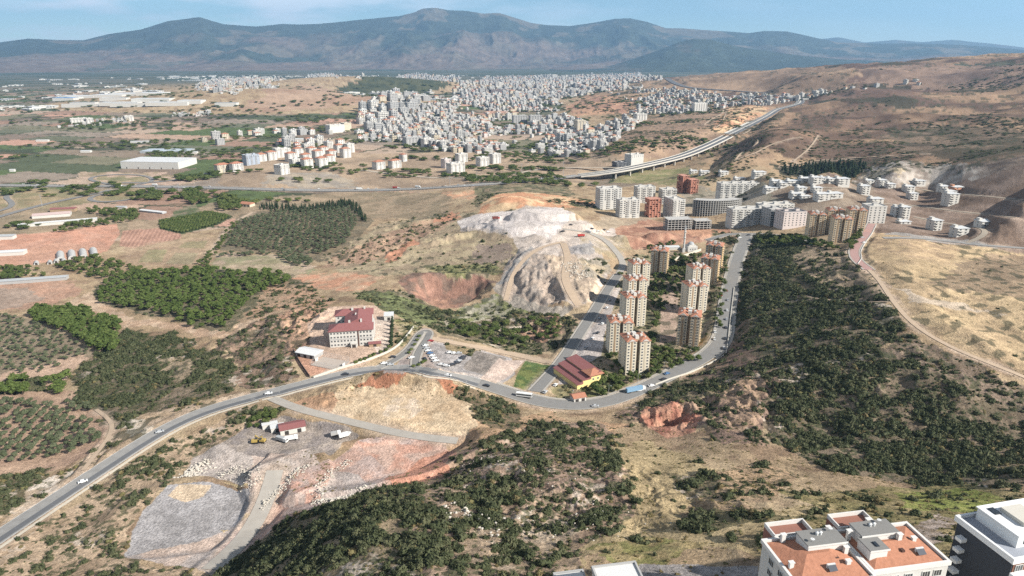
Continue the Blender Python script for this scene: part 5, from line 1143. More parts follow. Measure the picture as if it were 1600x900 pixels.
# ---- blocks beyond the highway
GF = 'apartment blocks beyond the highway'
for px, py, w, d, fl, yaw, lab, kw in [
    (592, 264, 26, 18, 6, 14, 'white block with red roof edge, left one of the pair on the tan slope', dict(tiled=True)), (617, 262, 28, 16, 6, 14, 'white block with red tiled roof right of its pair on the tan slope', dict(tiled=True)), (630, 252, 14, 16, 6, 14, 'small pinkish block at the back of the pair on the slope', dict(tiled=True)),
    (712, 269, 38, 20, 7, 14, 'broad white block nearest the highway in the middle', {}), (697, 262, 18, 18, 7, 14, 'pink brown block left behind the broad white block', dict(wall=MATS['pinkish_render'])), (721, 253, 28, 16, 7, 14, 'grey white block behind the broad white block', {}),
    (754, 259, 28, 18, 7, 14, 'left of the two grey white twin blocks above the dusty road', {}), (773, 255, 26, 18, 8, 14, 'right and taller of the two grey white twin blocks', {}),
    (348, 269, 30, 18, 6, 14, 'brown and white block at the left tip of the cluster by the interchange', dict(tiled=True, wall=CREAM)), (370, 267, 26, 18, 6, 14, 'white block right of the brown white tip block', dict(tiled=True)),
    (393, 257, 34, 22, 8, 14, 'tall blue grey block with white right end', dict(wall=mat('blue_grey_render', (.30, .34, .40), .7, .08, .3))), (441, 272, 26, 20, 7, 30, 'pale block standing alone on the bare mound', {}),
    (990, 259, 36, 26, 9, 16, 'tall blank white block beside the viaduct', dict(style='grid')), (967, 265, 26, 20, 6, 12, 'dark navy clad block left of the blank white one', dict(wall=NAVY, second=GREYW)),
    (524, 207, 60, 30, 9, 14, 'large white slab building standing above the low sheds', dict(style='grid')), (541, 205, 30, 26, 10, 14, 'cream block joined to the right of the large white slab', dict(wall=CREAM, style='grid')),
    (124, 193, 60, 22, 7, 4, 'white tower blocks with dark window panels in the fields', {}), (141, 193, 26, 22, 7, 4, 'white block at right end of the field towers', {}), (202, 189, 34, 22, 7, 4, 'lone white double block in the brown fields', {}),
    (812, 192, 60, 22, 10, 4, 'row of grey high rise slabs in the middle of town', dict(wall=GREYW)), (836, 192, 50, 22, 10, 4, 'right part of the grey high rise row in town', dict(wall=GREYW)), (906, 206, 34, 22, 13, 10, 'tall cream tower with pinkish top at the edge of town', dict(wall=CREAM)),
    (875, 216, 36, 22, 9, 10, 'white slab left of the tall cream tower', {}), (646, 226, 60, 26, 8, 10, 'dark grey and white block at the near left corner of town', dict(wall=GREYW)), (668, 229, 34, 22, 8, 10, 'bright white block right of the near corner block', {}), (688, 231, 40, 22, 7, 10, 'low grey white block third along the near edge of town', {}),
    (1092, 174, 60, 22, 11, 6, 'row of pale towers where the town meets the bare hill', dict(wall=WHITEW)), (1000, 188, 44, 26, 8, 6, 'white rounded block on the tan hill edge', {}), (985, 197, 26, 20, 8, 6, 'small pale block below the rounded block', {}),
    (778, 147, 120, 40, 10, 3, 'dark brown slab building in the far town', dict(wall=mat('dark_brown_clad', (.10, .07, .07), .8, .1, .3))), (866, 124, 60, 40, 18, 3, 'tall white pair of towers on the town skyline', {}), (856, 124, 40, 40, 17, 3, 'grey tower left of the white skyline pair', dict(wall=GREYW))]:
    block(px, py, w, d, fl, yaw+(32 if px < 640 else 24 if px < 800 else 12), lab, group=GF, cap=30 if py > 180 else 0, **kw)
rg = random.Random(3)
for k, (px, py, ro) in enumerate([(408, 252, 1), (424, 250, 1), (436, 246, 0), (446, 242, 0), (455, 252, 1), (466, 246, 1), (478, 252, 1), (487, 243, 1), (497, 250, 1), (505, 240, 1), (480, 262, 1), (503, 262, 1), (518, 246, 1), (530, 238, 1), (546, 238, 0), (462, 260, 0), (515, 256, 1), (540, 246, 1)]):
    block(px, py, 24, 18, 6+k % 3, 46, 'white and grey block with red roof in the dense cluster above the interchange' if ro else 'white flat roofed block in the dense cluster above the interchange', tiled=bool(ro), cap=18, group='red roofed blocks of the cluster' if ro else 'flat roofed blocks of the cluster')
# ---- hillside houses, each different in size and place
def house(px, py, w, d, fl, yaw, label, wall=WHITEW, roof=FLATR, group=None, sc=1):
    p = at(px, py); t = thing('house', label, 'house', p, R(yaw), group); H_ = fl*3.1; x0, x1, y0, y1 = -w/2, w/2, -d/2, d/2
    mb = MB(); mb.box(x0, x1, y0, y1, -5, H_, 0); mb.build('wall', [wall], t)
    mb = MB(); mb.box(x0-.7, x1+.7, y0-.7, y1+.7, H_+.004, H_+.35, 0); mb.build('roof', [METAL], t)
    mb = MB(); mb.box(x0+1, x0+4.5, 0, y1-1, H_+.35, H_+2.9, 0); mb.build('stair_head', [wall], t)
    mb = MB()
    for f in range(1, fl): mb.box(x0+1, x0+w*.5, y0-1.3, y0, f*3.1-.1, f*3.1+.95, 0)
    mb.build('balcony', [wall], t)
    for f in range(fl):
        for u in (x0+w*.25, x0+w*.72): put_window(t, WINB, 'F', u, f*3.1+1.7, x0, x1, y0, y1)
        put_window(t, WIN, 'R', y0+d*.3, f*3.1+1.7, x0, x1, y0, y1); put_window(t, WIN, 'L', 0, f*3.1+1.7, x0, x1, y0, y1)
    return t
HS = [(1212, 288, 'two storey white house below the left end of the conifer plantation', 16, 14, 2), (1226, 291, 'low pinkish house with dark void beside the upper road', 20, 12, 2), (1240, 288, 'long low white house on the upper road below the conifers', 24, 12, 2), (1257, 284, 'white house third along the upper road', 16, 12, 2),
      (1273, 286, 'three storey white house in the middle of the upper row', 14, 14, 3), (1287, 284, 'small white house right of the three storey one', 13, 12, 2), (1298, 285, 'low pinkish house at the end of the close upper row', 14, 12, 2), (1314, 288, 'square grey white house set apart on the upper road', 18, 14, 3), (1203, 299, 'low grey house behind the long white block', 18, 12, 2),
      (1250, 302, 'white cube house on the brown plot left of centre', 13, 12, 3), (1275, 299, 'small white house on the brown plot behind', 13, 11, 2), (1283, 312, 'grey and white house with long shadow on the lower plots', 18, 14, 3), (1303, 308, 'white house of two joined cubes on the lower plots', 18, 14, 2), (1244, 308, 'low white house on the lower left plots', 18, 12, 2), (1257, 309, 'low white shed house beside the lower street', 14, 9, 1),
      (1356, 290, 'white house with bright right wall near the conifers right end', 13, 12, 3), (1376, 290, 'blue white house left one of a touching pair', 12, 12, 3), (1390, 293, 'small white house right one of a touching pair', 12, 11, 2), (1348, 303, 'tall white cube house casting a long dark shadow', 13, 13, 4), (1366, 320, 'bright white house with flat canopy right of the orange towers', 17, 13, 3),
      (1435, 288, 'white house with bright roof highest on the bare slope', 15, 12, 2), (1418, 300, 'grey white house on the left of a stepped pair', 13, 13, 3), (1424, 311, 'bright white house at the foot of a stepped pair', 12, 11, 3), (1473, 300, 'white house left behind the tall pair on the slope', 14, 12, 3), (1483, 319, 'tall white house with wide shaded left wall on the slope', 15, 15, 5),
      (1482, 308, 'upper white house rising behind the tall one', 13, 12, 3), (1400, 338, 'white house at the left of the small group by the rock cut', 11, 11, 4), (1410, 341, 'tallest white house of the small group by the rock cut', 11, 11, 5), (1411, 349, 'unfinished low grey house at the foot of the small group', 14, 10, 1), (1458, 359, 'narrow tall white house alone near the dirt crossroads', 11, 13, 4),
      (1497, 368, 'blank white cube house alone on the lowest plot', 14, 12, 3), (1537, 353, 'low white house at the end of the pale track', 16, 12, 2), (1155, 283, 'white house behind the long white block', 20, 12, 2), (1185, 276, 'tall grey white house at the foot of the bare hill', 22, 14, 3), (1100, 272, 'white low house under the viaduct', 18, 12, 2), (1083, 271, 'small white house left under the viaduct', 14, 12, 2), (1130, 273, 'grey house among trees under the viaduct', 16, 12, 2)]
for px, py, lab, w_, d_, f_ in HS: house(px, py, w_, d_, f_, 8, lab)
house(1494, 298, 17, 13, 2, 8, 'raw orange brick house highest at the right', wall=mat('orange_brick', (.48, .26, .17), .9, .1, .8))
# ------------------------------------------------------------------ school
def school():
    p = at(549, 520); z0 = 44.5; cx, cy = -129, 497; yaw = R(10)
    c, s = math.cos(yaw), math.sin(yaw); fx, fy = at_z(550, 541, z0); g = max(hz(fx, fy), hz(fx-3, fy+20))
    t = thing('school_building', 'large white school with three joined dark red hip roofs', 'school', (fx, fy, g), yaw)      # origin: middle of the front facade
    H1 = 13.2; FW = (-16.5, 16.5, 0, 14.5); MW = (-5, 15.2, 14.5, 34); BW = (-14, 16, 34, 47)
    for a in (FW, MW, BW): mb = MB(); mb.box(*a, -4, H1, 0); mb.build('wall', [WHITEW], t)
    mb = MB(); mb.hip(*FW, H1+.2, 3.6, .9, 0, 'x'); mb.build('roof', [TILER], t); mb = MB(); mb.hip(MW[0], MW[1], 12, 37, H1+.25, 4.6, .9, 0, 'y', inset=1); rf_ = mb.build('roof', [TILER], t); mb = MB(); mb.hip(*BW, H1+.3, 3.4, .9, 0, 'x'); mb.build('roof', [TILER], t)
    for f in range(4):
        z = 1.9+f*3.2
        for k in range(13):
            if k in (8, ): continue
            put_window(t, WIN, 'F', -15+k*2.5, z, *FW)
        for u in (3, 7.2, 11.4): put_window(t, WIN, 'R', u, z, *FW); put_window(t, WIN, 'L', u, z, *FW)
        for u in (18, 23, 28): put_window(t, WIN, 'R', u, z, *MW)
        for u in (-11.5, -8): put_window(t, WIN, 'F', u, z, *BW)
    mb = MB(); mb.box(-16.6, 16.6, -.14, -.02, 6.3, 6.9, 0); mb.build('facade_band', [GREYW], t)
    mb = MB(); mb.box(5.0, 5.9, -.35, 0, 0, H1, 0); mb.build('downpipe_recess', [mat('dark_brown', (.09, .05, .04), .7, .1, 1)], t)
    mb = MB(); mb.box(-.5, 4.2, -3.2, 0, 0, 3.2, 0); mb.box(-.9, 4.6, -3.6, 0, 3.2, 3.6, 0); mb.box(.4, 3.2, -3.26, -3.2, 0, 2.5, 1); mb.build('entrance_porch', [WHITEW, VOID], t)
    mb = MB(); mb.box(15.2, 17.6, 16, 30, 0, 11, 0); mb.build('side_stair', [WHITEW], t)
    for a in ((-2, -.6, 9, 11), (7, 8.4, 11, 12.6), (-1, .6, 38, 39.6), (9, 10.4, 39, 41), (2.6, 3.6, 24, 27)): mb = MB(); mb.box(*a, H1+1, H1+4.7, 0); mb.build('chimney', [WHITEW], rf_)
    return t
DEEP = True; school(); DEEP = False
def shed(name, label, cat, px, py, w, d, h, yaw, wall, roof, rise=.0, gable=True, dz=0, openings=0, z=None):
    p = at(px, py); t = thing(name, label, cat, (p[0], p[1], p[2]+dz), R(yaw)); x0, x1, y0, y1 = -w/2, w/2, -d/2, d/2
    mb = MB(); mb.box(x0, x1, y0, y1, -3, h, 0); mb.build('wall', [wall], t); mb = MB(); long_x = w >= d
    if rise: mb.hip(x0, x1, y0, y1, h+.1, rise, .5, 0, 'x' if long_x else 'y', inset=.01)
    else: mb.box(x0-.3, x1+.3, y0-.3, y1+.3, h+.004, h+.3, 0)
    mb.build('roof', [roof], t)
    for k in range(openings):
        u = x0+w*(k+.5)/openings; mb = MB(); mb.box(u-1.2, u+1.2, y0-.08, y0-.01, 0, min(h*.75, 4), 0); mb.build('door', [VOID], t)
    return t
SH = shed
SH('annex', 'small white flat roofed annex beside the school yard trees', 'building', 608, 499, 8, 10, 5, 8, WHITEW, METAL, openings=1)
SH('sports_tent', 'white tent roofed hall beside the fenced court', 'sports hall', 484, 555, 17, 11, 3.4, -22, GREYW, METAL, 1.6, openings=3)
SH('canteen', 'low dark red roofed kiosk by the school corner', 'kiosk', 586, 540, 9, 4.5, 2.6, 10, TANW, TILER, .9, openings=1)
def court():
    p = at(516, 568); t = thing('sports_court', 'small tarmac court inside a tall wire fence', 'sports court', p, R(-22)); mb = MB(); mb.box(-12, 12, -8, 8, -.3, .12, 0); mb.build('court_floor', [mat('court_surface', (.40, .34, .29), .9, .1, .4)], t)
    for sx_ in (-12, 12): mb = MB(); mb.box(sx_-.05, sx_+.05, -1.5, 1.5, 0, 2.4, 0); mb.build('goal', [FRAME], t)
    for k in range(17):
        for y in (-8, 8): mb = MB() if k == 0 and y == -8 else mb; mb.box(-12+k*1.5-.05, -12+k*1.5+.05, y-.05, y+.05, 0, 4, 0)
    for k in range(11):
        for x in (-12, 12): mb.box(x-.05, x+.05, -8+k*1.6-.05, -8+k*1.6+.05, 0, 4, 0)
    for z in (1.3, 2.6, 4): mb.box(-12, 12, -8.04, -7.96, z-.04, z+.04, 0); mb.box(-12, 12, 7.96, 8.04, z-.04, z+.04, 0)
    mb.build('wire_fence', [mat('fence_steel', (.45, .46, .45), .5, .1, 1)], t)
court()
def wall_line(name, label, pix, h, th, m, cat='wall', base=1.0):
    W = resample(cast(smooth(pix, 4)), 4); nn = normals(W); mb = MB(); n = len(W); V = []
    for i in range(n):
        for o, z in ((-th/2, -base), (th/2, -base), (th/2, h), (-th/2, h)): V.append((W[i, 0]+nn[i, 0]*o, W[i, 1]+nn[i, 1]*o, W[i, 2]+z))
    F = []
    for i in range(n-1): a, b = i*4, i*4+4; F += [(a+k, a+(k+1) % 4, b+(k+1) % 4, b+k) for k in range(4)]
    F += [(0, 1, 2, 3), ((n-1)*4, (n-1)*4+3, (n-1)*4+2, (n-1)*4+1)]; mb.add(V, F); o = mb.build(name, m); return tag(o, label, cat)
wall_line('retaining_wall', 'pale stone wall between the school yard and the road', [(490, 591), (530, 577), (570, 565), (604, 552), (625, 538), (640, 520), (646, 512)], 1.6, .6, KERB)
wall_line('boundary_fence', 'dark fence running down the left side of the school plot', [(484, 590), (470, 570), (458, 548)], 2, .3, mat('dark_fence', (.07, .06, .055), .8, .1, 1), 'fence')
wall_line('retaining_wall', 'white concrete wall along the outer side of the road bend', [(1024, 602), (1050, 592), (1080, 582), (1110, 568), (1131, 556), (1136, 545), (1141, 500), (1147, 450)], 1.2, .5, KERB, base=3)
wall_line('garden_wall', 'long cream wall between the mosque and the towers', [(1046, 410), (1070, 401), (1095, 392)], 3, .6, mat('cream_wall', (.55, .51, .42), .85, .06, .4))
wall_line('kerb_wall', 'white kerb wall edging the pink paved street', [(1340, 413), (1346, 404), (1345, 394), (1352, 380), (1362, 366), (1369, 352)], .9, .6, WHITEW)
# hedge of the school yard
for k, (px, py) in enumerate([(613, 504), (613, 510), (613, 516), (612, 522), (612, 528), (611, 534), (611, 540)]): p = at(px, py); tree('conifer', 'cypress', p[0], p[1], 6.5, 'conifer in the straight row beside the school car park', 'tree', 'conifers in the row beside the school', False, 2.2)
for k, (px, py) in enumerate([(556, 569), (563, 566), (570, 564), (578, 560), (584, 557), (595, 553), (603, 550), (608, 545)]): p = at(px, py); tree('round_shrub', 'citrus', p[0], p[1], 3.6, 'clipped round shrub behind the school wall by the road', 'shrub', 'clipped shrubs along the school wall', False, 1.0)
for px, py in [(655, 527), (652, 533), (648, 540), (643, 548), (639, 553), (664, 566), (660, 568), (654, 572), (646, 574)]:
    p = at(px, py); tree('island_shrub', 'citrus', p[0], p[1], 2.6, 'small shrub on the paved traffic island between the school and the lot', 'shrub', 'shrubs on the traffic islands', False, 1.3)
# ------------------------------------------------------------------ yellow hall, its lodge, mosque
def yellow():
    x, y = at_z(922, 602, 37.2); g = hz(x, y); t = thing('yellow_hall', 'long yellow hall with three stepped red roofs by the road', 'hall', (x, y, g), R(28))
    for x0, x1, h in ((0.2, 9, 9), (-6.5, .2, 6.5), (-11, -6.5, 4)):
        mb = MB(); mb.box(x0, x1, 0, 32, -3, h, 0); mb.build('wall', [YEL], t)
        mb = MB(); mb.add([(x0-.4, -.6, h-.0+.05), (x1+.2, -.6, h+1.7), (x1+.2, 32.6, h+1.7), (x0-.4, 32.6, h+.05), (x0-.4, -.6, h-.2), (x1+.2, -.6, h-.2), (x1+.2, 32.6, h-.2), (x0-.4, 32.6, h-.2)], [(0, 1, 2, 3), (0, 4, 5, 1), (1, 5, 6, 2), (2, 6, 7, 3), (3, 7, 4, 0)]); mb.build('roof', [TILER], t)
    mb = MB(); mb.hip(-1, 10, -1.5, 9, 9.3, 2.6, .7, 0, 'x'); mb.build('roof', [TILE], t)
    for u in (2.6, 6.6): put_window(t, WIN, 'F', u, 5.5, 0, 9, 0, 32); 
    for u in (4, 9, 14, 19, 24, 29): put_window(t, WIN, 'R', u, 6, 0, 9, 0, 32)
yellow()
SH('lodge', 'little white house with an orange red roof in front of the yellow hall', 'house', 903, 624, 9, 7, 3, 20, WHITEW, TILE, 1.6, openings=2)
def mosque():
    p = at(1079, 391); t = thing('mosque', 'small pale mosque with low dome beside its minaret', 'mosque', p, R(10)); mb = MB(); mb.box(-6, 6, -6, 6, -2, 6, 0); mb.box(-3.8, 3.8, -3.8, 3.8, 6, 7.6, 0); mb.build('wall', [WHITEW], t)
    mb = MB(); n = 14
    for j in range(4): a0, a1 = j*math.pi/8, (j+1)*math.pi/8; mb.cyl(0, 0, 7.6+3.4*math.sin(a0), 7.6+3.4*math.sin(a1), 3.6*math.cos(a0), max(.05, 3.6*math.cos(a1)), n)
    mb.build('dome', [METG], t, True)
    for u in (-3, 0, 3): put_window(t, WIN, 'F', u, 3, -6, 6, -6, 6)
    q = at(1068, 394); t = thing('minaret', 'tall slim white minaret standing above the estate', 'minaret', q); mb = MB(); mb.box(-1.6, 1.6, -1.6, 1.6, -2, 5, 0); mb.cyl(0, 0, 5, 29, 1.15, 1.0, 12); mb.build('shaft', [WHITEW], t)
    for z in (17, 24): mb = MB(); mb.cyl(0, 0, z, z+1.1, 1.2, 1.9, 12); mb.build('balcony', [WHITEW], t)
    mb = MB(); mb.cyl(0, 0, 29, 34, 1.15, .05, 12); mb.build('spire', [METG], t)
    SH('mosque_annex', 'flat white annex left of the minaret', 'building', 1050, 389, 18, 9, 3, 5, WHITEW, METAL)
mosque()
# ------------------------------------------------------------------ works yard
SH('works_shed', 'dark red roofed shed in the gravel works yard', 'shed', 457, 672, 15, 9, 3.6, 24, WHITEW, TILER, 1.2, openings=2)
SH('works_office', 'small white flat roofed office left of the red shed', 'shed', 434, 672, 8, 5, 3, 24, WHITEW, METAL, openings=1); SH('container', 'low white container at the left end of the works sheds', 'container', 422, 667, 9, 3, 2.6, 24, WHITEW, METAL)
def vehicle_meshes():
    out = {}
    glass = GLASS; tyre = mat('tyre', (.02, .02, .02), .9, .1, 1)
    def wheels(mb, xs, y, r, m):
        for x in xs:
            for s_ in (-1, 1):
                n = 10; V = [(x+r*math.cos(6.283*k/n), s_*y+dy, r+r*math.sin(6.283*k/n)) for dy in (-.12, .12) for k in range(n)]
                mb.add(V, [(k, (k+1) % n, n+(k+1) % n, n+k) for k in range(n)]+[tuple(range(n))[::-1], tuple(range(n, 2*n))], m)
    for nme, c in (('white', (.72, .72, .71)), ('silver', (.42, .43, .44)), ('dark', (.035, .037, .045)), ('red', (.32, .03, .03)), ('blue', (.08, .16, .30))):
        pm = mat('car_paint_'+nme, c, .3, .02, 1, spec=.5); mb = MB(); prof = [(-2.15, .35), (2.15, .35), (2.15, .72), (1.35, .88), (.7, 1.38), (-1.05, 1.42), (-1.75, .95), (-2.15, .88)]
        n = len(prof); V = []
        for s_ in (-1, 1):
            for x, z in prof: V.append((x, s_*(.86 if z < 1 else .70), z))
        F = [tuple(range(n)), tuple(range(n, 2*n))[::-1]]+[((k+1) % n, k, n+k, n+(k+1) % n) for k in range(n)]
        mb.add(V, F, 0); mb.f[-n+3] = mb.f[-n+3]; 
        mi = len(mb.m)-n; mb.m[mi+3] = 1; mb.m[mi+5] = 1
        for s_ in (-1, 1): mb.add([(1.1, s_*.815, .97), (.68, s_*.74, 1.31), (-1.02, s_*.74, 1.33), (-1.55, s_*.80, .98)], [(0, 1, 2, 3)], 1)
        wheels(mb, (-1.35, 1.4), .8, .33, 2); out['car_'+nme] = mb.mesh('car', [pm, glass, tyre])
    return out, wheels, tyre
VM, wheels_, TYRE = vehicle_meshes()
def car(px, py, yaw, colour, label, group, xyz=None, lift=.25):
    p = xyz if xyz is not None else at(px, py); o = link('parked_car' if xyz is None else 'car', VM['car_'+colour], None, (p[0], p[1], p[2]+lift), R(yaw), 1.12); return tag(o, label, 'car', group)
def lorry(px, py, yaw, label, cab, box, L=9, h=3.4, name='lorry', cat='lorry', xyz=None, lift=.3, long_cab=False):
    p = xyz if xyz is not None else at(px, py); t = thing(name, label, cat, (p[0], p[1], p[2]+lift), R(yaw))
    if not long_cab: mb = MB(); mb.box(L/2-2.1, L/2, -1.15, 1.15, .6, 2.8, 0); mb.build('cab', [cab], t); mb = MB(); mb.box(L/2, L/2+.05, -1, 1, 1.6, 2.5, 0); mb.build('windscreen', [GLASS], t)
    mb = MB(); b1 = L/2-2.3 if not long_cab else L/2; mb.box(-L/2, b1, -1.25, 1.25, .9, h, 0); mb.build('cargo_box' if not long_cab else 'body', [box], t)
    if long_cab:
        mb = MB(); mb.box(-L/2+.4, L/2-.3, -1.29, -1.25, 1.8, 2.7, 0); mb.box(-L/2+.4, L/2-.3, 1.25, 1.29, 1.8, 2.7, 0); mb.build('side_windows', [GLASS], t); mb = MB(); mb.box(L/2, L/2+.05, -1.1, 1.1, 1.5, 2.8, 0); mb.build('windscreen', [GLASS], t)
    for x in (-L/2+1.2, -L/2+2.5, L/2-1.4):
        mb = MB(); wheels_(mb, (x,), 1.12, .5, 0); mb.build('wheels', [TYRE], t)
    return t
PW, PR, PB = mat('lorry_white', (.7, .7, .68), .4, .03, 1), mat('lorry_red', (.38, .05, .04), .4, .03, 1), mat('lorry_blue', (.20, .33, .46), .4, .03, 1)
lorry(993, 612, 22, 'long blue covered lorry parked outside the road bend', PW, PB, 15, 3.6); lorry(819, 621, -14, 'white bus driving on the road below the green plot', PW, PW, 11, 3.2, 'bus', 'bus', long_cab=True)
lorry(455, 688, 20, 'white tipper lorry parked in the muddy works yard', PW, PW, 8, 2.6); lorry(441, 690, -25, 'grey white lorry left of the tipper in the works yard', PW, MATS['grey_metal_roof'], 8, 2.8); lorry(540, 683, 30, 'white lorry beside the stone bank above the red ground', PW, PW, 8, 2.8); lorry(525, 681, 20, 'white lorry cab standing in the shadowed bay', PW, GREYW, 6, 2.6)
lorry(908, 370, 15, 'red tipper lorry on the spoil ground road', PR, PR, 9, 3.2); lorry(775, 343, 10, 'dark red crusher truck on the pale heap', PR, mat('rust', (.16, .05, .04), .8, .2, 1), 10, 4); lorry(919, 364, -20, 'white lorry beside the red tipper on the spoil ground', PW, GREYW, 8, 3)
def digger(px, py, yaw, label):
    yel = mat('machine_yellow', (.38, .27, .08), .5, .05, 1); t = thing('excavator', label, 'excavator', at(px, py), R(yaw))
    for s_ in (-1, 1): mb = MB(); mb.box(-2, 2, s_*1.2-.3, s_*1.2+.3, 0, .9, 0); mb.build('track', [TYRE], t)
    mb = MB(); mb.box(-2, 1.3, -1.3, 1.3, 1, 2.2, 0); mb.build('body', [yel], t); mb = MB(); mb.box(.1, 1.4, .1, 1.2, 2.2, 3.1, 0); mb.build('cab', [GLASS], t)
    mb = MB(); mb.add([(1.2, -.2, 1.8), (1.2, .2, 1.8), (4.2, .2, 4.1), (4.2, -.2, 4.1), (1.2, -.2, 2.3), (1.2, .2, 2.3), (4.2, .2, 4.6), (4.2, -.2, 4.6)], [(0, 1, 2, 3), (7, 6, 5, 4), (0, 4, 5, 1), (1, 5, 6, 2), (2, 6, 7, 3), (3, 7, 4, 0)]); mb.box(4.1, 4.5, -.2, .2, 1.2, 4.4, 0); mb.build('arm', [yel], t)
    mb = MB(); mb.box(3.6, 4.6, -.6, .6, .3, 1.3, 0); mb.build('bucket', [TYRE], t)
digger(399, 692, 10, 'yellow excavator at the left side of the works yard'); digger(410, 691, 170, 'yellow loader facing the excavator in the works yard')
# cars
cols = {'w': 'white', 's': 'silver', 'd': 'dark', 'r': 'red', 'b': 'blue'}
for px, py, c in [(665, 541, 'w'), (667, 545, 's'), (669, 549, 'w'), (672, 553, 'b'), (675, 557, 'w'), (678, 561, 'w'), (681, 565, 'w')]: car(px, py, 20, cols[c], 'light car parked in the tight row at the left edge of the gravel lot', 'cars in the row at the left edge of the lot')
car(673, 534, 10, 'red', 'dark red car parked at the top of the row beside the gravel lot', None)
for px, py, c in [(690, 571, 'w'), (698, 573, 'w')]: car(px, py, -10, cols[c], 'white car parked at the near edge of the gravel lot', 'white cars at the near edge of the lot')
for px, py, c in [(707, 571, 'd'), (715, 568, 'd'), (717, 565, 's'), (722, 562, 'd'), (724, 559, 'd')]: car(px, py, 30, cols[c], 'dark or silver car parked in the slanting row inside the gravel lot', 'cars in the slanting row of the lot')
for px, py, c in [(703, 552, 'w'), (710, 553, 'w'), (717, 553, 's')]: car(px, py, 10, cols[c], 'pale car parked at the back of the lot against the dry grass', 'cars at the back of the lot')
car(664, 562, -60, 'dark', 'dark car on the street just left of the gravel lot', None); car(600, 569, 20, 'white', 'white car turning in the junction below the school', None); car(614, 559, 0, 'dark', 'dark car driving past the school gate', None); car(610, 571, 10, 'silver', 'silver car waiting on the junction', None); car(643, 560, 30, 'white', 'white car beside the traffic island', None)
for px, py, c in [(1127, 462, 'r'), (1135, 455, 'r')]: car(px, py, 80, cols[c], 'red car on the wide street right of the towers', 'red cars on the east street')
for px, py, c in [(1125, 478, 'w'), (1137, 470, 's'), (1136, 486, 'w'), (1135, 500, 's'), (1134, 513, 'd'), (1133, 530, 'd'), (1131, 545, 's'), (1117, 520, 'w'), (1116, 531, 'w'), (1120, 505, 'd')]: car(px, py, 82, cols[c], 'car parked along the street right of the towers', 'cars parked along the east street')
car(1042, 585, 30, 'blue', 'blue green car parked on the bend inside', None); car(1037, 594, 25, 'dark', 'dark car on the bend left of the white wall', None); car(1018, 604, 20, 'white', 'white van at the end of the white wall', None)
for px, py, c in [(941, 507, 'w'), (936, 499, 's'), (934, 521, 'd'), (925, 530, 'w'), (915, 545, 's'), (895, 568, 'w'), (900, 560, 'd'), (948, 482, 'w'), (952, 470, 's'), (880, 590, 's'), (868, 603, 'w'), (852, 614, 's')]: car(px, py, 62, cols[c], 'car parked in the long lot left of the towers', 'cars parked west of the towers')
for px, py, c in [(892, 352, 'd'), (925, 358, 'd'), (935, 362, 'w'), (944, 360, 'd'), (950, 363, 'w'), (880, 362, 'd')]: car(px, py, 10, cols[c], 'vehicle left on the grey spoil ground', 'vehicles on the spoil ground')
for px, py, c in [(1156, 372, 'w'), (1170, 368, 'd'), (1210, 372, 'w'), (1240, 374, 'w'), (1350, 380, 'w'), (1347, 372, 's')]: car(px, py, 10, cols[c], 'car on the upper street by the hillside towers', 'cars on the upper street')
# traffic on the highway
rg = random.Random(12); HW2 = resample(HWY, 8)
for k in range(46):
    i = rg.randrange(6, len(HW2)-3); side = rg.choice((-1, 1)); o_ = side*(7.5+rg.choice((-3, 0, 3))); n_ = normals(HW2)[i]; p = (HW2[i, 0]+n_[0]*o_, HW2[i, 1]+n_[1]*o_); t_ = HW2[i+1]-HW2[i]; yaw = math.degrees(math.atan2(t_[1], t_[0])); z = hz(*p)+.9
    if k % 5 == 0: lorry(0, 0, yaw, 'red lorry crossing the highway bridge' if k == 0 else 'pale lorry travelling along the highway', PW, PR if k == 0 else PW, 12, 3.8, xyz=(p[0], p[1], z)); 
    else: car(0, 0, yaw, rg.choice(['white', 'silver', 'dark', 'white']), 'car travelling along the highway', 'cars on the highway', (p[0], p[1], z))
for o in bpy.data.objects:
    if o.get('label') == 'pale lorry travelling along the highway': o['group'] = 'lorries on the highway'
# ------------------------------------------------------------------ farms and works on the plain
def dome(px, py, w, L_, h, yaw, label, group):
    p = at(px, py); t = thing('polytunnel', label, 'greenhouse', p, R(yaw), group); n = 10; mb = MB(); V = []
    for y in (0, L_):
        for k in range(n+1): a = math.pi*k/n; V.append((w/2*math.cos(a), y, h*math.sin(a)-.1))
    mb.add(V, [(k, k+1, n+2+k, n+1+k) for k in range(n)]); o = mb.build('cover', [mat('greenhouse_film', (.42, .41, .39), .6, .08, .1)], t, True)
    mb = MB(); mb.add(V[:n+1], [tuple(range(n+1))[::-1]]); mb.add(V[n+1:], [tuple(range(n+1))]); mb.build('end_wall', [MATS['greenhouse_film']], t); mb = MB(); mb.box(-1.4, 1.4, -.1, -.02, 0, 2.8, 0); mb.build('door', [VOID], t); return t
for px, py in [(95, 407), (113, 405), (131, 403), (148, 401)]: dome(px, py, 9.5, 38, 5.2, 33, 'large grey polytunnel in the row of four on the red field', 'row of four large polytunnels')
for px, py in [(57, 414), (78, 413), (88, 411), (100, 410)]: dome(px, py, 6, 12, 3.4, 33, 'small grey polytunnel in front of the row of four', 'small polytunnels')
SH('long_shed', 'long pale grey metal shed at the left edge on red soil', 'shed', 50, 440, 78, 10, 4, 15, GREYW, METG, 1.5)
SH('barn', 'white barn on the red field at the left edge', 'barn', 12, 398, 44, 14, 5, 14, WHITEW, METAL, 1.0); SH('farmhouse', 'farmhouse with orange red roof among trees below the highway', 'farmhouse', 387, 322, 22, 14, 5, -20, CREAM, TILE, 3, openings=3)
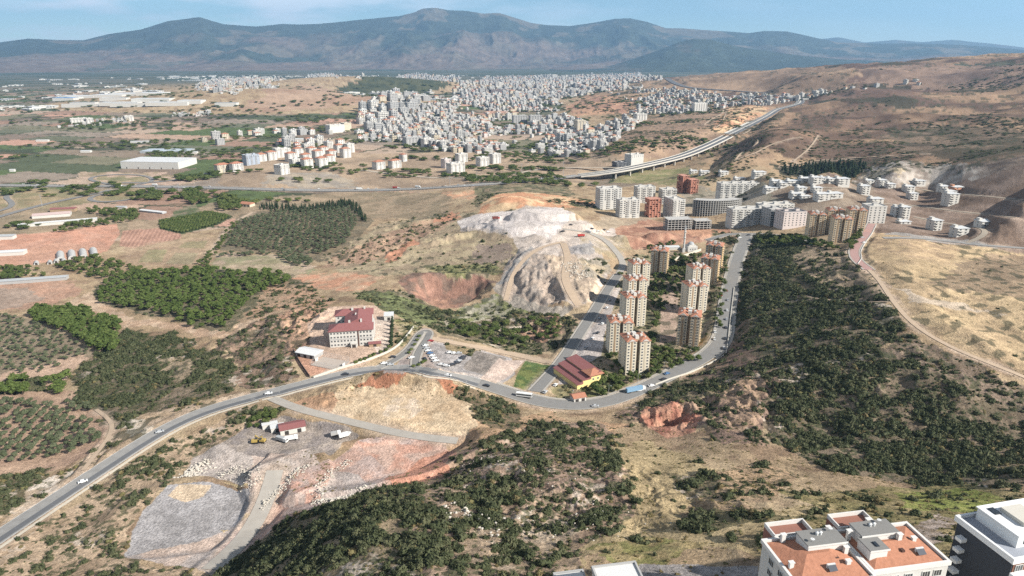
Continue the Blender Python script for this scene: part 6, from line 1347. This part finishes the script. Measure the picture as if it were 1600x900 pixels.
SH('greenhouse', 'long low glasshouse lying on the brown plot', 'greenhouse', 239, 332, 55, 9, 3, -22, METG, METAL, 1); SH('farm_shed', 'small grey shed by the left trees of the farm', 'shed', 190, 326, 16, 10, 4, 0, GREYW, METG, 1)
SH('stable', 'long white walled stable in the farm compound', 'stable', 92, 350, 110, 10, 5, 24, WHITEW, METAL, .8); SH('stable', 'pinkish roofed barn behind the white stable', 'stable', 82, 338, 55, 22, 5, 24, WHITEW, mat('pink_sheet', (.50, .38, .35), .6, .06, .2), 2); SH('stable', 'dark red roofed barn at the far side of the compound', 'stable', 100, 330, 40, 12, 5, 10, TANW, TILER, 2); SH('cottage', 'white cottage among trees at the left edge', 'cottage', 12, 373, 20, 12, 5, 10, WHITEW, METG, 2)
SH('warehouse', 'huge white warehouse with a plain flat roof beside the interchange', 'warehouse', 250, 260, 150, 84, 17, -6, WHITEW, METAL, openings=5)
SH('greenhouse', 'long pale glass roof behind the huge warehouse', 'greenhouse', 262, 237, 130, 60, 5, 0, METG, mat('glass_roof', (.42, .47, .50), .4, .06, .1))
def plant(px, py, w, d, h, m, label='large white roofed hall of the factory estate', wall=WHITEW): t = SH('factory_hall', label, 'factory', px, py, w, d, h, 3, wall, m); t['group'] = 'halls of the factory estate'; return t
for px, py, w, d, m in [(128, 153, 330, 150, METAL), (175, 151, 300, 170, METAL), (205, 149, 300, 190, METAL), (240, 148, 260, 170, METAL), (133, 164, 200, 60, METG), (190, 164, 300, 80, METAL), (265, 164, 320, 90, METAL), (240, 158, 300, 90, METAL), (300, 161, 180, 90, METAL), (180, 157, 220, 60, METAL), (225, 166, 500, 30, METAL), (130, 167, 320, 26, METAL), (355, 165, 160, 60, METG)]: plant(px, py, w*.62, d*.8, 14, m)
t = SH('factory_hall', 'bright blue roofed hall at the left of the factory estate', 'factory', 103, 157, 120, 60, 16, 3, WHITEW, mat('blue_sheet', (.04, .22, .50), .5, .05, .1))
for px, py, w, d, lab in [(220, 223, 60, 14, 'long white shed with flat roof among the green fields'), (20, 268, 10, 8, 'tiny white hut left of the fields'), (135, 238, 26, 14, 'small white farm building in the dark trees'), (67, 221, 36, 12, 'low white farm roof in the brown fields'), (300, 240, 30, 14, 'white shed beside the long glass roof'), (640, 195, 150, 60, 'wide pale shed left of town'), (480, 219, 90, 30, 'wide grey shed roof near the large white slab')]: SH('farm_building', lab, 'farm building', px, py, w, d, 5, 6, WHITEW, METAL, 1)
# ------------------------------------------------------------------ the town
def town_mesh(k):
    rg = random.Random(900+k); mb = MB(); w, d, fl = [(14, 12, 3), (12, 12, 4), (18, 12, 4), (12, 10, 2), (20, 14, 5), (14, 14, 5), (11, 10, 3), (24, 13, 4), (16, 12, 2), (14, 12, 6), (15, 13, 3), (13, 11, 4)][k]; H_ = fl*3
    wl = [WHITEW, WHITEW, CREAM, WHITEW, GREYW, WHITEW, MATS['pinkish_render'], WHITEW, WHITEW, GREYW, WHITEW, CREAM][k]; rf = [METAL, FLATR, TILE, METAL, FLATR, METG, TILE, FLATR, METG, FLATR, TILE, DKR][k]
    mb.box(-w/2, w/2, -d/2, d/2, -6, H_, 0)
    if rf is TILE: mb.hip(-w/2, w/2, -d/2, d/2, H_+.2, 2, .4, 1)
    else: mb.box(-w/2-.3, w/2+.3, -d/2-.3, d/2+.3, H_+.01, H_+.5, 1); mb.box(-2, 1.5, -1, 2.4, H_+.5, H_+2.8, 0)
    for f in range(fl):
        for i in range(int(w/4)):
            x = -w/2+w*(i+.5)/int(w/4); mb.box(x-.9, x+.9, -d/2-.12, -d/2, f*3+1, f*3+2.4, 2)
        for i in range(3): y = -d/2+d*(i+.5)/3; mb.box(w/2, w/2+.12, y-.8, y+.8, f*3+1, f*3+2.4, 2); mb.box(-w/2-.12, -w/2, y-.8, y+.8, f*3+1, f*3+2.4, 2)
        if f and k % 2: mb.box(-w/2+1, w/2-1, -d/2-1.2, -d/2-.12, f*3-.15, f*3+.8, 0)
    return mb.mesh('town_house', [wl, rf, GLASS])
TM = [town_mesh(k) for k in range(12)]
town = []
def fill_town(poly, sp, sp2, ang, keep, big=1.0, wob=.12):
    P = planted(poly, sp, ang, wob, 0, sp2); n = fbm(P[:, 0]/210, P[:, 1]/210, 771, 3); n2 = rng.random(len(P))
    ang = ang+26
    for (x, y), a, b in zip(P, n, n2):
        if b < keep*(1.3-1.25*(a > .53)): town.append((x, y, ang, big))
fill_town([(560, 222), (590, 200), (615, 178), (640, 172), (700, 160), (760, 152), (830, 162), (890, 180), (925, 205), (955, 232), (955, 246), (900, 248), (855, 242), (790, 234), (760, 240), (700, 238), (640, 224)], 22, 19, 12, .8)
fill_town([(700, 150), (720, 132), (760, 122), (900, 119), (1000, 116), (1035, 124), (1000, 138), (960, 146), (900, 150), (870, 165), (800, 160), (740, 155)], 26, 24, 5, .66, 1.25)
fill_town([(960, 148), (1040, 140), (1120, 147), (1200, 150), (1240, 158), (1190, 166), (1150, 165), (1110, 172), (1060, 178), (1000, 178), (975, 180), (1010, 165)], 21, 19, 20, .86, .95)
fill_town([(480, 119), (520, 116), (560, 120), (640, 116), (720, 122), (710, 130), (640, 122), (560, 127), (500, 130)], 26, 24, 5, .6, 1.2)
fill_town([(300, 137), (340, 124), (420, 122), (450, 130), (400, 140), (370, 148), (330, 146)], 26, 24, 5, .5, 1.2)
fill_town([(560, 178), (620, 150), (700, 152), (640, 175), (600, 200), (560, 215)], 46, 40, 10, .5, 2.0)
fill_town([(310, 220), (420, 206), (520, 208), (560, 222), (540, 234), (460, 234), (420, 226), (330, 240)], 30, 26, 15, .42, 1.3)
fill_town([(930, 200), (980, 185), (1000, 190), (985, 205), (960, 222), (935, 220)], 24, 22, 15, .5)
fill_town([(80, 195), (200, 188), (205, 194), (90, 200)], 22, 20, 5, .7, .8)
fill_town([(1310, 141), (1350, 134), (1430, 124), (1440, 132), (1400, 140), (1350, 145)], 26, 24, 10, .5, 1.0)
fill_town([(1215, 152), (1290, 140), (1300, 147), (1240, 158)], 24, 22, 10, .5, 1.0)
fill_town([(265, 178), (330, 176), (330, 182), (270, 183)], 22, 20, 5, .5, .8)
fill_town([(880, 255), (960, 248), (962, 254), (890, 262)], 30, 26, 5, .3, .8)
town.sort(key=lambda t: math.hypot(t[0], t[1])/t[3]); print('town', len(town))
txy = np.array([(t[0], t[1]) for t in town]); tz = lookup(txy[:, 0], txy[:, 1])
for k_, (px, py, c_) in enumerate([(1000, 611, 'w'), (930, 636, 's'), (760, 604, 'd'), (700, 588, 'w'), (540, 586, 'd'), (420, 616, 'w'), (250, 676, 's'), (130, 754, 'w')]):
    car(px, py, [20, 0, -14, -14, 12, 15, 28, 34][k_], cols[c_], ['white car just past the blue lorry', 'silver car at the lowest point of the road bend', 'dark car on the road below the car park', 'white car on the road between junction and gravel lot', 'dark car on the road below the sports court', 'white car near the gravel side road', 'silver car on the long road descending left', 'white car nearest the lower left corner on the road'][k_], None)
lab_t = ['small white house in the near part of the town', 'white four storey house in the near part of the town', 'long cream house in the near part of the town', 'low white house in the near part of the town', 'wide grey block in the near part of the town', 'square white block in the near part of the town', 'pinkish house with orange roof in the near part of the town', 'long white block in the near part of the town', 'low white house with grey roof in the near part of the town', 'tall grey block in the near part of the town', 'white house with orange roof in the near part of the town', 'cream house with dark roof in the near part of the town']
for k in range(300):
    i = rng.integers(12); t = town[k]; q = (rng.integers(4))*90; s = t[3]*(.85+.3*rng.random())
    o = link('town_house', TM[i], None, (t[0], t[1], tz[k]), R(t[2]+rng.normal()*4+(0 if q % 180 == 0 else 0)), (s, s, s*(.8+.5*rng.random()))); tag(o, lab_t[i], 'house', lab_t[i].replace(' in the near part of the town', '')+'s near the town edge')
rs = town[300:]; S_ = np.array([t[3] for t in rs])*(.8+.4*rng.random(len(rs)))
th_ = mass('town_buildings', np.stack([txy[300:, 0], txy[300:, 1], tz[300:]], 1), np.stack([S_*(.7+.7*rng.random(len(rs))**2), S_*(.7+.6*rng.random(len(rs))), S_*(.5+1.3*rng.random(len(rs))**3)], 1), TM, 'white and grey houses of the town packed far across the valley', 'town')
rot = np.zeros((len(rs), 3), np.float32); rot[:, 2] = [R(t[2]+random.gauss(0, 5)) for t in rs]; th_.data.attributes['rot'].data.foreach_set('vector', rot.ravel())
k = rng.random(len(rs)) < .75; n_ = int(k.sum()); X = txy[300:, 0][k]+rng.normal(size=n_)*13; Y = txy[300:, 1][k]+rng.normal(size=n_)*13; h = 4+rng.random(n_)*5; h2 = h*(1+np.hypot(X, Y)/6000)
mass('town_trees', np.stack([X, Y, lookup(X, Y)], 1), np.stack([h2*1.3, h2*1.1, h], 1), WHOLE['broad'][:3]+WHOLE['cypress'][:1], 'dark trees standing between the houses of the town', 'trees')
# roofs and sheds scattered over the far plain
n = 1500; a = R(-42)+rng.random(n)*R(50); r = 4200+rng.random(n)**1.3*6500; X = r*np.sin(a); Y = r*np.cos(a); k = (fbm(X/700, Y/500, 871, 3) > .55)&(lookup(X, Y) < 30); X, Y = X[k], Y[k]; s = 1.2+rng.random(len(X))**3*5
mass('distant_buildings', np.stack([X, Y, lookup(X, Y)], 1), np.stack([s*1.6, s, np.full(len(s), 1.1)], 1), [TM[0], TM[3], TM[8]], 'white specks of farm and village roofs on the far plain', 'village')
# ------------------------------------------------------------------ poles
def pole(px, py, h, label):
    t = thing('lattice_mast', label, 'mast', at(px, py)); mb = MB(); mb.cyl(0, 0, -1, h, .45, .2, 6); mb.build('mast_shaft', [mat('galvanised', (.3, .3, .3), .6, .1, 1)], t); mb = MB(); mb.box(-2.5, 2.5, -.15, .15, h-2, h-1.6, 0); mb.box(-1.8, 1.8, -.15, .15, h-5, h-4.6, 0); mb.build('cross_arm', [MATS['galvanised']], t)
for px, py, h, l in [(880, 276, 34, 'tall thin mast beside the highway before the viaduct'), (703, 292, 22, 'thin mast by the highway in the middle distance'), (815, 272, 24, 'thin mast left of the tall one above the spoil heap'), (66, 322, 22, 'lamp mast inside the left interchange loop'), (280, 302, 20, 'thin mast right of the interchange'), (745, 283, 20, 'thin mast above the dusty road')]: pole(px, py, h, l)
# interchange bridge opening
p = at(172, 296)
# ------------------------------------------------------------------ stones
def stone_mesh(k):
    rg = np.random.default_rng(700+k); V, F = IV1, IF1; mb = MB(); P = V*(1+.5*(rg.random((len(V), 1))-.5))*np.array([1, .8, .6]); mb.add(P, F); return mb.mesh('stone', [mat('limestone', (.50, .455, .39), .95, .12, .6)])
ST = [stone_mesh(k) for k in range(4)]
def stones(pix, wid, n, smin, smax, label, name='rubble'):
    W = resample(cast(smooth(pix, 3)), 1.5); nn = normals(W); k = rng.integers(0, len(W), n); o_ = rng.normal(size=n)*wid/2; X = W[k, 0]+nn[k, 0]*o_+rng.normal(size=n)*.6; Y = W[k, 1]+nn[k, 1]*o_+rng.normal(size=n)*.6; s = smin+(smax-smin)*rng.random(n)**2
    z = lookup(X, Y)+rng.random(n)*1.5*np.exp(-(o_/wid*2)**2); mass(name, np.stack([X, Y, z], 1), np.stack([s, s, s], 1), ST, label, 'rubble')
stones([(412, 795), (420, 780), (440, 765), (455, 745), (480, 728)], 3, 240, .25, .7, 'pale boulders heaped along the step left of the red ground')
stones([(495, 785), (500, 765), (510, 750), (520, 738), (545, 722)], 3.5, 240, .25, .7, 'pale boulders along the step in the middle of the red ground'); stones([(498, 783), (520, 783), (550, 775), (570, 768)], 4, 200, .3, 1, 'boulders at the near foot of the gravel bank')
stones([(340, 745), (365, 735), (390, 742), (400, 755)], 7, 260, .25, .7, 'heap of brown and white boulders above the grey pad'); stones([(292, 745), (305, 735), (325, 722)], 6, 220, .4, 1.1, 'heap of white rock at the left of the works yard')
stones([(885, 410), (895, 425), (915, 435), (900, 410)], 12, 300, .4, 1.2, 'rubble tipped on the near side of the spoil heap'); stones([(690, 800), (740, 800), (790, 840)], 12, 160, .15, .8, 'limestone outcrop boulders among the scrub of the near hill', 'boulders')
stones([(740, 720), (850, 745), (930, 800), (890, 850)], 30, 220, .12, .45, 'pale stones strewn on the bare part of the near hill', 'boulders')

# street lamps of the estate road
Wl_ = resample(ROADS['main'][0], 30); nl_ = normals(Wl_)
for k in range(int(len(Wl_)*.42), len(Wl_)-1):
    x, y = Wl_[k, 0]+nl_[k, 0]*7.6, Wl_[k, 1]+nl_[k, 1]*7.6; t = thing('street_lamp', 'slim grey street lamp standing on the pavement of the curving road', 'street lamp', (x, y, hz(x, y)), math.atan2(-nl_[k, 1], -nl_[k, 0]), 'street lamps along the curving road')
    if 'LAMPM' not in globals():
        mb = MB(); mb.cyl(0, 0, -.3, 8, .16, .08, 6); LAMPP = mb.mesh('pole', [MATS['galvanised']]); mb = MB(); mb.box(0, 2.2, -.06, .06, 7.9, 8.05, 0); mb.box(1.6, 2.6, -.2, .2, 7.85, 8.1, 0); LAMPM = mb.mesh('lamp_head', [MATS['galvanised']])
    link('pole', LAMPP, t); link('lamp_head', LAMPM, t)
# ------------------------------------------------------------------ foreground blocks
def fg_orange():
    zr = 150.; x, y = at_z(1192, 845, zr); g = 108; H_ = zr-g; W_, D_ = 38.5, 15.5
    t = thing('apartment_building', 'large near apartment building with orange tiled roofs and grey roof boxes', 'apartment block', (x, y, g), R(9.7))     # origin: back left corner; y runs away from the camera
    OT = mat('near_orange_tiles', (.40, .185, .115), .8, .24, .9, bump=.5); tn = OT.node_tree; wv = tn.nodes.new('ShaderNodeTexWave'); wv.inputs['Scale'].default_value = 1.0; wv.inputs['Distortion'].default_value = .6; wv.bands_direction = 'Y'; tco = [n_ for n_ in tn.nodes if n_.type == 'TEX_COORD'][0]; tn.links.new(tco.outputs['Object'], wv.inputs[0])
    mrn = tn.nodes.new('ShaderNodeMapRange'); mrn.inputs[3].default_value = .86; mrn.inputs[4].default_value = 1.06; tn.links.new(wv.outputs['Fac'], mrn.inputs[0]); vsc = tn.nodes.new('ShaderNodeVectorMath'); vsc.operation = 'SCALE'
    bs = tn.nodes['Principled BSDF']; src = bs.inputs[0].links[0].from_socket; tn.links.new(src, vsc.inputs[0]); tn.links.new(mrn.outputs[0], vsc.inputs['Scale']); tn.links.new(vsc.outputs[0], bs.inputs[0])
    SLATE = mat('grey_shingle', (.20, .195, .185), .9, .12, 1.5); TRIM = mat('white_trim', (.62, .60, .57), .7, .06, .8)
    mb = MB(); mb.box(0, W_*.49, -D_, 0, -6, H_-.6, 0); mb.box(W_*.49, W_, -D_+1.6, 0, -6, H_-.6, 0); mb.build('wall', [mat('near_wall', (.52, .50, .47), .85, .08, .5)], t)
    def half(x0, x1, y0, y1):
        mb = MB(); mb.hip(x0+.45, x1-.45, y0+.45, y1-.45, H_-.25, 1.9, 0, 0, 'x', inset=6, th=.2); mb.build('roof', [OT], t)
        mb = MB()
        for a in ((x0-.35, x1+.35, y0-.35, y0+.3), (x0-.35, x1+.35, y1-.3, y1+.35), (x0-.35, x0+.3, y0+.3, y1-.3), (x1-.3, x1+.35, y0+.3, y1-.3)): mb.box(*a, H_-.7, H_+.35, 0)
        mb.build('cornice', [TRIM], t)
    half(0, W_*.49-.4, -D_, 0); half(W_*.49+.4, W_, -D_+1.6, 0)
    mb = MB(); mb.box(W_*.49-.4, W_*.49+.4, -D_+1.6, 0, H_-1, H_+.1, 0); mb.build('valley_gutter', [mat('dark_gutter', (.10, .085, .08), .8, .1, 1)], t)
    def rbox(x0, x1, y0, y1, h, nme='roof_box'):
        mb = MB(); mb.box(x0, x1, y0, y1, H_-.6, H_+h, 0); mb.box(x0-.25, x1+.25, y0-.25, y1+.25, H_+h+.003, H_+h+.25, 1); mb.box(x0-.33, x1+.33, y0-.33, y0-.25, H_+h-.15, H_+h+.32, 0); mb.build(nme, [TRIM, SLATE], t)
    rbox(7.5, 17.0, -6.6, -1.6, 2.6); rbox(21.6, 31.0, -6.0, -1.4, 3.0); rbox(20.6, 25.0, -10.5, -6.02, 2.6)
    def terrace(x0, x1, y0, y1, nme='terrace'):
        mb = MB(); mb.box(x0, x1, y0, y1, H_-6, H_-.3, 2); h = 1.15
        for a in ((x0, x1, y0, y0+.3), (x0, x1, y1-.3, y1), (x0, x0+.3, y0+.3, y1-.3), (x1-.3, x1, y0+.3, y1-.3)): mb.box(*a, H_-.29, H_-.3+h, 0)
        mb.build(nme, [TRIM, SLATE, mat('terrace_floor', (.25, .12, .09), .9, .1, 1)], t)
    terrace(3.2, 13.5, .38, 5.2); terrace(20.5, 30.5, .38, 5.6)
    for cx, cy, h in ((4.4, -1.2, 2.2), (16.6, -7.4, 2.0), (14.6, -11.2, 1.6), (27, -.6, 3.2), (20.2, -3.2, 2.8), (34.8, -6.8, 1.7), (1.6, -9.5, 1.5), (30.8, -6.8, 3.2), (16.4, -.7, 2.4)):
        mb = MB(); mb.box(cx-.5, cx+.5, cy-.35, cy+.35, H_-.5, H_+h, 0); mb.box(cx-.65, cx+.65, cy-.5, cy+.5, H_+h, H_+h+.15, 0); mb.build('chimney', [TRIM], t)
    for cx, cy, z in ((11.5, -3.4, 2.85), (12.4, -3.4, 2.85), (25.5, -3.2, 3.25), (26.6, -3.1, 3.25)):
        mb = MB(); mb.cyl(cx, cy, H_+z, H_+z+.7, .32, .32, 10); mb.cyl(cx, cy, H_+z+.7, H_+z+.95, .45, .1, 10); mb.build('vent_cowl', [METAL], t)
    for cx, cy in ((13, -9.2), (29.6, -9.6)): mb = MB(); mb.box(cx-.4, cx+.4, cy-.5, cy+.5, H_+.2, H_+1.25, 0); mb.build('roof_hatch', [mat('dark_brown', (.09, .05, .04), .7, .1, 1)], t)
    for cx, cy, z in ((9, -5.4, 2.86), (28.5, -2.2, 3.26), (15.4, -2.6, 2.86)):
        mb = MB(); mb.cyl(cx, cy, H_+z, H_+z+.9, .05, .05, 6); mb.build('antenna_post', [METG], t); mb = MB(); mb.cyl(cx, cy-.12, H_+z+.7, H_+z+.85, .1, .5, 12); mb.build('dish', [METAL], t)
    for cx, cy in ((10, -12.4), (33.5, -11)): mb = MB(); mb.add([(cx-1, cy-.6, H_+.75), (cx+1, cy-.6, H_+.75), (cx+1, cy+.6, H_+1.5), (cx-1, cy+.6, H_+1.5)], [(0, 1, 2, 3)]); mb.box(cx-1, cx+1, cy+.6, cy+1.0, H_+.6, H_+1.7, 1); mb.build('solar_heater', [NAVY, METAL], t)
    mb = MB(); mb.box(22.6, 23.4, -9.6, -8.0, H_+2.86, H_+3.1, 0); mb.build('skylight', [GLASS], t)
    for f in range(4):
        z = H_-2.6-f*3
        for u in (2.2, 5.2, 8.4, 11.6, 14.6): put_window(t, WINB, 'F', u, z, 0, W_, -D_, 0)
        for u in (21.5, 25, 28.5, 33, 36): put_window(t, WINB, 'F', u, z, 0, W_, -D_+1.6, 0)
        for u in (-12.5, -8.5, -4.5): put_window(t, WINB, 'L', u, z, 0, W_, -D_, 0)
        mb = MB(); mb.box(23.5, 31, -D_-.2, -D_+1.6, z-1.5, z-.5, 0); mb.build('balcony', [TRIM], t); mb = MB(); mb.box(12.5, 18, -D_-1.8, -D_, z-1.5, z-.5, 0); mb.build('balcony', [TRIM], t)
DEEP = True; fg_orange()
def fg_white():
    zr = 152.; x, y = at_z(1497, 812, zr); g = 108; H_ = zr-g; t = thing('apartment_building', 'near apartment block with white penthouse roof and dark left wall', 'apartment block', (x, y, g), R(13)); DW = mat('charcoal_render', (.05, .055, .065), .7, .15, .5); CW = mat('white_coping', (.72, .72, .71), .6, .04, .6); BK = mat('brown_panel', (.17, .085, .06), .8, .1, 1)
    mb = MB(); mb.box(0, 22, -15, 0, -6, H_, 0); mb.build('wall', [DW], t); mb = MB(); mb.box(0, 22, -15, 0, H_+.004, H_+.2, 0); mb.build('roof_deck', [mat('bluegrey_deck', (.30, .32, .36), .7, .08, .8)], t)
    mb = MB()
    for a in ((-.5, 22.5, -15.5, -14.9), (-.5, 22.5, 0, .6), (-.5, .1, -14.9, 0), (21.9, 22.5, -14.9, 0)): mb.box(*a, H_-.5, H_+1.0, 0)
    mb.build('parapet', [CW], t)
    mb = MB(); mb.box(4.2, 18.5, -11.8, -.8, H_+.2, H_+3.4, 0); mb.build('penthouse', [CW], t); mb = MB(); mb.box(3.9, 18.8, -12.1, -.5, H_+3.4, H_+3.65, 0); mb.build('penthouse_roof', [CW], t)
    mb = MB(); mb.box(8, 13.8, -9.6, -3.2, H_+3.65, H_+4.7, 0); mb.build('lift_housing', [mat('cream_slab', (.52, .49, .43), .8, .08, .6)], t); mb = MB(); mb.box(5.6, 7.2, -4.4, -2.0, H_+3.66, H_+3.9, 0); mb.build('skylight', [GLASS], t)
    for a in ((6, 7.4, -11.86, -11.8),): mb = MB(); mb.box(*a, H_+1, H_+2.2, 0); mb.build('penthouse_window', [GLASS], t)
    mb = MB(); mb.box(.3, 21.7, -15.12, -15, -6, H_-1, 0); mb.build('brick_panel', [BK], t)
    for f in range(7):
        z = H_-4-f*3.1
        mb = MB(); mb.box(-.2, 6.5, -17.2, -15.12, z, z+.95, 0); mb.build('balcony', [CW], t); mb = MB(); mb.box(13, 21, -17.2, -15.12, z, z+.95, 0); mb.build('balcony', [CW], t)
        for yb in (-2.6,): mb = MB(); mb.box(-1.7, 0, yb-.9, yb+.9, z, z+.9, 0); mb.build('balcony', [CW], t)
        for u in (2, 5, 8.6, 11): put_window(t, WINB, 'F', u, z+1.9, 0, 22, -15.12, 0)
fg_white(); DEEP = False
def fg_roof(px, py, zr, w, d, label, yaw=9.7):
    x, y = at_z(px, py, zr); g = hz(x, y)-2; g = min(g, zr-14); t = thing('apartment_building', label, 'apartment block', (x, y, g), R(yaw)); H_ = zr-g
    mb = MB(); mb.box(0, w, -d, 0, -5, H_, 0); mb.build('wall', [WHITEW], t); mb = MB(); mb.box(.2, w-.2, -d+.2, -.2, H_+.004, H_+.15, 0); mb.build('roof', [METAL], t); mb = MB()
    for a in ((-.3, w+.3, -d-.3, -d+.2), (-.3, w+.3, -.2, .3), (-.3, .2, -d+.2, -.2), (w-.2, w+.3, -d+.2, -.2)): mb.box(*a, H_-.6, H_+.6, 0)
    mb.build('parapet', [GREYW], t)
    for f in range(3):
        for u in (w*.2, w*.5, w*.8): put_window(t, WINB, 'F', u, H_-2.6-3*f, 0, w, -d, 0)
fg_roof(926, 888, 132, 11.6, 9, 'white flat roof with grey edge cut by the bottom of the picture')
fg_roof(1536, 893, 140, 16, 9, 'white roof slab in the bottom right corner below the dark block', 9)
fg_roof(866, 898, 124, 8, 6, 'lower grey white roof left of the white flat roof')
for o in bpy.data.objects: pass
